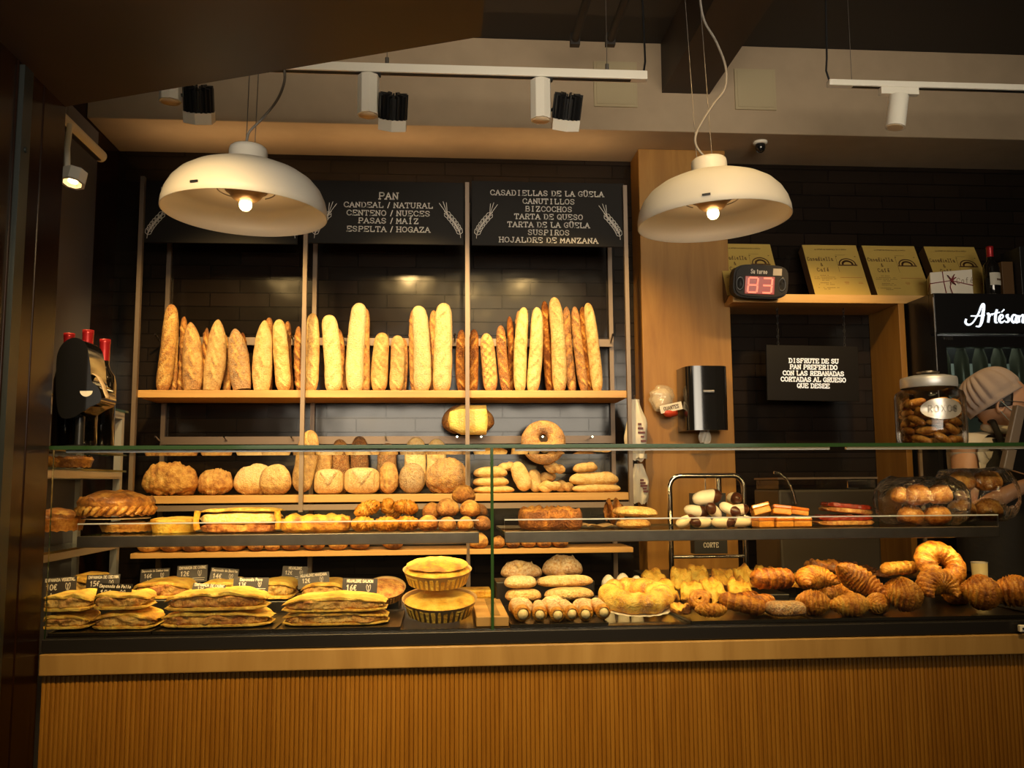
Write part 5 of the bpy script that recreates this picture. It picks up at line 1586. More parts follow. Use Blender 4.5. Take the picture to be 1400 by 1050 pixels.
flap_loaf(449, 45, 38, 4.09, 3, 'first of the two loaves with a folded pointed flap, next to the second upright')
flap_loaf(495, 51, 38, 4.08, 8, 'second of the two loaves with a folded pointed flap, in the middle bay')
put(loaf_mesh(48 * SM, .09, 38 * SM, 81, 2.6, 1, 0, .09, .36, .3, .1, [(.5, .28, .05, .12, .007, .009)], 44, 36, True, pw=.55), 'rolled_loaf', 'gold', (mid(532, 4.09), 4.09, zz), (R(-4), 0, 0), 'golden rolled loaf with a seam down its middle', 'bread', 'loaves on the middle board')
put(loaf_mesh(44 * SM, .12, 41 * SM, 82, 2.3, 1, 0, .05, .55, .7, .8, [(.75, .3, .8, .06, .005, .004)], 44, 40, True), 'oval_loaf', 'dark', (mid(561, 4.085), 4.085, zz), (R(-5), 0, 0), 'brown oval loaf dusted with flour, beside the golden rolled loaf', 'bread', 'loaves on the middle board')
put(loaf_mesh(58 * SM, .13, 60 * SM, 83, 2.3, .6, 0, .10, .50, .45, .7, [(.38, .68, .7, .14, .008, .012), (.65, .62, -.3, .10, .007, .008)], 56, 48), 'country_loaf', 'gold', (mid(611, 4.085), 4.085, zz), (0, 0, 0), 'big rustic brown loaf before the third upright on the middle board', 'bread', 'loaves on the middle board')

# third bay of the middle board: pale bar loaves, leaning loaves and twisted rolls
def bar_loaf(x0, x1, yb, yt, Y, seed, lab, ty=0, base=.16, dz=0.0, mt='crust', g='bar loaves in the third bay'):
    wd, hh = (x1 - x0) * mpp(Y), (yb - yt) * mpp(Y)
    p = at((x0 + x1) / 2, yb, Y)
    m_ = loaf_mesh(wd, .080, hh * 1.42, seed, 3.2, .6, 0, .05, base, .35, 0, [(.35, .3, .08, wd * .5, .004, .004), (.7, .27, .08, wd * .4, .004, .004)], 48, 30)
    return put(m_, 'bar_loaf', mt, (p.x, Y, p.z), (0, ty, 0), lab, 'bread', g)


SH_ = mpp(4.09)
z_of = lambda py, Y: at(700, py, Y).z
for (x0, x1, yb, yt, Y, sd, lab) in (
    (643, 707, 676, 665.5, 4.10, 1, 'bottom bar loaf of the pale stack beside the third upright'),
    (643, 699, 666, 653, 4.10, 2, 'middle bar loaf of the pale stack beside the third upright'),
    (644, 697, 654, 640, 4.10, 3, 'top bar loaf of the pale stack beside the third upright'),
    (777, 854, 676, 663.5, 4.10, 5, 'bottom bar loaf of the stack beside the timber column'),
    (773, 851, 664.5, 646.5, 4.10, 6, 'wide middle bar loaf of the stack beside the timber column')):
    o = bar_loaf(x0, x1, yb, yt, Y, sd, lab)
    if yb > 675:
        o.location.z = zz
o = bar_loaf(781, 820, 647, 634, 4.10, 7, 'small knotted loaf lying on top of the stack beside the timber column', R(-3), .34)
o = bar_loaf(680, 706, 641, 631, 4.17, 8, 'crusty loaf end showing behind the pale stack', R(-6), .30)
o.location.z = zz + 0.10
upright_loaf(722, 704, 634, 25, 4.10, 91, .14, .3, 0, 'crust', 'smooth pale loaf leaning on the stack beside the third upright', pe=3.2)
upright_loaf(734, 728, 640, 20, 4.13, 92, .26, .4, .2, 'crust', 'floury loaf standing upright between leaning loaf and twisted rolls', pe=3.6)


def twist_roll(L_, r, seed, base=.3, turns=0.8):
    """a rope roll: two strands wound round each other"""
    b = MB()
    for k in range(2):
        def fn(u, v, k=k):
            t = u * 2 * PI * turns + k * PI
            env = math.sin(PI * min(max(u, .02), .98)) ** .5
            c = Vector(((u - .5) * L_, math.cos(t) * r * .36 * env, r * 1.0 + math.sin(t) * r * .36 * env))
            a = 2 * PI * v
            rr = r * .74 * env * (1 + .08 * nz((u * 3, math.cos(a), math.sin(a)), 2, seed + k))
            p = c + Vector((0, math.cos(a) * rr, math.sin(a) * rr))
            p.z = max(p.z, 0)
            return p, (base + .12 * nz(p, 30, seed) + .15 * (1 - env), .25, 0)
        b.surf(fn, 26, 16)
    return b


for i, (px, Y, z0, ry, L_, lab) in enumerate((
    (752, 4.07, 0.0, 6, .115, 'lowest twisted roll, lying before the stack beside the timber column'),
    (769, 4.16, 0.002, -8, .10, 'twisted roll tucked behind the lowest one in the third bay'),
    (748, 4.16, 0.044, 10, .09, 'twisted roll in the second layer, beside the upright floury loaf'),
    (757, 4.11, 0.086, -12, .10, 'uppermost twisted roll of the little heap in the third bay'))):
    put(twist_roll(L_, .027, i + 4, .28 + .05 * i), 'twisted_roll', 'crust', (mid(px, Y), Y, zz + z0), (0, R(-ry), R(ry)), lab, 'bread roll', 'twisted rolls in the third bay')

# loaf halves on the pegs, ring bread hung from a peg
zpk = PEGZ[597] + 0.014
Yk = 4.13
t = thing('cut_loaf', 'large round loaf cut open, resting on two pegs at the third upright', 'bread', (at(640, 597, Yk).x, Yk, zpk))
s = mpp(Yk)
m_ = loaf_mesh(72 * s, .13, 47 * s, 95, 2.4, .7, 0, .05, .62, .2, .3, (), 48, 40); m_.build('crust', 'gold', t)
b = MB()
def fn(u, v):
    a = PI * v
    rr = .90 + .06 * nz((math.cos(a), math.sin(a), 0), 3, 4)
    x = -28 * s + 54 * s * u
    q = sstep(0, .35, u)
    return Vector((x, -0.075 - .012 * math.sin(a), 0.028 + (34 * s) * math.sin(a) ** .45 * (0.55 + .45 * q) * rr if 0 < v < 1 else .028)), (.02, .3, 0)
b.surf(fn, 14, 16, 0, False)
v0 = [(-28 * s, -.06, .026), (26 * s, -.06, .026), (26 * s, -.085, .026), (-28 * s, -.085, .026)]
m2 = MB(); m2.surf(lambda u, v: (lambda a, q: (Vector((lerp(-28, 27, u) * s, -.045 - .048 * math.copysign(abs(math.cos(a)) ** .5, math.cos(a)) * (q ** .3), .058 + (20 * s) * math.copysign(abs(math.sin(a)) ** .45, math.sin(a)) * q)), (.02 + .05 * nz((u * 2, math.cos(a), math.sin(a)), 6, 2), .25, 0)))(2 * PI * v, min(1, (.62 + .5 * sstep(0, .5, u))) * (1 if 0 < u < 1 else 0.001)), 18, 36)
m2.build('crumb_block', 'pastry', t)


def ring_bread(Rr, r, seed, base, fl, nu=72, nv=24, hole_off=0.0, ridge=0, amp=.0, tilt=0):
    b = MB()
    vs_, fs_, cs_ = [], [], []
    for i in range(nu):
        for k in range(nv):
            th, a = 2 * PI * i / nu, 2 * PI * k / nv
            rl = r * (1 + hole_off * math.cos(th - PI / 2))
            ph = (ridge * i / nu + tilt * math.cos(a)) % 1.0 if ridge else 0
            rl *= (1 + amp * (ph - .5)) if ridge else 1
            n1 = nz((math.cos(th) * Rr, math.sin(th) * Rr, math.sin(a) * r), 20, seed)
            rl *= 1 + .08 * n1
            cr = Rr - (rl - r) * 0.5
            vs_.append(((cr + rl * math.cos(a)) * math.cos(th), (cr + rl * math.cos(a)) * math.sin(th), rl * math.sin(a) * .9))
            cs_.append((max(0, min(1, base + .16 * n1 + (.45 * (ph - .5) if ridge else 0))), fl, 0))
    for i in range(nu):
        for k in range(nv):
            fs_.append((i * nv + k, ((i + 1) % nu) * nv + k, ((i + 1) % nu) * nv + (k + 1) % nv, i * nv + (k + 1) % nv))
    b.add(vs_, fs_, 0, True, None, cs_)
    return b


Yr = 4.085
p = at(743, 603.5, Yr)
m_ = ring_bread(.060, .043, 4, .56, .35, hole_off=-.22)
put(m_, 'ring_bread', 'gold', p, (PI / 2 + R(-6), 0, 0), 'big brown ring bread hanging from a peg over the twisted rolls', 'bread')

# ------------------------------------------------------------------ small rolls on the lowest board
ROLLS = [(203, 26), (236, 27), (265, 29), (291, 24), (319, 30), (347, 22), (370, 21), (394, 26), (428, 27), (461, 26), (491, 26), (536, 26), (653, 26), (683, 20), (701, 20), (723, 21), (744, 20), (766, 21)]
for i, (px, wpx) in enumerate(ROLLS):
    Yp = 4.075
    p = at(px, 750, Yp - .02)
    ln = .15 + .02 * ((i * 7) % 3)
    m_ = loaf_mesh(ln, wpx * mpp(Yp), wpx * mpp(Yp) * .92, i + 140, 3.4, .72, 0, .05, .38 + .05 * ((i * 5) % 4), .15, 0, [(.25 + .25 * k, .25, .5, .04, .004, .003) for k in range(3)], 26, 24)
    where = ORD[i] + ' small roll of the lowest board counted from the side rack' if i < 8 else (ORD[i - 8] + ' small roll past the second upright on the lowest board' if i < 12 else ORD[i - 12] + ' small roll past the third upright on the lowest board')
    put(m_, 'small_roll', 'gold' if i % 3 else 'crust', (p.x, Yp + .01, Z3 + .0005), (0, 0, R(90 + (9 if 4 < i < 13 else -9) + (i * 37) % 9)), where, 'bread roll', 'small rolls on the lowest board')

# ------------------------------------------------------------------ food behind the glass: helpers
def deck(px, py):
    return atz(px, py, Z_DECK)


def tray(x0p, x1p, y0, y1, label, matn='tray', nm='baking_tray'):
    a, c = at(x0p, 856, y0), at(x1p, 856, y0)
    xa, xc = max(a.x, X0 + .006), min(c.x, X1 - .01)
    b = MB()
    b.box(xa, xc, y0, y1, Z_DECK + .0005, Z_DECK + .004)
    for (p0, p1, q0, q1) in ((xa, xc, y0 - .004, y0), (xa, xc, y1, y1 + .004), (xa - .004, xa, y0, y1), (xc, xc + .004, y0, y1)):
        b.box(p0, p1, q0, q1, Z_DECK + .0005, Z_DECK + .008)
    return tag(b.build(nm, matn), label, 'tray', 'trays on the counter deck')


ZT = Z_DECK + .0045                        # food on a tray
tray(52, 206.5, 2.464, 2.80, 'dark oven tray under the empanadas beside the plank wall')
tray(209, 371, 2.464, 2.80, 'dark oven tray under the thick two-layer meat empanada')
tray(375, 545, 2.464, 2.80, 'dark oven tray under the long red-filled empanada')
tray(700, 830, 2.465, 2.85, 'dark steel tray under the cream horns')
tray(946, 1110, 2.465, 2.885, 'dark tray under the chocolate rolls and snails')
tray(1114, 1420, 2.465, 2.92, 'dark tray under the pile of croissants')


def layer_surf(b, W_, D_, z0f, z1f, seed, inset, tone, rough_amt, nu=46, nv=30, fl=.1):
    """one layer of a sliced slab: rounded rectangle in YZ swept along X"""
    def fn(u, v):
        ue = .5 - .5 * math.cos(PI * u)
        x = (ue - .5) * W_
        env = max(0.0, 1 - abs(2 * ue - 1) ** 7) ** .5
        a = 2 * PI * v + PI / 4
        cy, cz = math.cos(a), math.sin(a)
        m_ = max(abs(cy), abs(cz))
        sy, sz = cy / m_, cz / m_
        k = (abs(sy) ** 10 + abs(sz) ** 10) ** (-1 / 10)
        sy, sz = sy * k, sz * k
        z0, z1 = z0f(x), z1f(x)
        zc, hz = (z0 + z1) / 2, (z1 - z0) / 2 * max(env, .12)
        y = D_ / 2 + sy * (D_ / 2 - inset) * max(env, .55)
        z = zc + sz * hz
        n1 = nz((x, y * .5, z), 34, seed) + .6 * nz((x, y, z), 80, seed + 2)
        y -= rough_amt * n1 * (1 if sy < -.5 else 0)
        z += rough_amt * .5 * nz((x, y, 0), 26, seed + 5) * (1 if sz > .5 else .3)
        return Vector((x, y, max(z, 0.0))), (max(0, min(1, tone + .34 * n1 + (.35 if rough_amt > .01 else .12) * nz((x, 0, z * 2), 17, seed + 9))), fl, 0)
    b.surf(fn, nu, nv)


def slab(px0, px1, pyb, pyt, Y0, D_, seed, label, fill_tone=.55, crust='pastry', group='empanadas in the counter', rot=0.0, sag=0.0, base=.30, zoff=None):
    s = mpp(Y0)
    p0 = at((px0 + px1) / 2, pyb, Y0)
    W_, H_ = (px1 - px0) * s, (pyb - pyt) * s * 1.12
    z = p0.z if zoff is None else zoff
    t = thing('empanada', label, 'empanada', (p0.x, Y0, z), (0, 0, rot), group)
    wav = lambda x: .10 * H_ * nz((x, 0, 0), 16, seed) + sag * (math.cos(PI * x / W_) - .6) * -H_
    e = lambda x: max(0.0, 1 - abs(2 * x / W_) ** 4)
    lo = lambda x: 0.0 * x + max(0, wav(x)) * .3
    t1 = lambda x: lo(x) + H_ * .20
    t2 = lambda x: lo(x) + H_ * (.34 + .36 * e(x)) + .8 * wav(x)
    t3 = lambda x: t2(x) + H_ * (.21 + .07 * nz((x, 3, 0), 22, seed))
    b = MB(); layer_surf(b, W_, D_, lo, t1, seed, 0.0, base, .004); b.build('bottom_crust', crust, t)
    b = MB(); layer_surf(b, W_ * .93, D_ * .97, lambda x: t1(x) - .002, lambda x: t2(x) + .002, seed + 1, .003, fill_tone - .30, .013, nu=70, nv=36, fl=0); b.build('filling', 'filling', t)
    b = MB(); layer_surf(b, W_ * .99, D_, t2, t3, seed + 2, -.001, base - .02, .008); b.build('top_crust', crust, t)
    return t


# front row of empanadas, two to a stack
slab(54, 118, 857, 838, 2.512, .16, 1, 'lower yellow empanada beside the plank wall', .5, zoff=ZT + .001, base=.24)
slab(54, 117, 838, 814, 2.505, .16, 2, 'upper yellow empanada beside the plank wall, cut edge drooping', .45, sag=.10, base=.2)
slab(119, 205, 857, 836, 2.512, .16, 3, 'lower chicken empanada, second stack from the plank wall', .40, zoff=ZT + .001)
slab(117, 198, 837, 813, 2.505, .16, 4, 'upper chicken empanada, second stack from the plank wall', .50, sag=.10)
slab(214, 365, 857, 837, 2.512, .16, 5, 'lower thick empanada filled with brown meat', .66, zoff=ZT + .001, base=.22)
slab(214, 366, 838, 812, 2.505, .16, 6, 'upper thick empanada filled with brown meat', .74, base=.24)
slab(381, 531, 856, 839, 2.512, .16, 7, 'lower long empanada with a reddish filling', .42, zoff=ZT + .001, base=.3)
slab(381, 528, 840, 821, 2.505, .16, 8, 'upper long empanada with a reddish filling', .42, base=.26)
# second row, further back on the deck
def deckY(py, px=400):
    return deck(px, py).y
ZB = Z_DECK + .001
def back_slab(px0, px1, pyb, pyt, Y, seed, label, **k):
    return slab(px0, px1, pyb, pyt, Y, .20, seed, label, **k)
def riser(px0, px1, pyt, Y, label):
    """stack of paper-lined boards that lifts the second row"""
    s = mpp(Y)
    a, c = at(px0, pyt, Y), at(px1, pyt, Y)
    b = MB(); b.box(a.x, c.x, Y, Y + .20, Z_DECK + .0005, a.z - .001)
    tag(b.build('display_step', 'trim', bevel=.003), label, 'display step', 'black display steps in the counter')
riser(70, 330, 822, 2.84, 'black display step behind the chicken and meat empanadas')
riser(338, 545, 822, 2.84, 'black display step behind the long red-filled empanada')
back_slab(72, 122, 822, 794, 2.845, 21, 'tall empanada at the back beside the plank wall, behind a price card', fill_tone=.4, base=.3)
back_slab(172, 258, 822, 797, 2.845, 22, 'flat golden empanada in the back row, behind the drooping chicken one', fill_tone=.7, base=.3)
back_slab(262, 328, 822, 797, 2.845, 23, 'pale golden empanada in the back row under two price cards', fill_tone=.35, base=.2)
back_slab(345, 402, 822, 794, 2.845, 24, 'yellow folded omelette pastry in the back row, between two price cards', fill_tone=.1, base=.12)
back_slab(404, 474, 822, 798, 2.845, 25, 'golden flat empanada in the back row, under the greenish price card', fill_tone=.5, base=.3)


# price cards
def card(px, py, w_, h_, Y, title, price, label, ry=0.0, rx=-14, extra=True, matn='card'):
    p = at(px, py + h_ / 2, Y)
    s = mpp(Y)
    wd, hh = w_ * s, h_ * s
    t = thing('price_card', label, 'price card', p, (R(rx), R(ry), 0), 'black price cards in the counter')
    b = MB(); b.box(-wd / 2, wd / 2, 0, .0012, 0, hh); b.build('card_panel', matn, t)
    b = MB(); T = Matrix.Translation((0, -.0006, 0))
    hs = min(.0082, wd / (len(title) * .66))
    b.text(title, hs, .52, .2, .12, False, (0, hh * .86), 'C', 0, T)
    b.text(price, hh * .26, .55, .17, .15, False, (-wd * .24, hh * .52), 'C', 0, T)
    b.text('kg', hh * .11, .55, .2, .15, False, (-wd * .26, hh * .22), 'C', 0, T)
    if extra:
        ribbon(b, [(wd * .03, hh * .24), (wd * .42, hh * .24)], .0014, 0, T)
        ribbon(b, [(-wd * .06, hh * .12), (wd * .40, hh * .12)], .0014, 0, T)
    b.build('lettering', 'chalk', t)
    b = MB()
    for sg in (-1, 1):
        pts = [(wd * .25 + sg * hh * .05 + hh * .09 * math.cos(a) * .55 + .1 * hh * math.sin(a) * sg * .3, hh * .52 + hh * .17 * math.sin(a)) for a in [2 * PI * k / 10 for k in range(11)]]
        ribbon(b, pts, .0011, 0, T)
    b.build('bread_emblem', 'chalk', t)
    b = MB(); b.cyl((0, .003, -.014), (0, .003, hh * .25), .0016, n=8); b.cyl((0, -.001, -.001), (0, -.004, -.001), .004, n=10); b.build('clip', 'paper', t)


card(80, 804, 42, 27, 2.655, 'EMPANADA VEGETAL', '10€', 'price card of ten euros beside the plank wall', -3)
card(139, 799, 42, 24, 2.80, 'EMPANADA DE CECINA', '15€', 'price card of fifteen euros, half covered by the card of twelve euros before it', -1)
card(152, 812, 44, 27, 2.545, 'Empanada de Pollo', '12€', 'dark grey price card of twelve euros leaning on the chicken empanada', 3, -24, matn='board')
card(211, 788, 37, 19, 3.0, 'Empanada de Zamburiñas'.replace('ñ', 'n'), '16€', 'price card of sixteen euros above the flat golden empanada', -2)
card(262, 785, 39, 22, 2.98, 'EMPANADA DE CARNE', '12€', 'brownish price card standing highest above the meat empanada', -2, extra=True)
card(304, 789, 36, 22, 2.94, 'Empanada de Bonito', '14€', 'price card of fourteen euros tilted beside the highest card', 5)
card(283, 806, 42, 16, 2.60, 'EMPANADA DE CARNE', '12€', 'low price card lying back right on top of the meat empanada', 5, -30, False)
card(342, 800, 46, 19, 2.72, 'Empanada Pavo', '13€', 'wide price card over the end of the meat empanada', 1)
card(402, 784, 33, 18, 3.0, 'HOJALDRE', '12€', 'small price card at the back, behind the greenish card', 3)
card(429, 794, 41, 20, 2.88, 'HOJALDRE MANZANA', '12€', 'greenish price card of twelve euros over the golden flat empanada', -4)
card(491, 805, 46, 26, 2.70, 'HOJALDRE SALMON', '16€', 'clear black price card of sixteen euros standing on the long empanada', 2, -8)


# round pies in paper tins, quiche, board
def round_pie(px, pyb, wpx, hpx, Y, label, seed, name='pie', base=.22, dome=.35, lid=False, z=None, tilt=(0, 0, 0), rim=True, matp='pastry', tin='foil', cat='pie', grp=None):
    s = mpp(Y)
    r_, h_ = wpx * s / 2, hpx * s
    p = at(px, pyb, Y)
    t = thing(name, label, cat, (p.x, Y, p.z if z is None else z), tilt, grp)
    if tin:
        b = MB()
        v, f = [], []
        n_ = 72
        for k in range(n_):
            a = 2 * PI * k / n_
            fl = 1 + (.005 if k % 2 else -.005)
            for rr, zz_ in ((.84, 0), (.97, h_ * .62), (1.0, h_ * .66), (.955, h_ * .62), (.83, .002)):
                v.append((r_ * rr * fl * math.cos(a), r_ * rr * fl * math.sin(a), zz_))
        for k in range(n_):
            for j in range(4):
                f.append((k * 5 + j, ((k + 1) % n_) * 5 + j, ((k + 1) % n_) * 5 + j + 1, k * 5 + j + 1))
        f.append([k * 5 for k in range(n_)][::-1])
        b.add(v, f, 0, True); b.build('paper_tin', tin, t)
    b = MB()
    hb = h_ * (.60 if tin else 1)
    def fn(u, v):
        a = 2 * PI * v
        if u < .3:
            q = u / .3
            rr, z_ = lerp(.84, .95, q), hb * q * (.86 if tin else .7)
        else:
            q = (u - .3) / .7
            rr = .95 * (1 - q)
            z_ = hb * (.86 if tin else .7) + h_ * dome * (1 - (1 - q) ** 2.2)
        if not tin and rim:
            z_ += h_ * .12 * math.exp(-((rr - .86) / .05) ** 2) * (1 + .4 * math.sin(a * 18))
        x, y = rr * r_ * math.cos(a), rr * r_ * math.sin(a)
        n1 = nz((x, y, 0), 26, seed) + .5 * nz((x, y, 0), 60, seed + 1)
        z_ += h_ * .07 * n1 * (1 if u > .25 else 0)
        return Vector((x, y, max(z_, 0))), (max(0, min(1, base + .30 * n1 + .30 * sstep(.8, .95, rr) * (u > .3))), .05, 0)
    b.surf(fn, 34, 56)
    b.build('pie_body' if not lid else 'pie_filling', matp, t)
    if lid:
        b = MB(); b.surf(lambda u, v: (Vector((r_ * .9 * (1 - u) * math.cos(2 * PI * v), .15 * r_ + r_ * .8 * (1 - u) * math.sin(2 * PI * v), h_ * (.80 + .34 * u ** .6) + h_ * .05 * nz((math.cos(2 * PI * v), math.sin(2 * PI * v), u), 4, seed))), (.42 + .2 * (1 - u), .1, 0)), 14, 40)
        b.build('crust_lid', matp, t)
    return t


round_pie(601, 853, 100, 30, 2.60, 'lower yellow pie in a crimped paper tin beside the glass seam', 3, base=.18, dome=.28, z=ZB + .024, cat='pie', tilt=(R(12), 0, 0))
zp1 = ZB + .024 + 30 * mpp(2.6) * .92 + .022
round_pie(598, 815, 92, 28, 2.62, 'upper yellow pie in a crimped tin with a crust lid, stacked beside the glass seam', 5, base=.2, dome=.28, z=zp1, lid=True, tilt=(R(10), 0, 0))
round_pie(527, 822, 56, 20, 2.86, 'small quiche dotted with bacon, tilted towards the shop', 9, 'quiche', .45, .12, z=at(527, 820, 2.86).z + .012, tilt=(R(26), 0, 0), matp='filling', tin='foil', cat='quiche')
b = MB()
p0 = at(700, 858, 2.50)
xa, xc = at(651, 858, 2.50).x, at(695, 858, 2.50).x
t = thing('cutting_board', 'small oiled wooden board lying behind the glass seam', 'board', ((xa + xc) / 2, 2.48, ZB))
b.box(-(xc - xa) / 2, (xc - xa) / 2, 0, .40, 0, .026); b.build('board_plank', 'oak', t, bevel=.002)
b = MB(); b.box(-.004, .022, .02, .39, .026, .0275); b.build('inlay', 'band', t)
# flat cheese pack behind the tins
p = at(648, 829, 2.89)
t = thing('pastry_pack', 'pack of flat yellow pastries behind the stacked paper tins', 'pack', (p.x, 2.89, ZB))
b = MB(); b.box(-.045, .055, 0, .10, 0, .018); b.box(-.045, .055, 0, .10, .024, .05); b.build('pastry_slabs', 'pastry', t, bevel=.005)

# ------------------------------------------------------------------ cream horns and powdered loaves
def cream_horn(px, py, seed, rz, label):
    Y = 2.515
    s = mpp(Y)
    r_, ln = 11.5 * s, .115
    p = at(px, 850, Y)
    t = thing('cream_horn', label, 'pastry', (p.x, Y, ZT), (R(6), 0, rz), 'cream horns on the steel tray')
    def fn(u, v):
        a = 2 * PI * v
        rr = r_ * (1 - .10 * u) * (1 + .10 * (((u * 5 + v) % 1) - .5)) * (1 if u < .96 else .7)
        if u == 0: rr = r_ * .70
        top = sstep(.1, .9, math.sin(a))
        return Vector((rr * math.cos(a), u * ln, r_ * .98 + rr * math.sin(a))), (.42 + .25 * (((u * 5 + v) % 1) - .5) - .1 * u, .95 * top * sstep(.02, .3, u), 0)
    b = MB(); b.surf(fn, 26, 28); b.build('pastry_tube', 'croissant', t)
    b = MB(); b.lathe([(0, .010), (r_ * .32, .008), (r_ * .60, .001), (r_ * .68, -.006), (0, -.008)], 20, T=Matrix.Translation((0, 0, r_ * .92)) @ Matrix.Rotation(PI / 2, 4, 'X')); b.build('cream_filling', 'cream', t)
for i, (px, rz) in enumerate(((715, 4), (743, -3), (762, 2), (782, 5), (802, -6), (821, 3))):
    cream_horn(px, 838, i, R(rz * 1.5), ORD[i] + ' cream horn counted from the glass seam' if i < 5 else 'last cream horn of the row, next to the golden wreath')
for i, (px, w_, lab) in enumerate(((712, 34, 'curled powdered pastry lying behind the first cream horns'), (755, 40, 'open puff pastry with cream lying behind the middle cream horns'), (800, 36, 'powdered pastry behind the last cream horns'))):
    Y = 2.66
    put(loaf_mesh(w_ * mpp(Y), .06, .062, 200 + i, 2.4, .6, 0, .12, .48, .75, 0, [(.5, .3, .1, w_ * mpp(Y) * .8, .008, .008)], 36, 28), 'powdered_pastry', 'glaze', (at(px, 800, Y).x, Y, ZT), (0, 0, R(i * 7 - 6)), lab, 'pastry', 'powdered pastries behind the cream horns')
for i, (x0, x1, yb, yt, Y, fl, lab) in enumerate((
    (690, 742, 822, 803, 2.75, .3, 'lower sugared finger bun beside the glass seam'), (690, 738, 806, 787, 2.75, .9, 'upper plump sugared finger bun beside the glass seam'),
    (742, 813, 820, 802, 2.75, .4, 'lower long finger bun before the golden wreath'), (728, 812, 803, 786, 2.77, .55, 'upper long finger bun before the golden wreath'))):
    wd, hh = (x1 - x0) * mpp(Y), (yb - yt) * mpp(Y)
    p = at((x0 + x1) / 2, yb, Y)
    put(loaf_mesh(wd, .065, hh * 1.22, 210 + i, 3.4, .62, 0, .04, .26, fl, 0, [], 36, 26), 'finger_bun', 'crust', (p.x, Y, p.z), (0, 0, R(-2 + 3 * i)), lab, 'bun', 'finger buns behind the cream horns')
for i, (px, w_, yb, yt, lab) in enumerate(((713, 56, 792, 768, 'powdered brown knot bun at the back beside the glass seam'), (769, 55, 790, 760, 'powdered round bun with cracked icing, behind the long finger buns'))):
    Y = 2.92
    wd, hh = w_ * mpp(Y), (yb - yt) * mpp(Y)
    p = at(px, yb, Y)
    put(loaf_mesh(wd, .10, hh * 1.3, 220 + i, 2.2, .55, 0, .14, .55, .8, 0, [(.3, .3, .8, .06, .005, .006), (.6, .3, -.7, .06, .005, .006)], 44, 36), 'powdered_bun', 'glaze', (p.x, Y, p.z), (0, 0, 0), lab, 'bun', 'powdered buns at the back')
b = MB()
pa = at(720, 792, 2.86)
tag(MB().box(at(678, 800, 2.87).x, at(812, 800, 2.87).x, 2.855, 2.99, Z_DECK + .0005, at(713, 792, 2.92).z - .001).build('display_step', 'trim', bevel=.003), 'black display step that lifts the two powdered buns', 'display step', 'black display steps in the counter')

# ------------------------------------------------------------------ golden wreath on its doily
Yw_ = 2.66
p = at(871, 838, Yw_)
t = thing('golden_wreath', 'large golden braided wreath pastry on a white doily', 'pastry', (p.x, Yw_, Z_DECK + .026), (R(10), 0, 0))
b = MB()
vs_, fs_, cs_ = [], [], []
NU, NV = 120, 30
for i in range(NU):
    for k in range(NV):
        th, a = 2 * PI * i / NU, 2 * PI * k / NV
        ph = (9 * i / NU + .22 * math.cos(a) + .05 * math.sin(3 * th)) % 1.0
        n1 = nz((math.cos(th) * .09, math.sin(th) * .09, math.sin(a) * .03), 26, 5) + .5 * nz((math.cos(th) * .09, math.sin(th) * .09, math.sin(a) * .03 + .01 * math.cos(a)), 70, 8)
        rr = .036 * (1 + .16 * math.sin(PI * ph) - .08 + .14 * n1)
        vs_.append(((.086 + rr * math.cos(a)) * math.cos(th), (.086 + rr * math.cos(a)) * math.sin(th), max(.001, .031 + rr * math.sin(a) * .95)))
        cs_.append((max(0, min(1, .20 + .42 * n1 + .30 * (1 - math.sin(PI * ph)) + .25 * sstep(.02, -.8, math.sin(a)))), .10, .6))
for i in range(NU):
    for k in range(NV):
        fs_.append((i * NV + k, ((i + 1) % NU) * NV + k, ((i + 1) % NU) * NV + (k + 1) % NV, i * NV + (k + 1) % NV))
b.add(vs_, fs_, 0, True, None, cs_)
b.build('braid', 'pastry', t)
b = MB(); b.lathe([(0, .002), (.045, .004), (.058, .016), (.035, .030), (0, .034)], 30); b.build('custard_centre', 'pastry', t)
b = MB()
n_ = 48
v = [(0, 0, 0)] + [(r_ * (.128 + (.006 if k % 2 else 0)) * math.cos(2 * PI * k / n_), r_ * (.128 + (.006 if k % 2 else 0)) * math.sin(2 * PI * k / n_), z_) for r_, z_ in ((.8, 0.0), (1, .004)) for k in range(n_)]
b.add(v, [(0, 1 + k, 1 + (k + 1) % n_) for k in range(n_)] + [(1 + k, 1 + n_ + k, 1 + n_ + (k + 1) % n_, 1 + (k + 1) % n_) for k in range(n_)], 0, True)
o = b.build('doily', 'paper', t)
o.modifiers.new('solid', 'SOLIDIFY').thickness = .001
for i, (px, py, lab) in enumerate(((836, 787, 'white cream dollop behind the golden wreath, first of three'), (852, 784, 'white cream dollop behind the golden wreath, the middle and tallest one'), (866, 788, 'white cream dollop behind the golden wreath, beside the cheese slices'))):
    Y = 2.87
    p = at(px, py + 4, Y)
    t = thing('cream_dollop', lab, 'pastry', (p.x, Y, Z_DECK + .001), (0, 0, 0), 'cream dollops behind the wreath')
    zt_ = p.z - Z_DECK
    b = MB(); b.lathe([(0, zt_ + .024), (.008, zt_ + .022), (.018, zt_ + .012), (.024, zt_), (.026, zt_ - .012), (0.02, zt_ - .02)], 20); b.build('cream', 'meringue', t)
    b = MB(); b.lathe([(.016, 0), (.024, zt_ - .016), (.021, zt_ - .012), (0, zt_ - .014)], 20); b.build('paper_cup', 'paper', t)


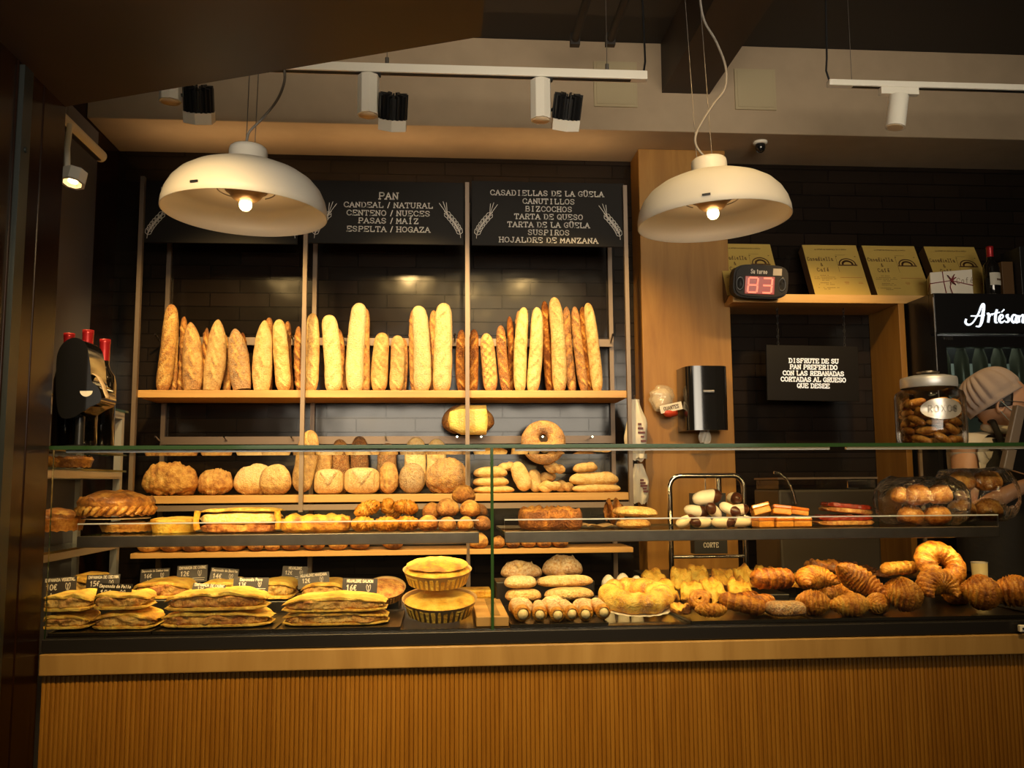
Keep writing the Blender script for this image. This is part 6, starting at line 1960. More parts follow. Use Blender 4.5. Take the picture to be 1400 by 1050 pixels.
# ------------------------------------------------------------------ cheese and ham slices
def slice_block(px, py, w_, h_, Y, seed, rx, ry, rz, label, base=.2, matn='pastry', z=None, D_=.075, g='flaky slices beside the wreath', nm='flaky_slice', amp=.013):
    s = mpp(Y)
    wd, hh = w_ * s, h_ * s
    p = at(px, py + h_ / 2, Y)
    b = MB()
    def fn(u, v):
        a = 2 * PI * v
        ue = .5 - .5 * math.cos(PI * u)
        env = max(0, 1 - abs(2 * ue - 1) ** 12) ** .5
        c_, s_ = math.cos(a), math.sin(a)
        k = (abs(c_) ** 6 + abs(s_) ** 6) ** (-1 / 6)
        x = (ue - .5) * wd
        y, z_ = c_ * k * D_ / 2 * env, (s_ * k * hh / 2) * env + hh / 2
        n1 = nz((x, y, z_), 40, seed) + .6 * nz((x, y, z_), 90, seed + 1)
        top = sstep(.2, .7, s_)
        rim_ = sstep(.72, 1.0, abs(2 * ue - 1)) + sstep(.62, .95, abs(y) / (D_ / 2))
        return Vector((x, y + amp * .4 * n1, max(0.0, z_ + amp * n1 * (.4 + top)))), (max(0, min(1, base + .40 * n1 + .22 * (1 - top) + .34 * rim_)), .05, 0)
    b.surf(fn, 30, 28)
    return put(b, nm, matn, (p.x, Y, max(p.z, Z_DECK + .016) if z is None else z), (R(rx), R(ry), R(rz)), label, 'pastry', g)


SL = [
    (900, 33, 2.93, .030, 34, -10, 12, .16, 'cheese slice at the back behind the golden wreath'),
    (930, 33, 2.92, .032, 40, 6, -8, .12, 'cheese slice at the back, second of the leaning row'),
    (960, 33, 2.94, .034, 46, -6, 10, .20, 'steep ham and cheese slice, third of the leaning row'),
    (990, 33, 2.93, .032, 40, 8, -6, .34, 'reddish ham slice in the middle of the leaning row'),
    (1018, 33, 2.93, .034, 42, -8, 8, .18, 'golden slice with ham edge, next to the reddish one'),
    (1046, 33, 2.94, .032, 36, 10, -10, .10, 'pale yellow slice at the end of the leaning row'),
    (1080, 50, 2.93, .028, 16, 6, 6, .08, 'flat pale slice behind the chocolate rolls'),
    (912, 33, 2.80, .005, 38, -6, 14, .12, 'bright cheese slice low beside the wreath'),
    (944, 33, 2.79, .006, 36, 6, -12, .16, 'low cheese slice before the second leaning one'),
    (976, 33, 2.81, .006, 40, -8, 8, .22, 'low slice with ham between snail pastry and leaning row'),
    (1008, 33, 2.80, .006, 34, 6, -6, .20, 'low golden slice behind the slanting chocolate roll'),
    (932, 30, 2.58, .002, 6, 4, 24, .30, 'broken crusty slice end in front, between wreath and snail pastry')]
for i, (px, w_, Y, dz, rx, ry, rz, ba, lab) in enumerate(SL):
    x = at(px, 820, Y).x
    slice_block(px, 820, w_, 10, Y, 300 + i, rx, ry, rz, lab, ba, z=Z_DECK + .006 + dz + .042 * math.sin(R(rx)), D_=.10 if i < 11 else .05, amp=.014)
tag(MB().box(at(890, 830, 2.84).x, at(1090, 830, 2.84).x, 2.90, 3.06, Z_DECK + .0005, Z_DECK + .022).build('display_step', 'trim', bevel=.003), 'black display step under the leaning cheese slices', 'display step', 'black display steps in the counter')


# ------------------------------------------------------------------ croissants, rolls, snails
def croissant_mesh(Rc, r_, arc, seed, base=.42, ridges=7, nu=70, nv=26, amp=.26, tip=.75):
    def fn(u, v):
        th = (u - .5) * arc + PI / 2
        a = 2 * PI * v
        env = max(.02, math.sin(PI * min(max(u, .0), 1))) ** tip
        ph = (abs(u - .5) * 2 * ridges + .35 * math.cos(a + 1) + .25 * math.sin(3 * a)) % 1.0
        rr = r_ * env * (1 + amp * (.5 - ph)) * (1 + .05 * nz((u * 4, math.cos(a), math.sin(a)), 3, seed))
        c = Vector((Rc * math.cos(th), Rc * math.sin(th) - Rc, r_ * .92))
        rad = Vector((math.cos(th), math.sin(th), 0))
        q = c + rad * math.cos(a) * rr + Vector((0, 0, math.sin(a) * rr * .92))
        fine = nz((u * 60, math.cos(a) * 2, math.sin(a) * 2), 1, seed)
        q.z = max(q.z, 0.0)
        tone = base + .34 * (ph - .5) * (1 if ph < .85 else -1.2) + .10 * fine + .12 * nz(q, 25, seed)
        return q, (max(0, min(1, tone)), .0, 0)
    b = MB(); b.surf(fn, nu, nv)
    return b


def roll_mesh(L_, r_, seed, base, wraps=5, flour=0.0, flat=.85):
    """rolled puff pastry with a wrapped, ridged skin"""
    def fn(u, v):
        a = 2 * PI * v
        env = max(.02, 1 - abs(2 * u - 1) ** 5) ** .5
        ph = (u * wraps + .15 * math.cos(a)) % 1.0
        rr = r_ * env * (1 + .14 * (.5 - ph)) * (1 + .06 * nz((u * 5, math.cos(a), math.sin(a)), 2, seed))
        q = Vector(((u - .5) * L_, math.cos(a) * rr, r_ * flat + math.sin(a) * rr * flat))
        q.z = max(q.z, 0)
        return q, (max(0, min(1, base + .30 * (ph - .5) + .16 * nz(q, 40, seed))), flour * sstep(.2, .9, math.sin(a)), 0)
    b = MB(); b.surf(fn, 50, 26)
    return b


def snail_mesh(R_, h_, seed, base):
    """a coil of dough, flat like a snail"""
    b = MB()
    def fn(u, v):
        th = u * 2 * PI * 2.6
        rc = R_ * (1 - .30) * (1 - u) + .004
        a = 2 * PI * v
        rr = R_ * .27 * (1 if u > .02 else .4)
        q = Vector(((rc + rr * math.cos(a)) * math.cos(th), (rc + rr * math.cos(a)) * math.sin(th), h_ * .5 + h_ * .5 * math.copysign(abs(math.sin(a)) ** .6, math.sin(a)) + .006 * u))
        return q, (max(0, min(1, base + .30 * nz(q, 40, seed) - .2 * math.sin(a))), 0, 0)
    b.surf(fn, 100, 14)
    return b


def pz(px, py, Y):
    return at(px, py, Y)


GC = 'croissants on the long tray'
# snails and chocolate rolls
for i, (px, py, Y, kind, a1, a2, rot, ba, nm, lab) in enumerate((
    (957, 838, 2.56, 'snail', .037, .034, (48, 0, -16), .50, 'snail_pastry', 'coiled snail pastry standing on edge, first on the tray after the broken slice'),
    (972, 846, 2.515, 'cro', .055, .021, (0, 0, 170), .30, 'chocolate_roll', 'low curved roll lying before the coiled snail pastry'),
    (1012, 842, 2.535, 'roll', .125, .026, (0, 12, -18), .45, 'chocolate_roll', 'long shiny roll slanting down beside the snail pastry'),
    (1022, 822, 2.66, 'roll', .085, .026, (0, -6, 12), .75, 'chocolate_roll', 'dark chocolate roll with sugar grains behind the slanting one'),
    (1058, 815, 2.66, 'roll', .125, .032, (0, 0, 2), .55, 'chocolate_roll', 'fat ridged roll lying across the top of the heap'),
    (1074, 845, 2.525, 'sq', .115, .046, (0, 0, 3), .50, 'sugared_square', 'square bun topped with sugar grains at the front of the tray'),
    (1040, 838, 2.60, 'roll', .10, .026, (0, 0, 40), .60, 'chocolate_roll', 'half hidden roll between the slanting one and the sugared square'))):
    p = at(px, py, Y)
    if kind == 'snail': m_ = snail_mesh(a1 * 1.1, a2, i + 5, ba + .1)
    elif kind == 'cro': m_ = croissant_mesh(a1, a2 * 1.15, 2.2, i + 5, ba + .15, 5)
    elif kind == 'roll': m_ = roll_mesh(a1 * 1.1, a2 * 1.15, i + 5, ba + .12, 6)
    else: m_ = loaf_mesh(a1, .09, a2 * 1.2, i + 5, 6, .6, 0, .05, ba, .5, .8, [], 40, 30, sq=.7)
    z_ = {957: ZT + .034, 1058: ZT + .062, 1012: ZT + .014}.get(px, ZT + .006)
    put(m_, nm, 'croissant', (p.x, Y, z_), tuple(R(k) for k in rot), lab, 'pastry', 'rolls and snails on the dark tray')

for i, (px, pyb, Y, Rc, r_, arc, rot, ba, z_, lab) in enumerate((
    (1117, 842, 2.545, .036, .034, 2.8, (0, 0, 150), .44, .0, 'dark ridged croissant at the front, beside the sugared square'),
    (1108, 805, 2.68, .048, .030, 3.2, (14, 0, 20), .36, .060, 'croissant with pale stripes lying on top beside the fat ridged roll'),
    (1160, 846, 2.525, .066, .031, 2.0, (0, 0, 188), .30, .0, 'smooth orange croissant lying flat at the front of the tray'),
    (1170, 806, 2.62, .10, .036, 1.9, (0, 34, -12), .46, .052, 'long glossy croissant sliding down the heap towards the front'),
    (1200, 843, 2.555, .036, .028, 2.0, (0, 0, 80), .34, .0, 'narrow croissant end squeezed beside the long sliding one'),
    (1228, 838, 2.55, .030, .042, 2.6, (-20, 0, 185), .40, .014, 'round-backed croissant standing plump in the middle of the tray'),
    (1276, 838, 2.60, .036, .031, 4.2, (42, 0, 4), .42, .062, 'horseshoe croissant facing the shop under the ring croissant'),
    (1338, 836, 2.56, .030, .042, 3.0, (-8, 0, 195), .50, .008, 'broad dark croissant after the horseshoe one'),
    (1390, 834, 2.57, .042, .038, 2.6, (-4, 6, 160), .48, .012, 'last croissant at the end of the tray'),
    (1310, 828, 2.72, .040, .034, 3.0, (0, 0, 30), .40, .0, 'croissant hidden under the ring croissant at the back'),
    (1232, 818, 2.74, .040, .034, 3.0, (0, 0, 10), .40, .0, 'croissant at the back that carries the straight golden one'),
    (1145, 822, 2.74, .040, .032, 3.0, (0, 0, -10), .42, .0, 'croissant at the back under the long sliding one'))):
    p = at(px, pyb, Y)
    put(croissant_mesh(Rc * 1.18, r_ * 1.26, arc, i + 31, ba + .10), 'croissant', 'croissant', (p.x, Y, ZT + z_), tuple(R(k) for k in rot), lab, 'croissant', GC)
Y = 2.66
p = at(1286, 772, Y)
put(ring_bread(.049, .031, 12, .36, 0, 84, 22, .10, 13, .22, .35), 'ring_croissant', 'croissant', (p.x, Y, p.z), (R(52), 0, R(8)), 'ring-shaped flaky croissant crowning the heap', 'croissant', GC)
p = at(1230, 776, 2.72)
put(roll_mesh(.125, .024, 44, .22, 6), 'straight_croissant', 'croissant', (p.x, 2.72, p.z - .022), (0, R(-2), R(4)), 'straight golden croissant lying behind the ring-shaped one', 'croissant', GC)
p = at(1124, 776, 2.86)
slice_block(1124, 775, 44, 12, 2.86, 333, -6, 2, 4, 'flat orange pastry on top of the back of the heap', .35, 'croissant', g=GC, nm='flat_pastry')
slice_block(1150, 806, 22, 30, 2.80, 334, -10, 20, 4, 'yellow flat pastry wedged between two croissants', .12, 'pastry', g=GC, nm='flat_pastry')
for i, (px, py, lab) in enumerate(((1155, 772, 'first dark glazed slice at the back behind the croissants'), (1176, 778, 'second dark glazed slice at the back, overlapped by the first'), (1192, 786, 'lowest dark glazed slice at the back beside the straight croissant'))):
    slice_block(px, py, 38, 9, 3.0, 340 + i, -8, 8, 6 - 8 * i, lab, .85, 'glaze', g='dark slices at the back', nm='dark_slice', D_=.10)
tag(MB().box(at(1105, 830, 2.84).x, at(1225, 830, 2.84).x, 2.93, 3.08, Z_DECK + .0005, at(1176, 790, 3.0).z).build('display_step', 'trim', bevel=.003), 'black display step under the dark glazed slices', 'display step', 'black display steps in the counter')

# ------------------------------------------------------------------ upper glass shelf, warm bakes
ZS = Z_SH + .0006
def sh(px, Y):
    return at(px, 715, Y).x


round_pie(76, 716, 76, 27, 2.86, 'brown braided pie on the glass shelf, half behind the plank wall', 21, 'braided_pie', .60, .45, z=ZS, matp='glaze', tin=None, cat='pie', grp='pies on the glass shelf')
round_pie(176, 718, 74, 15, 2.84, 'flat yellow pie under the big glazed empanada', 22, 'flat_pie', .34, .35, z=ZS, matp='glaze', tin=None, cat='pie', grp='pies on the glass shelf')
Yq = 2.84
zq = ZS + 15 * mpp(Yq) * 1.0 + .006
t = round_pie(159, 702, 102, 30, Yq, 'big glossy round empanada with a braided rim, raised on a cardboard disc', 23, 'glazed_empanada', .66, .50, z=zq + .003, matp='glaze', tin=None, cat='empanada')
b = MB(); b.lathe([(0, -.0025), (.098, -.0025), (.098, -.0005), (0, -.0005)], 48); b.build('card_disc', 'kraft', t)
b = MB(); b.lathe([(0, .012), (.012, .009), (.020, .002), (.016, -.002)], 20, T=Matrix.Translation((.01, 0, 30 * mpp(Yq) * 1.06))); b.build('dough_knob', 'glaze', t)
b = MB()
for k in range(26):
    a = 2 * PI * k / 26
    b.tube([(.104 * math.cos(a), .104 * math.sin(a), .012), (.110 * math.cos(a + .14), .110 * math.sin(a + .14), .026), (.100 * math.cos(a + .28), .100 * math.sin(a + .28), .038)], [.005, .008, .005], 8)
b.build('braided_rim', 'glaze', t)
t = round_pie(236, 716, 66, 24, 2.83, 'yellow potato omelette beside the big glossy empanada', 24, 'potato_omelette', .10, .18, z=ZS, matp='pastry', tin=None, cat='omelette', rim=False)


def cut_pie(px, pyb, w_, h_, Y, label, seed):
    s = mpp(Y)
    wd, hh = w_ * s, h_ * s
    t = thing('cut_pie', label, 'pie', (sh(px, Y), Y, ZS))
    b = MB(); layer_surf(b, wd * .97, .16, lambda x: 0, lambda x: hh * .36, seed, .004, .62, .006, fl=.0); b.build('meat_filling', 'filling', t)
    b = MB(); layer_surf(b, wd * .97, .16, lambda x: hh * .34, lambda x: hh * .82, seed + 1, .003, .03, .006, fl=.6); b.build('egg_filling', 'pastry', t)
    b = MB(); layer_surf(b, wd, .165, lambda x: hh * .80 + .08 * hh * nz((x, 0, 0), 20, seed) + .10 * hh * math.cos(PI * x / wd), lambda x: hh * .90 + .10 * hh * nz((x, 0, 0), 20, seed) + .15 * hh * math.cos(PI * x / wd), seed + 2, .0, .22, .006); b.build('top_crust', 'pastry', t)
    b = MB()
    for sg in (-1, 1):
        b.tube([(sg * wd * .49, .01, .011), (sg * wd * .50, .006, hh * .5), (sg * wd * .48, .006, hh * .92)], [.010, .009, .010], 10)
    b.build('side_crust', 'pastry', t)
cut_pie(326, 716, 112, 33, 2.72, 'big pie cut open to show its white egg and brown meat layers', 41)
slice_block(432, 706, 96, 22, 2.74, 51, 0, 0, 0, 'long pale flaky puff pastry beside the cut pie', .10, 'pastry', z=ZS, D_=.15, g=None, nm='puff_pastry', amp=.010)


def twisted_bun(L_, r_, seed, base):
    b = twist_roll(L_, r_, seed, base)
    return b
for i, (px, Y, z_, ry, rz, lab) in enumerate((
    (500, 2.72, .0, 0, 20, 'first twisted glazed bun of the bottom layer, beside the puff pastry'), (528, 2.71, .0, 0, -10, 'second twisted glazed bun of the bottom layer'),
    (553, 2.73, .0, 0, 15, 'third twisted glazed bun of the bottom layer, beside the soft round buns'), (510, 2.77, .044, -22, 10, 'twisted bun climbing the heap on the puff pastry side'),
    (530, 2.76, .050, 40, 60, 'twisted bun standing steeply in the middle of its heap'), (550, 2.77, .048, 10, -12, 'twisted bun on top of its heap on the soft buns side'))):
    put(croissant_mesh(.030, .027, 3.4, 60 + i, .30 + .08 * (i % 3), 4, 50, 22, .30, .6), 'twisted_bun', 'croissant', (sh(px, Y), Y, ZS + z_), (0, R(ry), R(rz)), lab, 'bun', 'twisted buns on the glass shelf')
for i, (px, Y, z_, w_, ba, lab) in enumerate((
    (586, 2.70, 0, 30, .5, 'first soft round bun of the bottom row, beside the twisted buns'), (612, 2.69, 0, 27, .42, 'second soft round bun of the bottom row'), (636, 2.70, 0, 27, .5, 'third soft round bun of the bottom row'), (657, 2.72, 0, 26, .6, 'last soft round bun of the bottom row, at the shelf end'),
    (592, 2.77, .034, 28, .6, 'soft round bun in the second layer beside the twisted buns'), (613, 2.73, .042, 33, .42, 'large soft round bun facing the shop in the second layer'), (641, 2.73, .040, 30, .36, 'pale soft round bun in the second layer over the shelf end'), (656, 2.78, .036, 24, .6, 'soft round bun at the back of the second layer'),
    (633, 2.78, .078, 33, .52, 'soft round bun crowning the heap of round buns'))):
    s = mpp(Y)
    put(loaf_mesh(w_ * s, w_ * s * .95, w_ * s * 1.0, 400 + i, 2.0, .6, 0, .06, ba, .1, 0, [], 30, 28), 'round_bun', 'dark' if i % 2 else 'gold', (sh(px, Y), Y, ZS + z_), (R(-8 + 5 * (i % 4)), 0, R(i * 40)), lab, 'bun', 'soft round buns on the glass shelf')

# second shelf
slice_block(752, 703, 86, 27, 2.76, 71, 0, 0, 0, 'tan flaky pastry loaf alone at the glass seam end of the second shelf', .42, 'gold', z=ZS, D_=.14, g=None, nm='sponge_pastry', amp=.012)
b = MB(); b.surf(lambda u, v: (Vector(((u - .5) * .10, (v - .5) * .12, .004 * math.sin(u * 9) + .003 * math.sin(v * 7 + u * 4))), (0, 0, 0)), 16, 12, 0, False)
o = put(b, 'baking_paper', 'kraft', (sh(820, 2.80), 2.80, ZS + .006), (0, 0, R(8)), 'loose sheet of baking paper before the seeded bun', 'paper')
o.modifiers.new('solid', 'SOLIDIFY').thickness = .001
for i, (px, w_, z_, h_, lab) in enumerate(((862, 50, 0, 15, 'lower flat bun of the pair beside the timber column'), (868, 62, .034, 15, 'upper flat seeded bun of the pair beside the timber column'))):
    Y = 2.76
    put(loaf_mesh(w_ * mpp(Y), .11, h_ * mpp(Y) * 1.25, 430 + i, 2.8, .6, 0, .04, .30, .2, .3, [], 40, 30), 'flat_bun', 'crust', (sh(px, Y), Y, ZS + z_), (0, R(3 * i), 0), lab, 'bun', 'flat buns beside the column')
b = MB()
b.surf(lambda u, v: (Vector((.05 * (u - .5), .028 * math.cos(2 * PI * v) * (1 + .4 * nz((u * 3, v * 5, 0), 2, 3)), .046 + .030 * math.sin(2 * PI * v) * (1 + .4 * nz((u * 4, v * 4, 1), 2, 5)) + .012 * math.sin(u * 12))), (.8 + .3 * nz((u, v, 0), 9, 2), 0, 0)), 18, 20)
put(b, 'dark_bread_roll', 'glaze', (sh(840, 2.88), 2.88, ZS), (0, 0, R(10)), 'dark crumpled roll behind the flat seeded buns', 'bread roll')


def eclair(L_, r_, seed, t_loc, rot, label):
    t = thing('dipped_eclair', label, 'pastry', t_loc, rot, 'chocolate-dipped pastries on the second shelf')
    def body(u, v):
        a = 2 * PI * v
        env = max(.02, 1 - abs(2 * u - 1) ** 3) ** .5
        q = Vector(((u - .5) * L_, math.cos(a) * r_ * env, r_ + math.sin(a) * r_ * env))
        return q, (.0, 0, 0)
    b = MB(); b.surf(body, 22, 20); b.build('icing_shell', 'icing', t)
    def dip(u, v):
        a = 2 * PI * v
        uu = lerp(-.02, .34 + .06 * math.sin(2 * a + seed), u)
        env = max(.02, 1 - abs(2 * min(max(uu, 0), 1) - 1) ** 3) ** .5
        return Vector(((uu - .5) * L_, math.cos(a) * r_ * 1.06 * env, r_ + math.sin(a) * r_ * 1.06 * env)), (0, 0, 0)
    b = MB(); b.surf(dip, 10, 20); b.build('chocolate_dip', 'choc', t)
s = mpp(2.76)
for i, (px, Y, z_, ry, rz, lab) in enumerate((
    (943, 2.74, .0, 18, 200, 'dipped pastry at the end of the heap beside the flat buns'), (962, 2.72, .0, 0, 10, 'dipped pastry of the bottom layer, second from the flat buns'), (985, 2.71, .0, 0, 170, 'dipped pastry of the bottom layer in the middle'), (1008, 2.72, .0, 0, -10, 'dipped pastry of the bottom layer beside the orange slices'), (1022, 2.76, .0, 0, 30, 'last dipped pastry of the bottom layer, touching the orange slices'),
    (953, 2.79, .030, -10, 160, 'dipped pastry of the second layer on the flat buns side'), (975, 2.75, .034, 30, 40, 'dipped pastry hanging down the front of the heap'), (994, 2.75, .034, -24, 140, 'dipped pastry with mostly chocolate facing the shop'), (1010, 2.77, .034, 6, 200, 'dipped pastry of the second layer beside the orange slices'),
    (969, 2.79, .068, 8, 190, 'large ivory pastry lying on top of the dipped heap'), (1005, 2.80, .066, 0, 95, 'round-ended ivory pastry on top, nearer the orange slices'))):
    eclair(.082 if i != 9 else .10, .0185 if i != 9 else .023, i, (sh(px, Y), Y, ZS + .001 + z_), (0, R(ry), R(rz)), lab)
for i, (px, pyt, w_, h_, Y, z_, rx, ry, lab) in enumerate((
    (1045, 0, 26, 16, 2.72, .0, 0, 0, 'first orange jelly slice of the bottom row, beside the dipped pastries'), (1072, 0, 26, 14, 2.71, .0, 0, 0, 'second orange jelly slice of the bottom row'), (1098, 0, 26, 13, 2.72, .0, 0, 0, 'third orange jelly slice of the bottom row, beside the red tart'),
    (1048, 0, 26, 16, 2.78, .040, -16, -14, 'upright orange jelly slice on the dipped pastry side'), (1068, 0, 27, 14, 2.77, .038, -8, 6, 'orange jelly slice lying on top in the middle'), (1092, 0, 25, 11, 2.78, .034, 0, 8, 'orange jelly slice on top beside the red tart'))):
    s = mpp(Y)
    t = thing('jelly_slice', lab, 'cake slice', (sh(px, Y), Y, ZS + z_), (R(rx), R(ry), R(8 - i * 5)), 'orange jelly slices on the second shelf')
    b = MB(); b.box(-w_ * s / 2, w_ * s / 2, 0, .06, 0, h_ * s * .62); b.build('sponge', 'apricot', t, bevel=.004)
    b = MB(); b.box(-w_ * s / 2 * 1.02, w_ * s / 2 * 1.02, -.001, .061, h_ * s * .62, h_ * s); b.build('jelly_top', 'orange_jelly', t, bevel=.003)
for i, (px, w_, Y, z_, ry, lab) in enumerate(((1163, 84, 2.76, .0, 0, 'lower red-glazed tart on the second shelf'), (1168, 70, 2.79, .036, 5, 'upper red-glazed tart with a ragged edge on the second shelf'))):
    s = mpp(Y)
    t = thing('red_tart', lab, 'tart', (sh(px, Y), Y, ZS + z_), (0, R(ry), 0), 'red tarts on the second shelf')
    b = MB(); layer_surf(b, w_ * s, .13, lambda x: 0, lambda x: .016, 80 + i, 0, .45, .004); b.build('pastry_base', 'glaze', t)
    b = MB(); layer_surf(b, w_ * s * .96, .125, lambda x: .015, lambda x: .032 + .006 * nz((x, 0, 0), 50, i), 84 + i, .002, .4, .004); b.build('berry_glaze', 'red_jelly', t)

# rolls wrapped in cellophane
def bagged(px0, px1, py0, py1, Y, seed, label, rolls, glabel):
    a, c = at(px0, py1, Y), at(px1, py0, Y)
    L_, H_ = c.x - a.x, c.z - ZS
    t = thing('cellophane_bag', label, 'bag', ((a.x + c.x) / 2, Y, ZS), (0, 0, 0), 'cellophane bags of rolls')
    def fn(u, v):
        an = 2 * PI * v
        env = sstep(0, .13, u) * .65 + .35 - .55 * sstep(.9, 1, u)
        q = Vector(((u - .5) * L_, math.cos(an) * .098 * env, H_ / 2 + math.sin(an) * H_ / 2 * env))
        n1 = nz(q, 22, seed) + .7 * nz(q, 50, seed + 2)
        q += Vector((0, math.cos(an), math.sin(an))) * .007 * n1
        q.z = max(q.z, .0005)
        return q, (0, 0, 0)
    b = MB(); b.surf(fn, 44, 40); b.build('cellophane', 'celo', t)
    for i, (dx, dy, dz, Lr, r_, rz, lab) in enumerate(rolls):
        put(loaf_mesh(Lr * .96, r_ * 2.3, r_ * 2.5, seed * 10 + i, 2.4, .7, 0, .05, .5, .05, .2, [(.2 + .2 * k, .25, 1.2, .05, .003, .004) for k in range(4)], 32, 26), 'wrapped_roll', 'glaze', ((a.x + c.x) / 2 + dx * .85, Y + dy, ZS + dz + .003), (0, 0, R(rz)), lab, 'bread roll', glabel)


bagged(1202, 1312, 652, 716, 2.73, 3, 'clear cellophane bag of brown rolls beside the red tarts', [
    (-.065, -.01, .066, .075, .026, 20, 'pale-ended roll at the mouth of the cellophane bag by the red tarts'), (-.02, -.015, .055, .10, .034, 10, 'big brown roll in the upper layer of the bag by the red tarts'), (.055, -.015, .058, .095, .032, -10, 'second roll in the upper layer of the bag by the red tarts'),
    (-.03, .0, .0, .10, .030, 5, 'yellowish roll at the bottom of the bag by the red tarts'), (.055, .0, .0, .10, .030, -5, 'second roll at the bottom of the bag by the red tarts')], 'rolls in the first bag')
bagged(1286, 1378, 640, 716, 2.93, 6, 'clear cellophane bag of rolls piled higher at the end of the shelf', [
    (-.05, -.01, .10, .10, .034, 10, 'roll in the upper layer of the end bag, over the first bag'), (.045, -.01, .10, .10, .034, -12, 'shiny roll in the upper layer of the end bag'),
    (-.055, .0, .0, .10, .036, 0, 'roll at the bottom of the end bag, next to the first bag'), (.05, .0, .0, .10, .036, 8, 'last roll at the bottom of the end bag')], 'rolls in the second bag')

# ------------------------------------------------------------------ glass jar on the counter top
Yj = 2.68
p = at(1274, 601, Yj)
s = mpp(Yj)
zt0 = Z_TOP + .0006
t = thing('biscuit_jar', 'large glass jar full of golden biscuits with a steel lid on the glass top', 'jar', (p.x, Yj, zt0))
Rj = 47 * s
hj = at(1274, 531, Yj).z - zt0
b = MB(); b.lathe([(0, .001), (Rj * .92, .001), (Rj * .99, .010), (Rj, .03), (Rj, hj * .82), (Rj * .95, hj * .92), (Rj * .76, hj * .985), (Rj * .74, hj * 1.02)], 56)
b.build('jar_body', 'jarglass', t)
b = MB(); b.lathe([(Rj * .80, hj * 1.0), (Rj * .81, hj * 1.01), (Rj * .81, hj * 1.15), (Rj * .79, hj * 1.18), (Rj * .55, hj * 1.215), (0, hj * 1.235)], 56)
b.build('lid', 'alu', t)
b = MB(); b.lathe([(Rj * .1, hj * 1.22), (Rj * .1, hj * 1.25), (Rj * .32, hj * 1.265), (Rj * .33, hj * 1.285), (Rj * .1, hj * 1.31), (0, hj * 1.31)], 32); b.build('lid_knob', 'steel', t)
b = MB()
v, f = [(0, 0, 0)], []
n_ = 40
pr = []
for k in range(n_):
    a = 2 * PI * k / n_
    xx, z_ = 29 * s * math.cos(a), 14.5 * s * math.sin(a)
    ang = (xx - 8 * s) / (Rj + .002)
    pr.append((( Rj + .003) * math.sin(ang), -(Rj + .003) * math.cos(ang), hj * .60 + z_))
cA_ = ((Rj + .004) * math.sin(-8 * s / Rj), -(Rj + .005) * math.cos(-8 * s / Rj), hj * .60)
b.add([cA_] + pr, [(0, 1 + k, 1 + (k + 1) % n_) for k in range(n_)], 0, True)
for i, ch in enumerate('ROXOS'):
    ang = (-8 * s + (i - 2) * 8.0 * s) / Rj
    b.text(ch, 9 * s, .6, .10, .1, False, (0, 0), 'C', 1, Matrix.Translation(((Rj + .0062) * math.sin(ang), -(Rj + .0062) * math.cos(ang), hj * .60)) @ Matrix.Rotation(ang, 4, 'Z'))
b.build('metal_label', [simple('bright_tin_label', (.62, .58, .52), .32, .7), 'steel'], t)
rnd = random.Random(11)
lay = 0
cnt = 0
zl = .006
BW = ['at the bottom of the jar', 'in the second layer of the jar', 'in the middle of the jar', 'in the fourth layer of the jar', 'in the top layer of the jar']
while lay < 5:
    for k in range(7):
        a = 2 * PI * k / 7 + lay * .45
        rr = Rj * .64
        m_ = loaf_mesh(.074, .028, .030, 500 + cnt, 2.6, .8, 0, .06, .42 + .1 * rnd.random(), 0, 0, [], 18, 14)
        side = 'facing the shop' if math.sin(a) < -.3 else ('turned to the fridge' if math.sin(a) > .3 else 'at the side')
        put(m_, 'biscuit', 'glaze', (p.x + rr * math.cos(a), Yj + rr * math.sin(a), zt0 + zl), (0, R(rnd.uniform(-28, 28)), a + PI / 2 + rnd.uniform(-.4, .4)), 'finger biscuit ' + BW[lay] + ', ' + side, 'biscuit', 'biscuits in the jar, layer %d, %s' % (lay + 1, side))
        cnt += 1
    lay += 1
    zl += .028

# ------------------------------------------------------------------ ticket dispenser and wine bottles at the plank wall end
Ye = 2.58
OUT = [(83, 500), (86, 482), (94, 470), (106, 464), (118, 467), (125, 477), (129, 500), (131, 522), (139, 530), (144, 543), (141, 552), (130, 557), (116, 566), (102, 573), (88, 570), (83, 545)]
p = at(108, 608, Ye)
t = thing('ticket_dispenser', 'glossy black snail-shaped queue ticket dispenser on a foot', 'dispenser', (p.x, Ye, zt0))
pts = []
for i in range(len(OUT)):
    q0, q1, q2, q3 = [Vector(OUT[(i + d) % len(OUT)]) for d in (-1, 0, 1, 2)]
    for k in range(4):
        u = k / 4
        q = .5 * ((2 * q1) + (q2 - q0) * u + (2 * q0 - 5 * q1 + 4 * q2 - q3) * u * u + (3 * q1 - q0 - 3 * q2 + q3) * u ** 3)
        w3 = at(q.x, q.y, Ye)
        pts.append((w3.x - p.x, w3.z - zt0))
T = Matrix.Rotation(PI / 2, 4, 'X')
b = MB(); b.prism(pts, -.085, .030, 0, T, True); b.build('housing', 'gloss_black', t, bevel=.026, seg=5)
q = at(124, 536, Ye)
b = MB(); n_ = 16
b.add([(q.x - p.x, -.0315, q.z - zt0)] + [(q.x - p.x + .017 * math.cos(PI + PI * k / n_), -.0315, q.z - zt0 + .016 * math.sin(PI + PI * k / n_)) for k in range(n_ + 1)], [(0, k + 1, k + 2) for k in range(n_)]); b.build('badge', 'paper', t)
b = MB()
tp = [at(x, y, Ye - .005) for x, y in ((130, 512), (137, 517), (143, 528), (146, 538), (149, 545))]
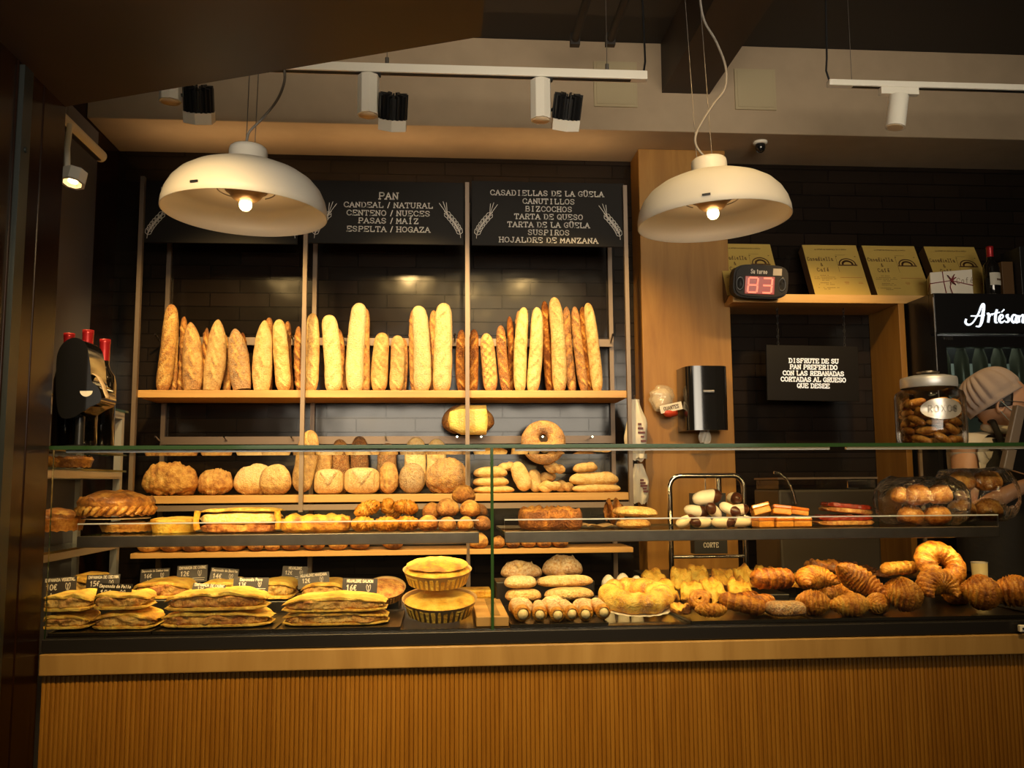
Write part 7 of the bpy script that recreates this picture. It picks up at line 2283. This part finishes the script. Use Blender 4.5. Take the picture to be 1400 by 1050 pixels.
b.surf(lambda u, v: (lambda i, fr: Vector((tp[i].lerp(tp[i + 1], fr).x - p.x + .004 * math.sin(v * 5), -.03 + .045 * v, tp[i].lerp(tp[i + 1], fr).z - zt0)))(min(3, int(u * 4)), u * 4 - min(3, int(u * 4))) and ((lambda i, fr: Vector((tp[i].lerp(tp[i + 1], fr).x - p.x + .004 * math.sin(v * 5), -.03 + .045 * v, tp[i].lerp(tp[i + 1], fr).z - zt0)))(min(3, int(u * 4)), u * 4 - min(3, int(u * 4))), (0, 0, 0)), 12, 6, 0, False)
o = b.build('paper_ticket', 'kraft', t)
o.modifiers.new('solid', 'SOLIDIFY').thickness = .001
q = at(106, 571, Ye)
b = MB(); b.cyl((q.x - p.x, .02, 0.006), (q.x - p.x, .02, q.z - zt0 + .004), .012, n=20); b.lathe([(0, 0), (.05, 0), (.05, .005), (.013, .009), (0, .009)], 32, T=Matrix.Translation((q.x - p.x, .02, 0))); b.build('foot', 'black', t)
for i, (px, lab) in enumerate(((88, 'wine bottle with a red capsule behind the ticket dispenser, next to the plank wall'), (114, 'wine bottle with the tallest-looking red capsule, straight behind the ticket dispenser'), (138, 'wine bottle with a red capsule behind the nose of the ticket dispenser'))):
    Y = (2.79, 2.73, 2.84)[i]
    wine_bottle((at(px - (0 if i == 0 else 0), 600, Y).x, Y, zt0), lab, 'wine bottles behind the ticket dispenser', .355 if i < 2 else .345, lab=False)

# ------------------------------------------------------------------ side rack along the side wall
xr1 = atx(165, 640, -1.33)
XK0, XK1 = XS + .012, XS + .20
YK0, YK1 = 3.18, 3.92
zk = [at(120, 752, 3.3).z, at(172, 643, 3.9).z, at(178, 561, 3.9).z]
t = thing('side_rack', 'aluminium side rack with glass shelves along the side wall', 'rack', (XK1, YK0, 0))
ti = Matrix.Translation((-XK1, -YK0, 0))
for (x, y) in ((XK0 + .014, YK0), (XK1 - .014, YK0), (XK0 + .014, YK1), (XK1 - .014, YK1)):
    b = MB(); b.box(x - .014, x + .014, y - .014, y + .014, 0, zk[2] - .009); b.build('leg', 'alu', t).matrix_parent_inverse = ti
for z in zk:
    b = MB(); pane(b, XK0, XK1 + .01, YK0 - .02, YK1 + .03, z - .008, z, 'xy'); b.build('glass_shelf', ['glass', 'edge'], t).matrix_parent_inverse = ti
    b = MB()
    b.box(XK1 - .028, XK1, YK0 + .014, YK1 - .014, z - .036, z - .009); b.box(XK0, XK0 + .028, YK0 + .014, YK1 - .014, z - .036, z - .009)
    b.box(XK0 + .028, XK1 - .028, YK1 - .014, YK1 + .014, z - .036, z - .009); b.box(XK0 + .028, XK1 - .028, YK0 - .014, YK0 + .014, z - .036, z - .009)
    b.build('shelf_frame', 'alu', t).matrix_parent_inverse = ti
round_pie(138, 640, 62, 19, 3.62, 'caramel-coloured tart on the side rack', 55, 'caramel_tart', .62, .10, z=zk[1] + .001, matp='glaze', tin=None, cat='tart')
bpy.data.objects['caramel_tart'].location.x = XK0 + .095
put(croissant_mesh(.05, .026, 2.6, 77, .32), 'crescent_pastry', 'croissant', (XK0 + .10, 3.36, zk[1] + .001), (0, 0, R(160)), 'pale crescent pastry on the side rack before the caramel tart', 'pastry')

# ------------------------------------------------------------------ work table with slicing machine behind the counter
YT0, YT1 = 3.50, 3.98
ztb = .90
t = thing('work_table', 'dark work table behind the counter', 'table', (at(1120, 760, YT0).x, YT0, 0))
ti = Matrix.Translation((-t.location.x, -YT0, 0))
xa, xc = at(900, 760, YT0).x, at(1262, 760, YT0).x
b = MB(); b.box(xa, xc, YT0, YT1, ztb - .04, ztb); b.build('tabletop', 'trim', t, bevel=.003).matrix_parent_inverse = ti
for x in (xa + .03, xc - .03):
    for y in (YT0 + .03, YT1 - .03):
        b = MB(); b.box(x - .02, x + .02, y - .02, y + .02, 0, ztb - .04); b.build('leg', 'trim', t).matrix_parent_inverse = ti
Yl = 3.60
a, c = at(918, 765, Yl), at(1016, 650, Yl)
t = thing('loaf_cutter', 'chrome tube frame cutter with a black handle block, before the timber column', 'slicer', ((a.x + c.x) / 2, Yl, ztb))
hw, ht = (c.x - a.x) / 2, c.z - ztb
pts = [(-hw, 0, 0), (-hw, 0, ht * .5)]
for k in range(7):
    an = PI - PI / 2 * k / 6
    pts.append((-hw + .045 + .045 * math.cos(an), 0, ht - .045 + .045 * math.sin(an)))
for k in range(7):
    an = PI / 2 - PI / 2 * k / 6
    pts.append((hw - .045 + .045 * math.cos(an), 0, ht - .045 + .045 * math.sin(an)))
pts += [(hw, 0, ht * .5), (hw, 0, 0)]
b = MB(); b.tube(pts, .0105, 14); b.build('tube_frame', 'chrome', t)
b = MB(); b.cyl((-hw, 0, a.z - ztb + .01), (hw, 0, a.z - ztb + .01), .007, n=12); b.box(-hw, hw, -.01, .06, 0, .012); b.build('cross_bar', 'chrome', t)
q0, q1 = at(948, 757, Yl), at(990, 674, Yl)
b = MB(); b.box(q0.x - t.location.x, q1.x - t.location.x, -.02, .04, q0.z - ztb, q1.z - ztb); b.text('CORTE', .018, .5, .14, .2, False, ((q0.x + q1.x) / 2 - t.location.x, q0.z - ztb + .035), 'C', 1, Matrix.Translation((0, -.021, 0))); b.build('blade_block', ['black', 'chalk'], t)
b = MB(); q = at(984, 660, Yl); b.cyl((q.x - t.location.x, .02, q1.z - ztb - .03), (q.x - t.location.x, .02, ht - .004), .013, n=16); q = at(965, 660, Yl); b.cyl((q.x - t.location.x, .01, q1.z - ztb), (q.x - t.location.x, .01, ht - .004), .003, n=8); b.build('guide_rod', 'chrome', t)
Yv = 3.66
a, c = at(1068, 765, Yv), at(1200, 652, Yv)
t = thing('bread_slicer', 'dark bread slicing machine with a curved chrome lever', 'slicing machine', ((a.x + c.x) / 2, Yv, ztb))
hw = (c.x - a.x) / 2
b = MB(); b.box(-hw, hw, 0, .30, .001, c.z - ztb - .05); b.build('machine_body', simple('dark_bronze_machine_paint', (0.05, 0.04, 0.03), .4), t, bevel=.01)
b = MB(); b.box(-hw + .005, hw - .005, .01, .28, c.z - ztb - .05, c.z - ztb - .008); b.build('lid', 'lipglass', t, bevel=.004)
b = MB(); b.box(-hw, hw, 0, .29, c.z - ztb - .008, c.z - ztb); b.build('lid_rim', 'rail_steel', t)
b = MB(); lv = [at(x, y, Yv - .03) for x, y in ((1088, 688), (1084, 672), (1076, 656), (1066, 647), (1058, 646))]
b.tube([(q.x - t.location.x, -.03, q.z - ztb) for q in lv], .006, 10); b.cyl((lv[0].x - t.location.x, -.03, lv[0].z - ztb), (lv[0].x - t.location.x, .01, lv[0].z - ztb), .008, n=10); b.build('lever', 'chrome', t)
# pale cup and brown paper sheets at the counter's end
p = at(1340, 790, 2.97)
t = thing('paper_cup', 'pale yellow paper cup behind the croissant heap', 'cup', (p.x, 2.97, Z_DECK + .0005))
h_ = at(1340, 769, 2.97).z - Z_DECK
b = MB(); b.lathe([(0, .002), (.022, 0), (.026, h_), (.024, h_ - .001), (.021, .004)], 28); b.build('cup_wall', 'cream', t)
b = MB(); b.lathe([(.0255, h_ - .002), (.0275, h_), (.0255, h_ + .002)], 28); b.build('rolled_rim', 'paper', t)

# payment terminal that leans at the end of the counter
Yp_ = 3.08
a, c = at(1372, 640, Yp_), at(1391, 553, Yp_)
t = thing('till_screen', 'grey brown till screen seen from its edge at the end of the counter', 'till', (a.x, Yp_, Z_DECK))
b = MB(); T = Matrix.Translation((0, 0, a.z - Z_DECK)) @ Matrix.Rotation(math.atan2(c.x - a.x, c.z - a.z), 4, 'Y')
b.box(0, .036, 0, .03, 0, (c - a).length, 0, T); b.build('screen_back', simple('grey_brown_plastic', (.18, .14, .11), .4), t, bevel=.004)
b = MB(); b.box(.0365, .30, .004, .026, .004, (c - a).length - .004, 0, T); b.build('screen_glass', 'gloss_black', t)
b = MB(); b.cyl((.15, .015, .0), (.15, .015, a.z - Z_DECK + .02), .012, n=16); b.lathe([(0, 0), (.045, 0), (.045, .008), (0, .01)], 28, T=Matrix.Translation((.15, -.01, .0005))); b.build('stand', 'black', t)


# ------------------------------------------------------------------ shop assistant
def skin_body(name, joints, edges, mats, parent=None, sub=2, root=0):
    """joints: list of (co, radius_x, radius_y); grows one continuous surface along the edges"""
    me = bpy.data.meshes.new(name)
    me.from_pydata([j[0] for j in joints], edges, [])
    o = bpy.data.objects.new(name, me)
    COL.objects.link(o)
    m = o.modifiers.new('skin', 'SKIN')
    m.use_smooth_shade = True
    sv = me.skin_vertices[0].data
    for i, j in enumerate(joints):
        sv[i].radius = (j[1], j[2] if len(j) > 2 else j[1])
        sv[i].use_root = (i == root)
    s = o.modifiers.new('subsurf', 'SUBSURF')
    s.levels = s.render_levels = sub
    dg = bpy.context.evaluated_depsgraph_get()
    dg.update()
    ev = o.evaluated_get(dg)
    nm = bpy.data.meshes.new_from_object(ev)
    o.modifiers.clear()
    o.data = nm
    nm.materials.clear()
    nm.materials.append(M[mats])
    for pl_ in nm.polygons:
        pl_.use_smooth = True
    if parent:
        o.parent = parent
    return o


Yq_ = 3.36
hd = at(1360, 556, Yq_)                      # head centre
sR = at(1320, 608, Yq_ - .02)                # shoulder of the arm in view
pe_ = thing('person', 'shop assistant in a mauve cap, mask, white t-shirt and black apron, bent over the counter', 'person', (hd.x, Yq_, 0))
def rel(q):
    return (q.x - hd.x, q.y - Yq_, q.z)
V = Vector
cx = (sR.x + .17) - hd.x                      # torso axis in local x
sh_z = sR.z
el = V((sR.x - hd.x - .02, -.05, sh_z - .26))
wr = V((at(1395, 662, Yq_ - .12).x - hd.x, -.16, at(1395, 662, Yq_ - .12).z))
J = [
    (V((cx, .06, .94)), .15, .11), (V((cx, .05, 1.12)), .135, .10), (V((cx, .02, sh_z - .10)), .15, .105), (V((cx, -.01, sh_z + .02)), .10, .08), (V((cx * .55, -.03, sh_z + .07)), .052, .052), (V((0.01, -.04, hd.z - .06)), .055, .055),
    (V((sR.x - hd.x, .0, sh_z - .015)), .062, .062), (el, .043, .043), (wr, .027, .027),
    (V((2 * cx - (sR.x - hd.x), .0, sh_z - .015)), .062, .062), (V((2 * cx - (sR.x - hd.x) + .06, -.06, sh_z - .27)), .043, .043), (V((2 * cx - (sR.x - hd.x) - .04, -.24, sh_z - .31)), .027, .027),
    (V((cx - .09, .06, .86)), .095, .095), (V((cx - .10, .03, .48)), .062, .062), (V((cx - .10, .08, .09)), .042, .042), (V((cx - .10, -.06, .035)), .038, .03),
    (V((cx + .09, .06, .86)), .095, .095), (V((cx + .10, .03, .48)), .062, .062), (V((cx + .10, .08, .09)), .042, .042), (V((cx + .10, -.06, .035)), .038, .03),
]
E = [(0, 1), (1, 2), (2, 3), (3, 4), (4, 5), (2, 6), (6, 7), (7, 8), (2, 9), (9, 10), (10, 11), (0, 12), (12, 13), (13, 14), (14, 15), (0, 16), (16, 17), (17, 18), (18, 19)]
# hands: palm and five fingers grown from each wrist
def hand(wi, dirv, side):
    d = V(dirv).normalized()
    up = V((0, 0, 1))
    sd = d.cross(up).normalized() * side
    base = J[wi][0]
    J.append((base + d * .055, .024, .016)); pi_ = len(J) - 1
    E.append((wi, pi_))
    for k, ln in enumerate((.062, .072, .068, .054)):
        o_ = base + d * .085 + sd * (.027 - .018 * k)
        J.append((o_, .0095, .0095)); E.append((pi_, len(J) - 1))
        J.append((o_ + d * ln * .5 - up * .010, .0085, .0085)); E.append((len(J) - 2, len(J) - 1))
        J.append((o_ + d * ln * .85 - up * .034, .0075, .0075)); E.append((len(J) - 2, len(J) - 1))
    o_ = base + d * .035 + sd * .034 - up * .006
    J.append((o_, .011, .011)); E.append((pi_, len(J) - 1))
    J.append((o_ + d * .035 + sd * .014 - up * .014, .0090, .0090)); E.append((len(J) - 2, len(J) - 1))
    J.append((o_ + d * .058 + sd * .008 - up * .026, .0080, .0080)); E.append((len(J) - 2, len(J) - 1))
hand(8, (.9, -.35, -.12), 1)
hand(11, (-.55, -.8, -.1), -1)
skin_body('body', J, E, 'skin', pe_, 2)
# head with face, turned to the till: local head frame, face looks along +X and down
H = Matrix.Translation((0.0, -.045, hd.z)) @ Matrix.Rotation(R(-30), 4, 'Z') @ Matrix.Rotation(R(10), 4, 'Y')
def head_fn(u, v):
    th = PI * u
    ph = 2 * PI * v                           # ph = 0 faces +X
    z = math.cos(th)
    rr = math.sin(th)
    c, s_ = math.cos(ph), math.sin(ph)
    x, y = rr * c, rr * s_
    X, Y_, Z = x * .098, y * .076, z * .118
    if z < -.15:                              # jaw narrows
        k = 1 - .38 * sstep(.15, 1, -z)
        Y_ *= k
        X = X * (1 - .10 * sstep(.2, 1, -z)) + .018 * sstep(.2, .8, -z)
    f = max(0, c) ** 3
    if x > 0:
        X += .004 * math.exp(-((z - .28) / .12) ** 2) * f                       # brow
        X -= .010 * math.exp(-((z - .06) / .12) ** 2) * (math.exp(-((abs(y) - .40) / .18) ** 2))   # eye sockets
        X += .026 * math.exp(-((z + .20) / .14) ** 2) * math.exp(-(y / .14) ** 2)        # nose tip
        X += .014 * math.exp(-((z - .0) / .18) ** 2) * math.exp(-(y / .10) ** 2)         # bridge
        X += .006 * math.exp(-((z + .48) / .06) ** 2) * math.exp(-(y / .28) ** 2)        # lips
        X -= .004 * math.exp(-((z + .545) / .02) ** 2) * math.exp(-(y / .26) ** 2)
        X += .008 * math.exp(-((z + .85) / .12) ** 2) * math.exp(-(y / .3) ** 2)         # chin
    return H @ V((X, Y_, Z)), (0, 0, 0)
b = MB(); b.surf(head_fn, 48, 56)
for sd in (-1, 1):                            # ears
    def ear(u, v, sd=sd):
        a = 2 * PI * v
        q = 1 - u
        e = V((-.006 + .019 * math.cos(a) * q, sd * (.074 + .012 * math.sin(PI * min(u * 1.4, 1)) - .004 * math.cos(a)), -.008 + .032 * math.sin(a) * q))
        return H @ e, (0, 0, 0)
    b.surf(ear, 8, 20)
b.build('head', 'skin', pe_)
b = MB()
for sd in (-1, 1):
    b.lathe([(0, .0115), (.006, .0095), (.011, .003), (.0115, 0)], 16, T=H @ Matrix.Translation((.076, sd * .031, .012)) @ Matrix.Rotation(PI / 2, 4, 'Y'))
b.build('eyes', simple('eye_white', (.75, .72, .68), .2), pe_)
b = MB()
for sd in (-1, 1):
    b.lathe([(0, .0125), (.005, .0112)], 12, T=H @ Matrix.Translation((.076, sd * .031, .012)) @ Matrix.Rotation(PI / 2, 4, 'Y'))
b.build('iris', 'hair', pe_)
def shell(fn, lo, hi, grow, cond=None):
    def g(u, v):
        uu = lerp(lo, hi, u)
        q, t_ = fn(uu, v)
        c = H.translation
        return c + (q - c) * grow, t_
    return g
# hair below the cap at the nape and temples
def hair_fn(u, v):
    ph = lerp(.20, .80, v)
    q, t_ = head_fn(lerp(.34, .50 + .16 * (1 - abs(ph - .5) / .30), u), ph)
    c = H.translation
    return c + (q - c) * 1.035, t_
b = MB(); b.surf(hair_fn, 16, 34, 0, False); o = b.build('hair', 'hair', pe_); o.modifiers.new('solid', 'SOLIDIFY').thickness = .004
# soft pleated cap
def cap_fn(u, v):
    ph = 2 * PI * v
    a = u * PI * .50
    pleat = 1 + .05 * math.sin(ph * 17 + 3 * math.sin(ph * 3)) * sstep(.25, .6, u) * (1 - sstep(.86, .95, u))
    puff = (1.13 + .12 * math.sin(PI * min(u * 1.05, 1))) if u < .86 else 1.12
    x, y, z = math.sin(a) * math.cos(ph) * .098, math.sin(a) * math.sin(ph) * .080, math.cos(a) * .118
    q = V((x - .008, y, z + .006)) * puff * pleat
    return H @ (Matrix.Rotation(R(-42), 4, 'Y') @ (q + V((0, 0, .010)))), (0, 0, 0)
b = MB(); b.surf(cap_fn, 30, 110)
o = b.build('cap', 'cap', pe_); o.modifiers.new('solid', 'SOLIDIFY').thickness = .003
# face mask with loops, glasses
def mask_fn(u, v):
    q, t_ = head_fn(lerp(.545, .86, u), lerp(-.19, .19, v) % 1.0)
    c = H.translation
    k = 1.10 + .04 * math.sin(PI * u) + .012 * math.sin(u * 22)
    return c + (q - c) * k, t_
b = MB(); b.surf(mask_fn, 18, 24, 0, False); o = b.build('face_mask', 'mask', pe_); o.modifiers.new('solid', 'SOLIDIFY').thickness = .002
b = MB()
for sd in (-1, 1):
    b.tube([H @ V(q) for q in ((.055, sd * .075, -.035), (.02, sd * .084, -.012), (-.012, sd * .088, .012), (-.02, sd * .086, -.012), (.02, sd * .080, -.052), (.05, sd * .066, -.075))], .0014, 6)
b.build('mask_loop', 'mask', pe_)
b = MB()
for sd in (-1, 1):
    b.tube([H @ V((.108, sd * .032 + .021 * math.cos(k * PI / 9), .010 + .017 * math.sin(k * PI / 9))) for k in range(19)], .0016, 6)
    b.tube([H @ V(q) for q in ((.106, sd * .053, .014), (.06, sd * .080, .016), (.0, sd * .086, .014), (-.014, sd * .086, .004))], .0016, 6)
b.tube([H @ V(q) for q in ((.108, -.011, .014), (.110, 0, .018), (.108, .011, .014))], .0016, 6)
b.build('glasses', 'black', pe_)
# short-sleeved t-shirt with collar, apron over it
TJ = [(V((cx, .06, .90)), .168, .128), (J[1][0], .152, .115), (J[2][0], .166, .120), (J[3][0] - V((0, 0, .02)), .118, .098), (V((cx * .62, -.028, sh_z + .055)), .066, .066), (J[6][0], .076, .076), (J[6][0].lerp(el, .20), .066, .066), (J[9][0], .076, .076), (J[9][0].lerp(J[10][0], .20), .066, .066)]
o = skin_body('tshirt', TJ, [(0, 1), (1, 2), (2, 3), (3, 4), (2, 5), (5, 6), (2, 7), (7, 8)], 'tshirt', pe_, 2)
b = MB()
ctr = V((cx * .62, -.028, sh_z + .06))
b.tube([ctr + V((.068 * math.cos(k * PI / 12), .068 * math.sin(k * PI / 12), .012 * math.sin(k * PI / 12) + .004)) for k in range(25)], .017, 10)
b.build('collar', 'tshirt', pe_)
def apron_fn(u, v):
    a = lerp(-.62, .62, v) * PI
    z = lerp(.50, sh_z + .02, u)
    wx = lerp(.205, .185, sstep(0, .6, u)) * (1 - .38 * sstep(.80, 1, u))
    wy = lerp(.165, .140, sstep(.2, .6, u))
    yc_ = lerp(.06, .0, u)
    return V((cx + wx * math.sin(a), yc_ - wy * math.cos(a), z + .0)) + V((.004 * math.sin(v * 30) * (1 - u), .004 * math.cos(v * 26) * (1 - u), 0)), (0, 0, 0)
b = MB(); b.surf(apron_fn, 26, 40, 0, False)
for sd in (-1, 1):
    b.tube([(cx + sd * .085, -.12, sh_z + .0), (cx + sd * .085, -.07, sh_z + .085), (cx * .7 + sd * .06, .03, sh_z + .10), (cx * .7, .07, sh_z + .09)], .012, 8)
o = b.build('apron', 'apron', pe_); o.modifiers.new('solid', 'SOLIDIFY').thickness = .003
TR = [(V((cx, .06, .93)), .165, .125), (J[12][0], .108, .108), (J[13][0], .080, .080), (V((cx - .10, .08, .10)), .066, .066), (J[16][0], .108, .108), (J[17][0], .080, .080), (V((cx + .10, .08, .10)), .066, .066)]
skin_body('trousers', TR, [(0, 1), (1, 2), (2, 3), (0, 4), (4, 5), (5, 6)], 'apron', pe_, 2)
b = MB()
for sd in (-1, 1):
    b.surf(lambda u, v, sd=sd: (V((cx + sd * .10 + .052 * math.cos(2 * PI * v) * math.sin(PI * min(max(u, .04), .96)) ** .4, .10 - .24 * u, max(.0, .036 + .045 * math.sin(2 * PI * v) * math.sin(PI * min(max(u, .04), .96)) ** .4 * (1 - .25 * u)))), (0, 0, 0)), 14, 18)
b.build('shoes', 'black', pe_)

# ------------------------------------------------------------------ let neighbouring bakes settle so that they touch without cutting into each other
from mathutils.bvhtree import BVHTree

FOOD = {'bread', 'bread roll', 'bun', 'pastry', 'croissant', 'empanada', 'pie', 'tart', 'cake slice', 'omelette', 'quiche', 'biscuit', 'pack', 'paper'}
FIXED = {'tray', 'display step', 'counter', 'jar', 'shelf', 'price card', 'board'}


def local_mesh(o):
    vs_, fs_ = [], []

    def grab(ob, Mx):
        if ob.type == 'MESH':
            n0 = len(vs_)
            vs_.extend(Mx @ v.co for v in ob.data.vertices)
            fs_.extend([n0 + k for k in p.vertices] for p in ob.data.polygons)
        for ch in ob.children:
            grab(ch, Mx @ ch.matrix_parent_inverse @ ch.matrix_basis)
    grab(o, Matrix.Identity(4))
    return vs_, fs_


class Body:
    def __init__(self, o, fixed):
        self.o, self.fixed = o, fixed
        self.v, self.f = local_mesh(o)
        self.home = o.location.copy()
        self.k = 1.0
        self.fit()

    def fit(self):
        Mx = Matrix.LocRotScale(self.o.location, self.o.rotation_euler, self.o.scale)
        wv = [Mx @ p for p in self.v]
        self.t = BVHTree.FromPolygons(wv, self.f)
        self.lo = [min(p[i] for p in wv) for i in range(3)]
        self.hi = [max(p[i] for p in wv) for i in range(3)]
        self.c = Vector([(self.lo[i] + self.hi[i]) / 2 for i in range(3)])
        self.dirty = False


bodies = [Body(o, o['category'] in FIXED) for o in SC.objects if o.parent is None and o.get('category') in FOOD | FIXED]
for rnd_ in range(16):
    hits = 0
    for i, a in enumerate(bodies):
        for b_ in bodies[i + 1:]:
            if a.fixed and b_.fixed:
                continue
            if any(a.lo[k] > b_.hi[k] or b_.lo[k] > a.hi[k] for k in range(3)) or not a.t.overlap(b_.t):
                continue
            hits += 1
            d = b_.c - a.c
            for q, sg in ((a, -1), (b_, 1)):
                if q.fixed:
                    continue
                other = b_ if q is a else a
                q.dirty = True
                if q.k > 0.88:
                    q.k *= 0.990
                    q.o.scale = (q.k,) * 3
                if other.fixed:
                    if q.o.location.z - q.home.z < 0.004 and q.c.z > other.lo[2]:
                        q.o.location.z += 0.0006
                elif abs(d.z) > 0.7 * d.length:
                    if d.z * sg > 0 and q.o.location.z - q.home.z < 0.005:
                        q.o.location.z += 0.001
                else:
                    h = Vector((d.x * 0.6, d.y, 0))
                    if h.length > 1e-5:
                        n_ = q.o.location + h.normalized() * sg * 0.0014
                        if (n_ - q.home).length < 0.011:
                            q.o.location = n_
    for q in bodies:
        if q.dirty:
            q.fit()
    if not hits:
        break
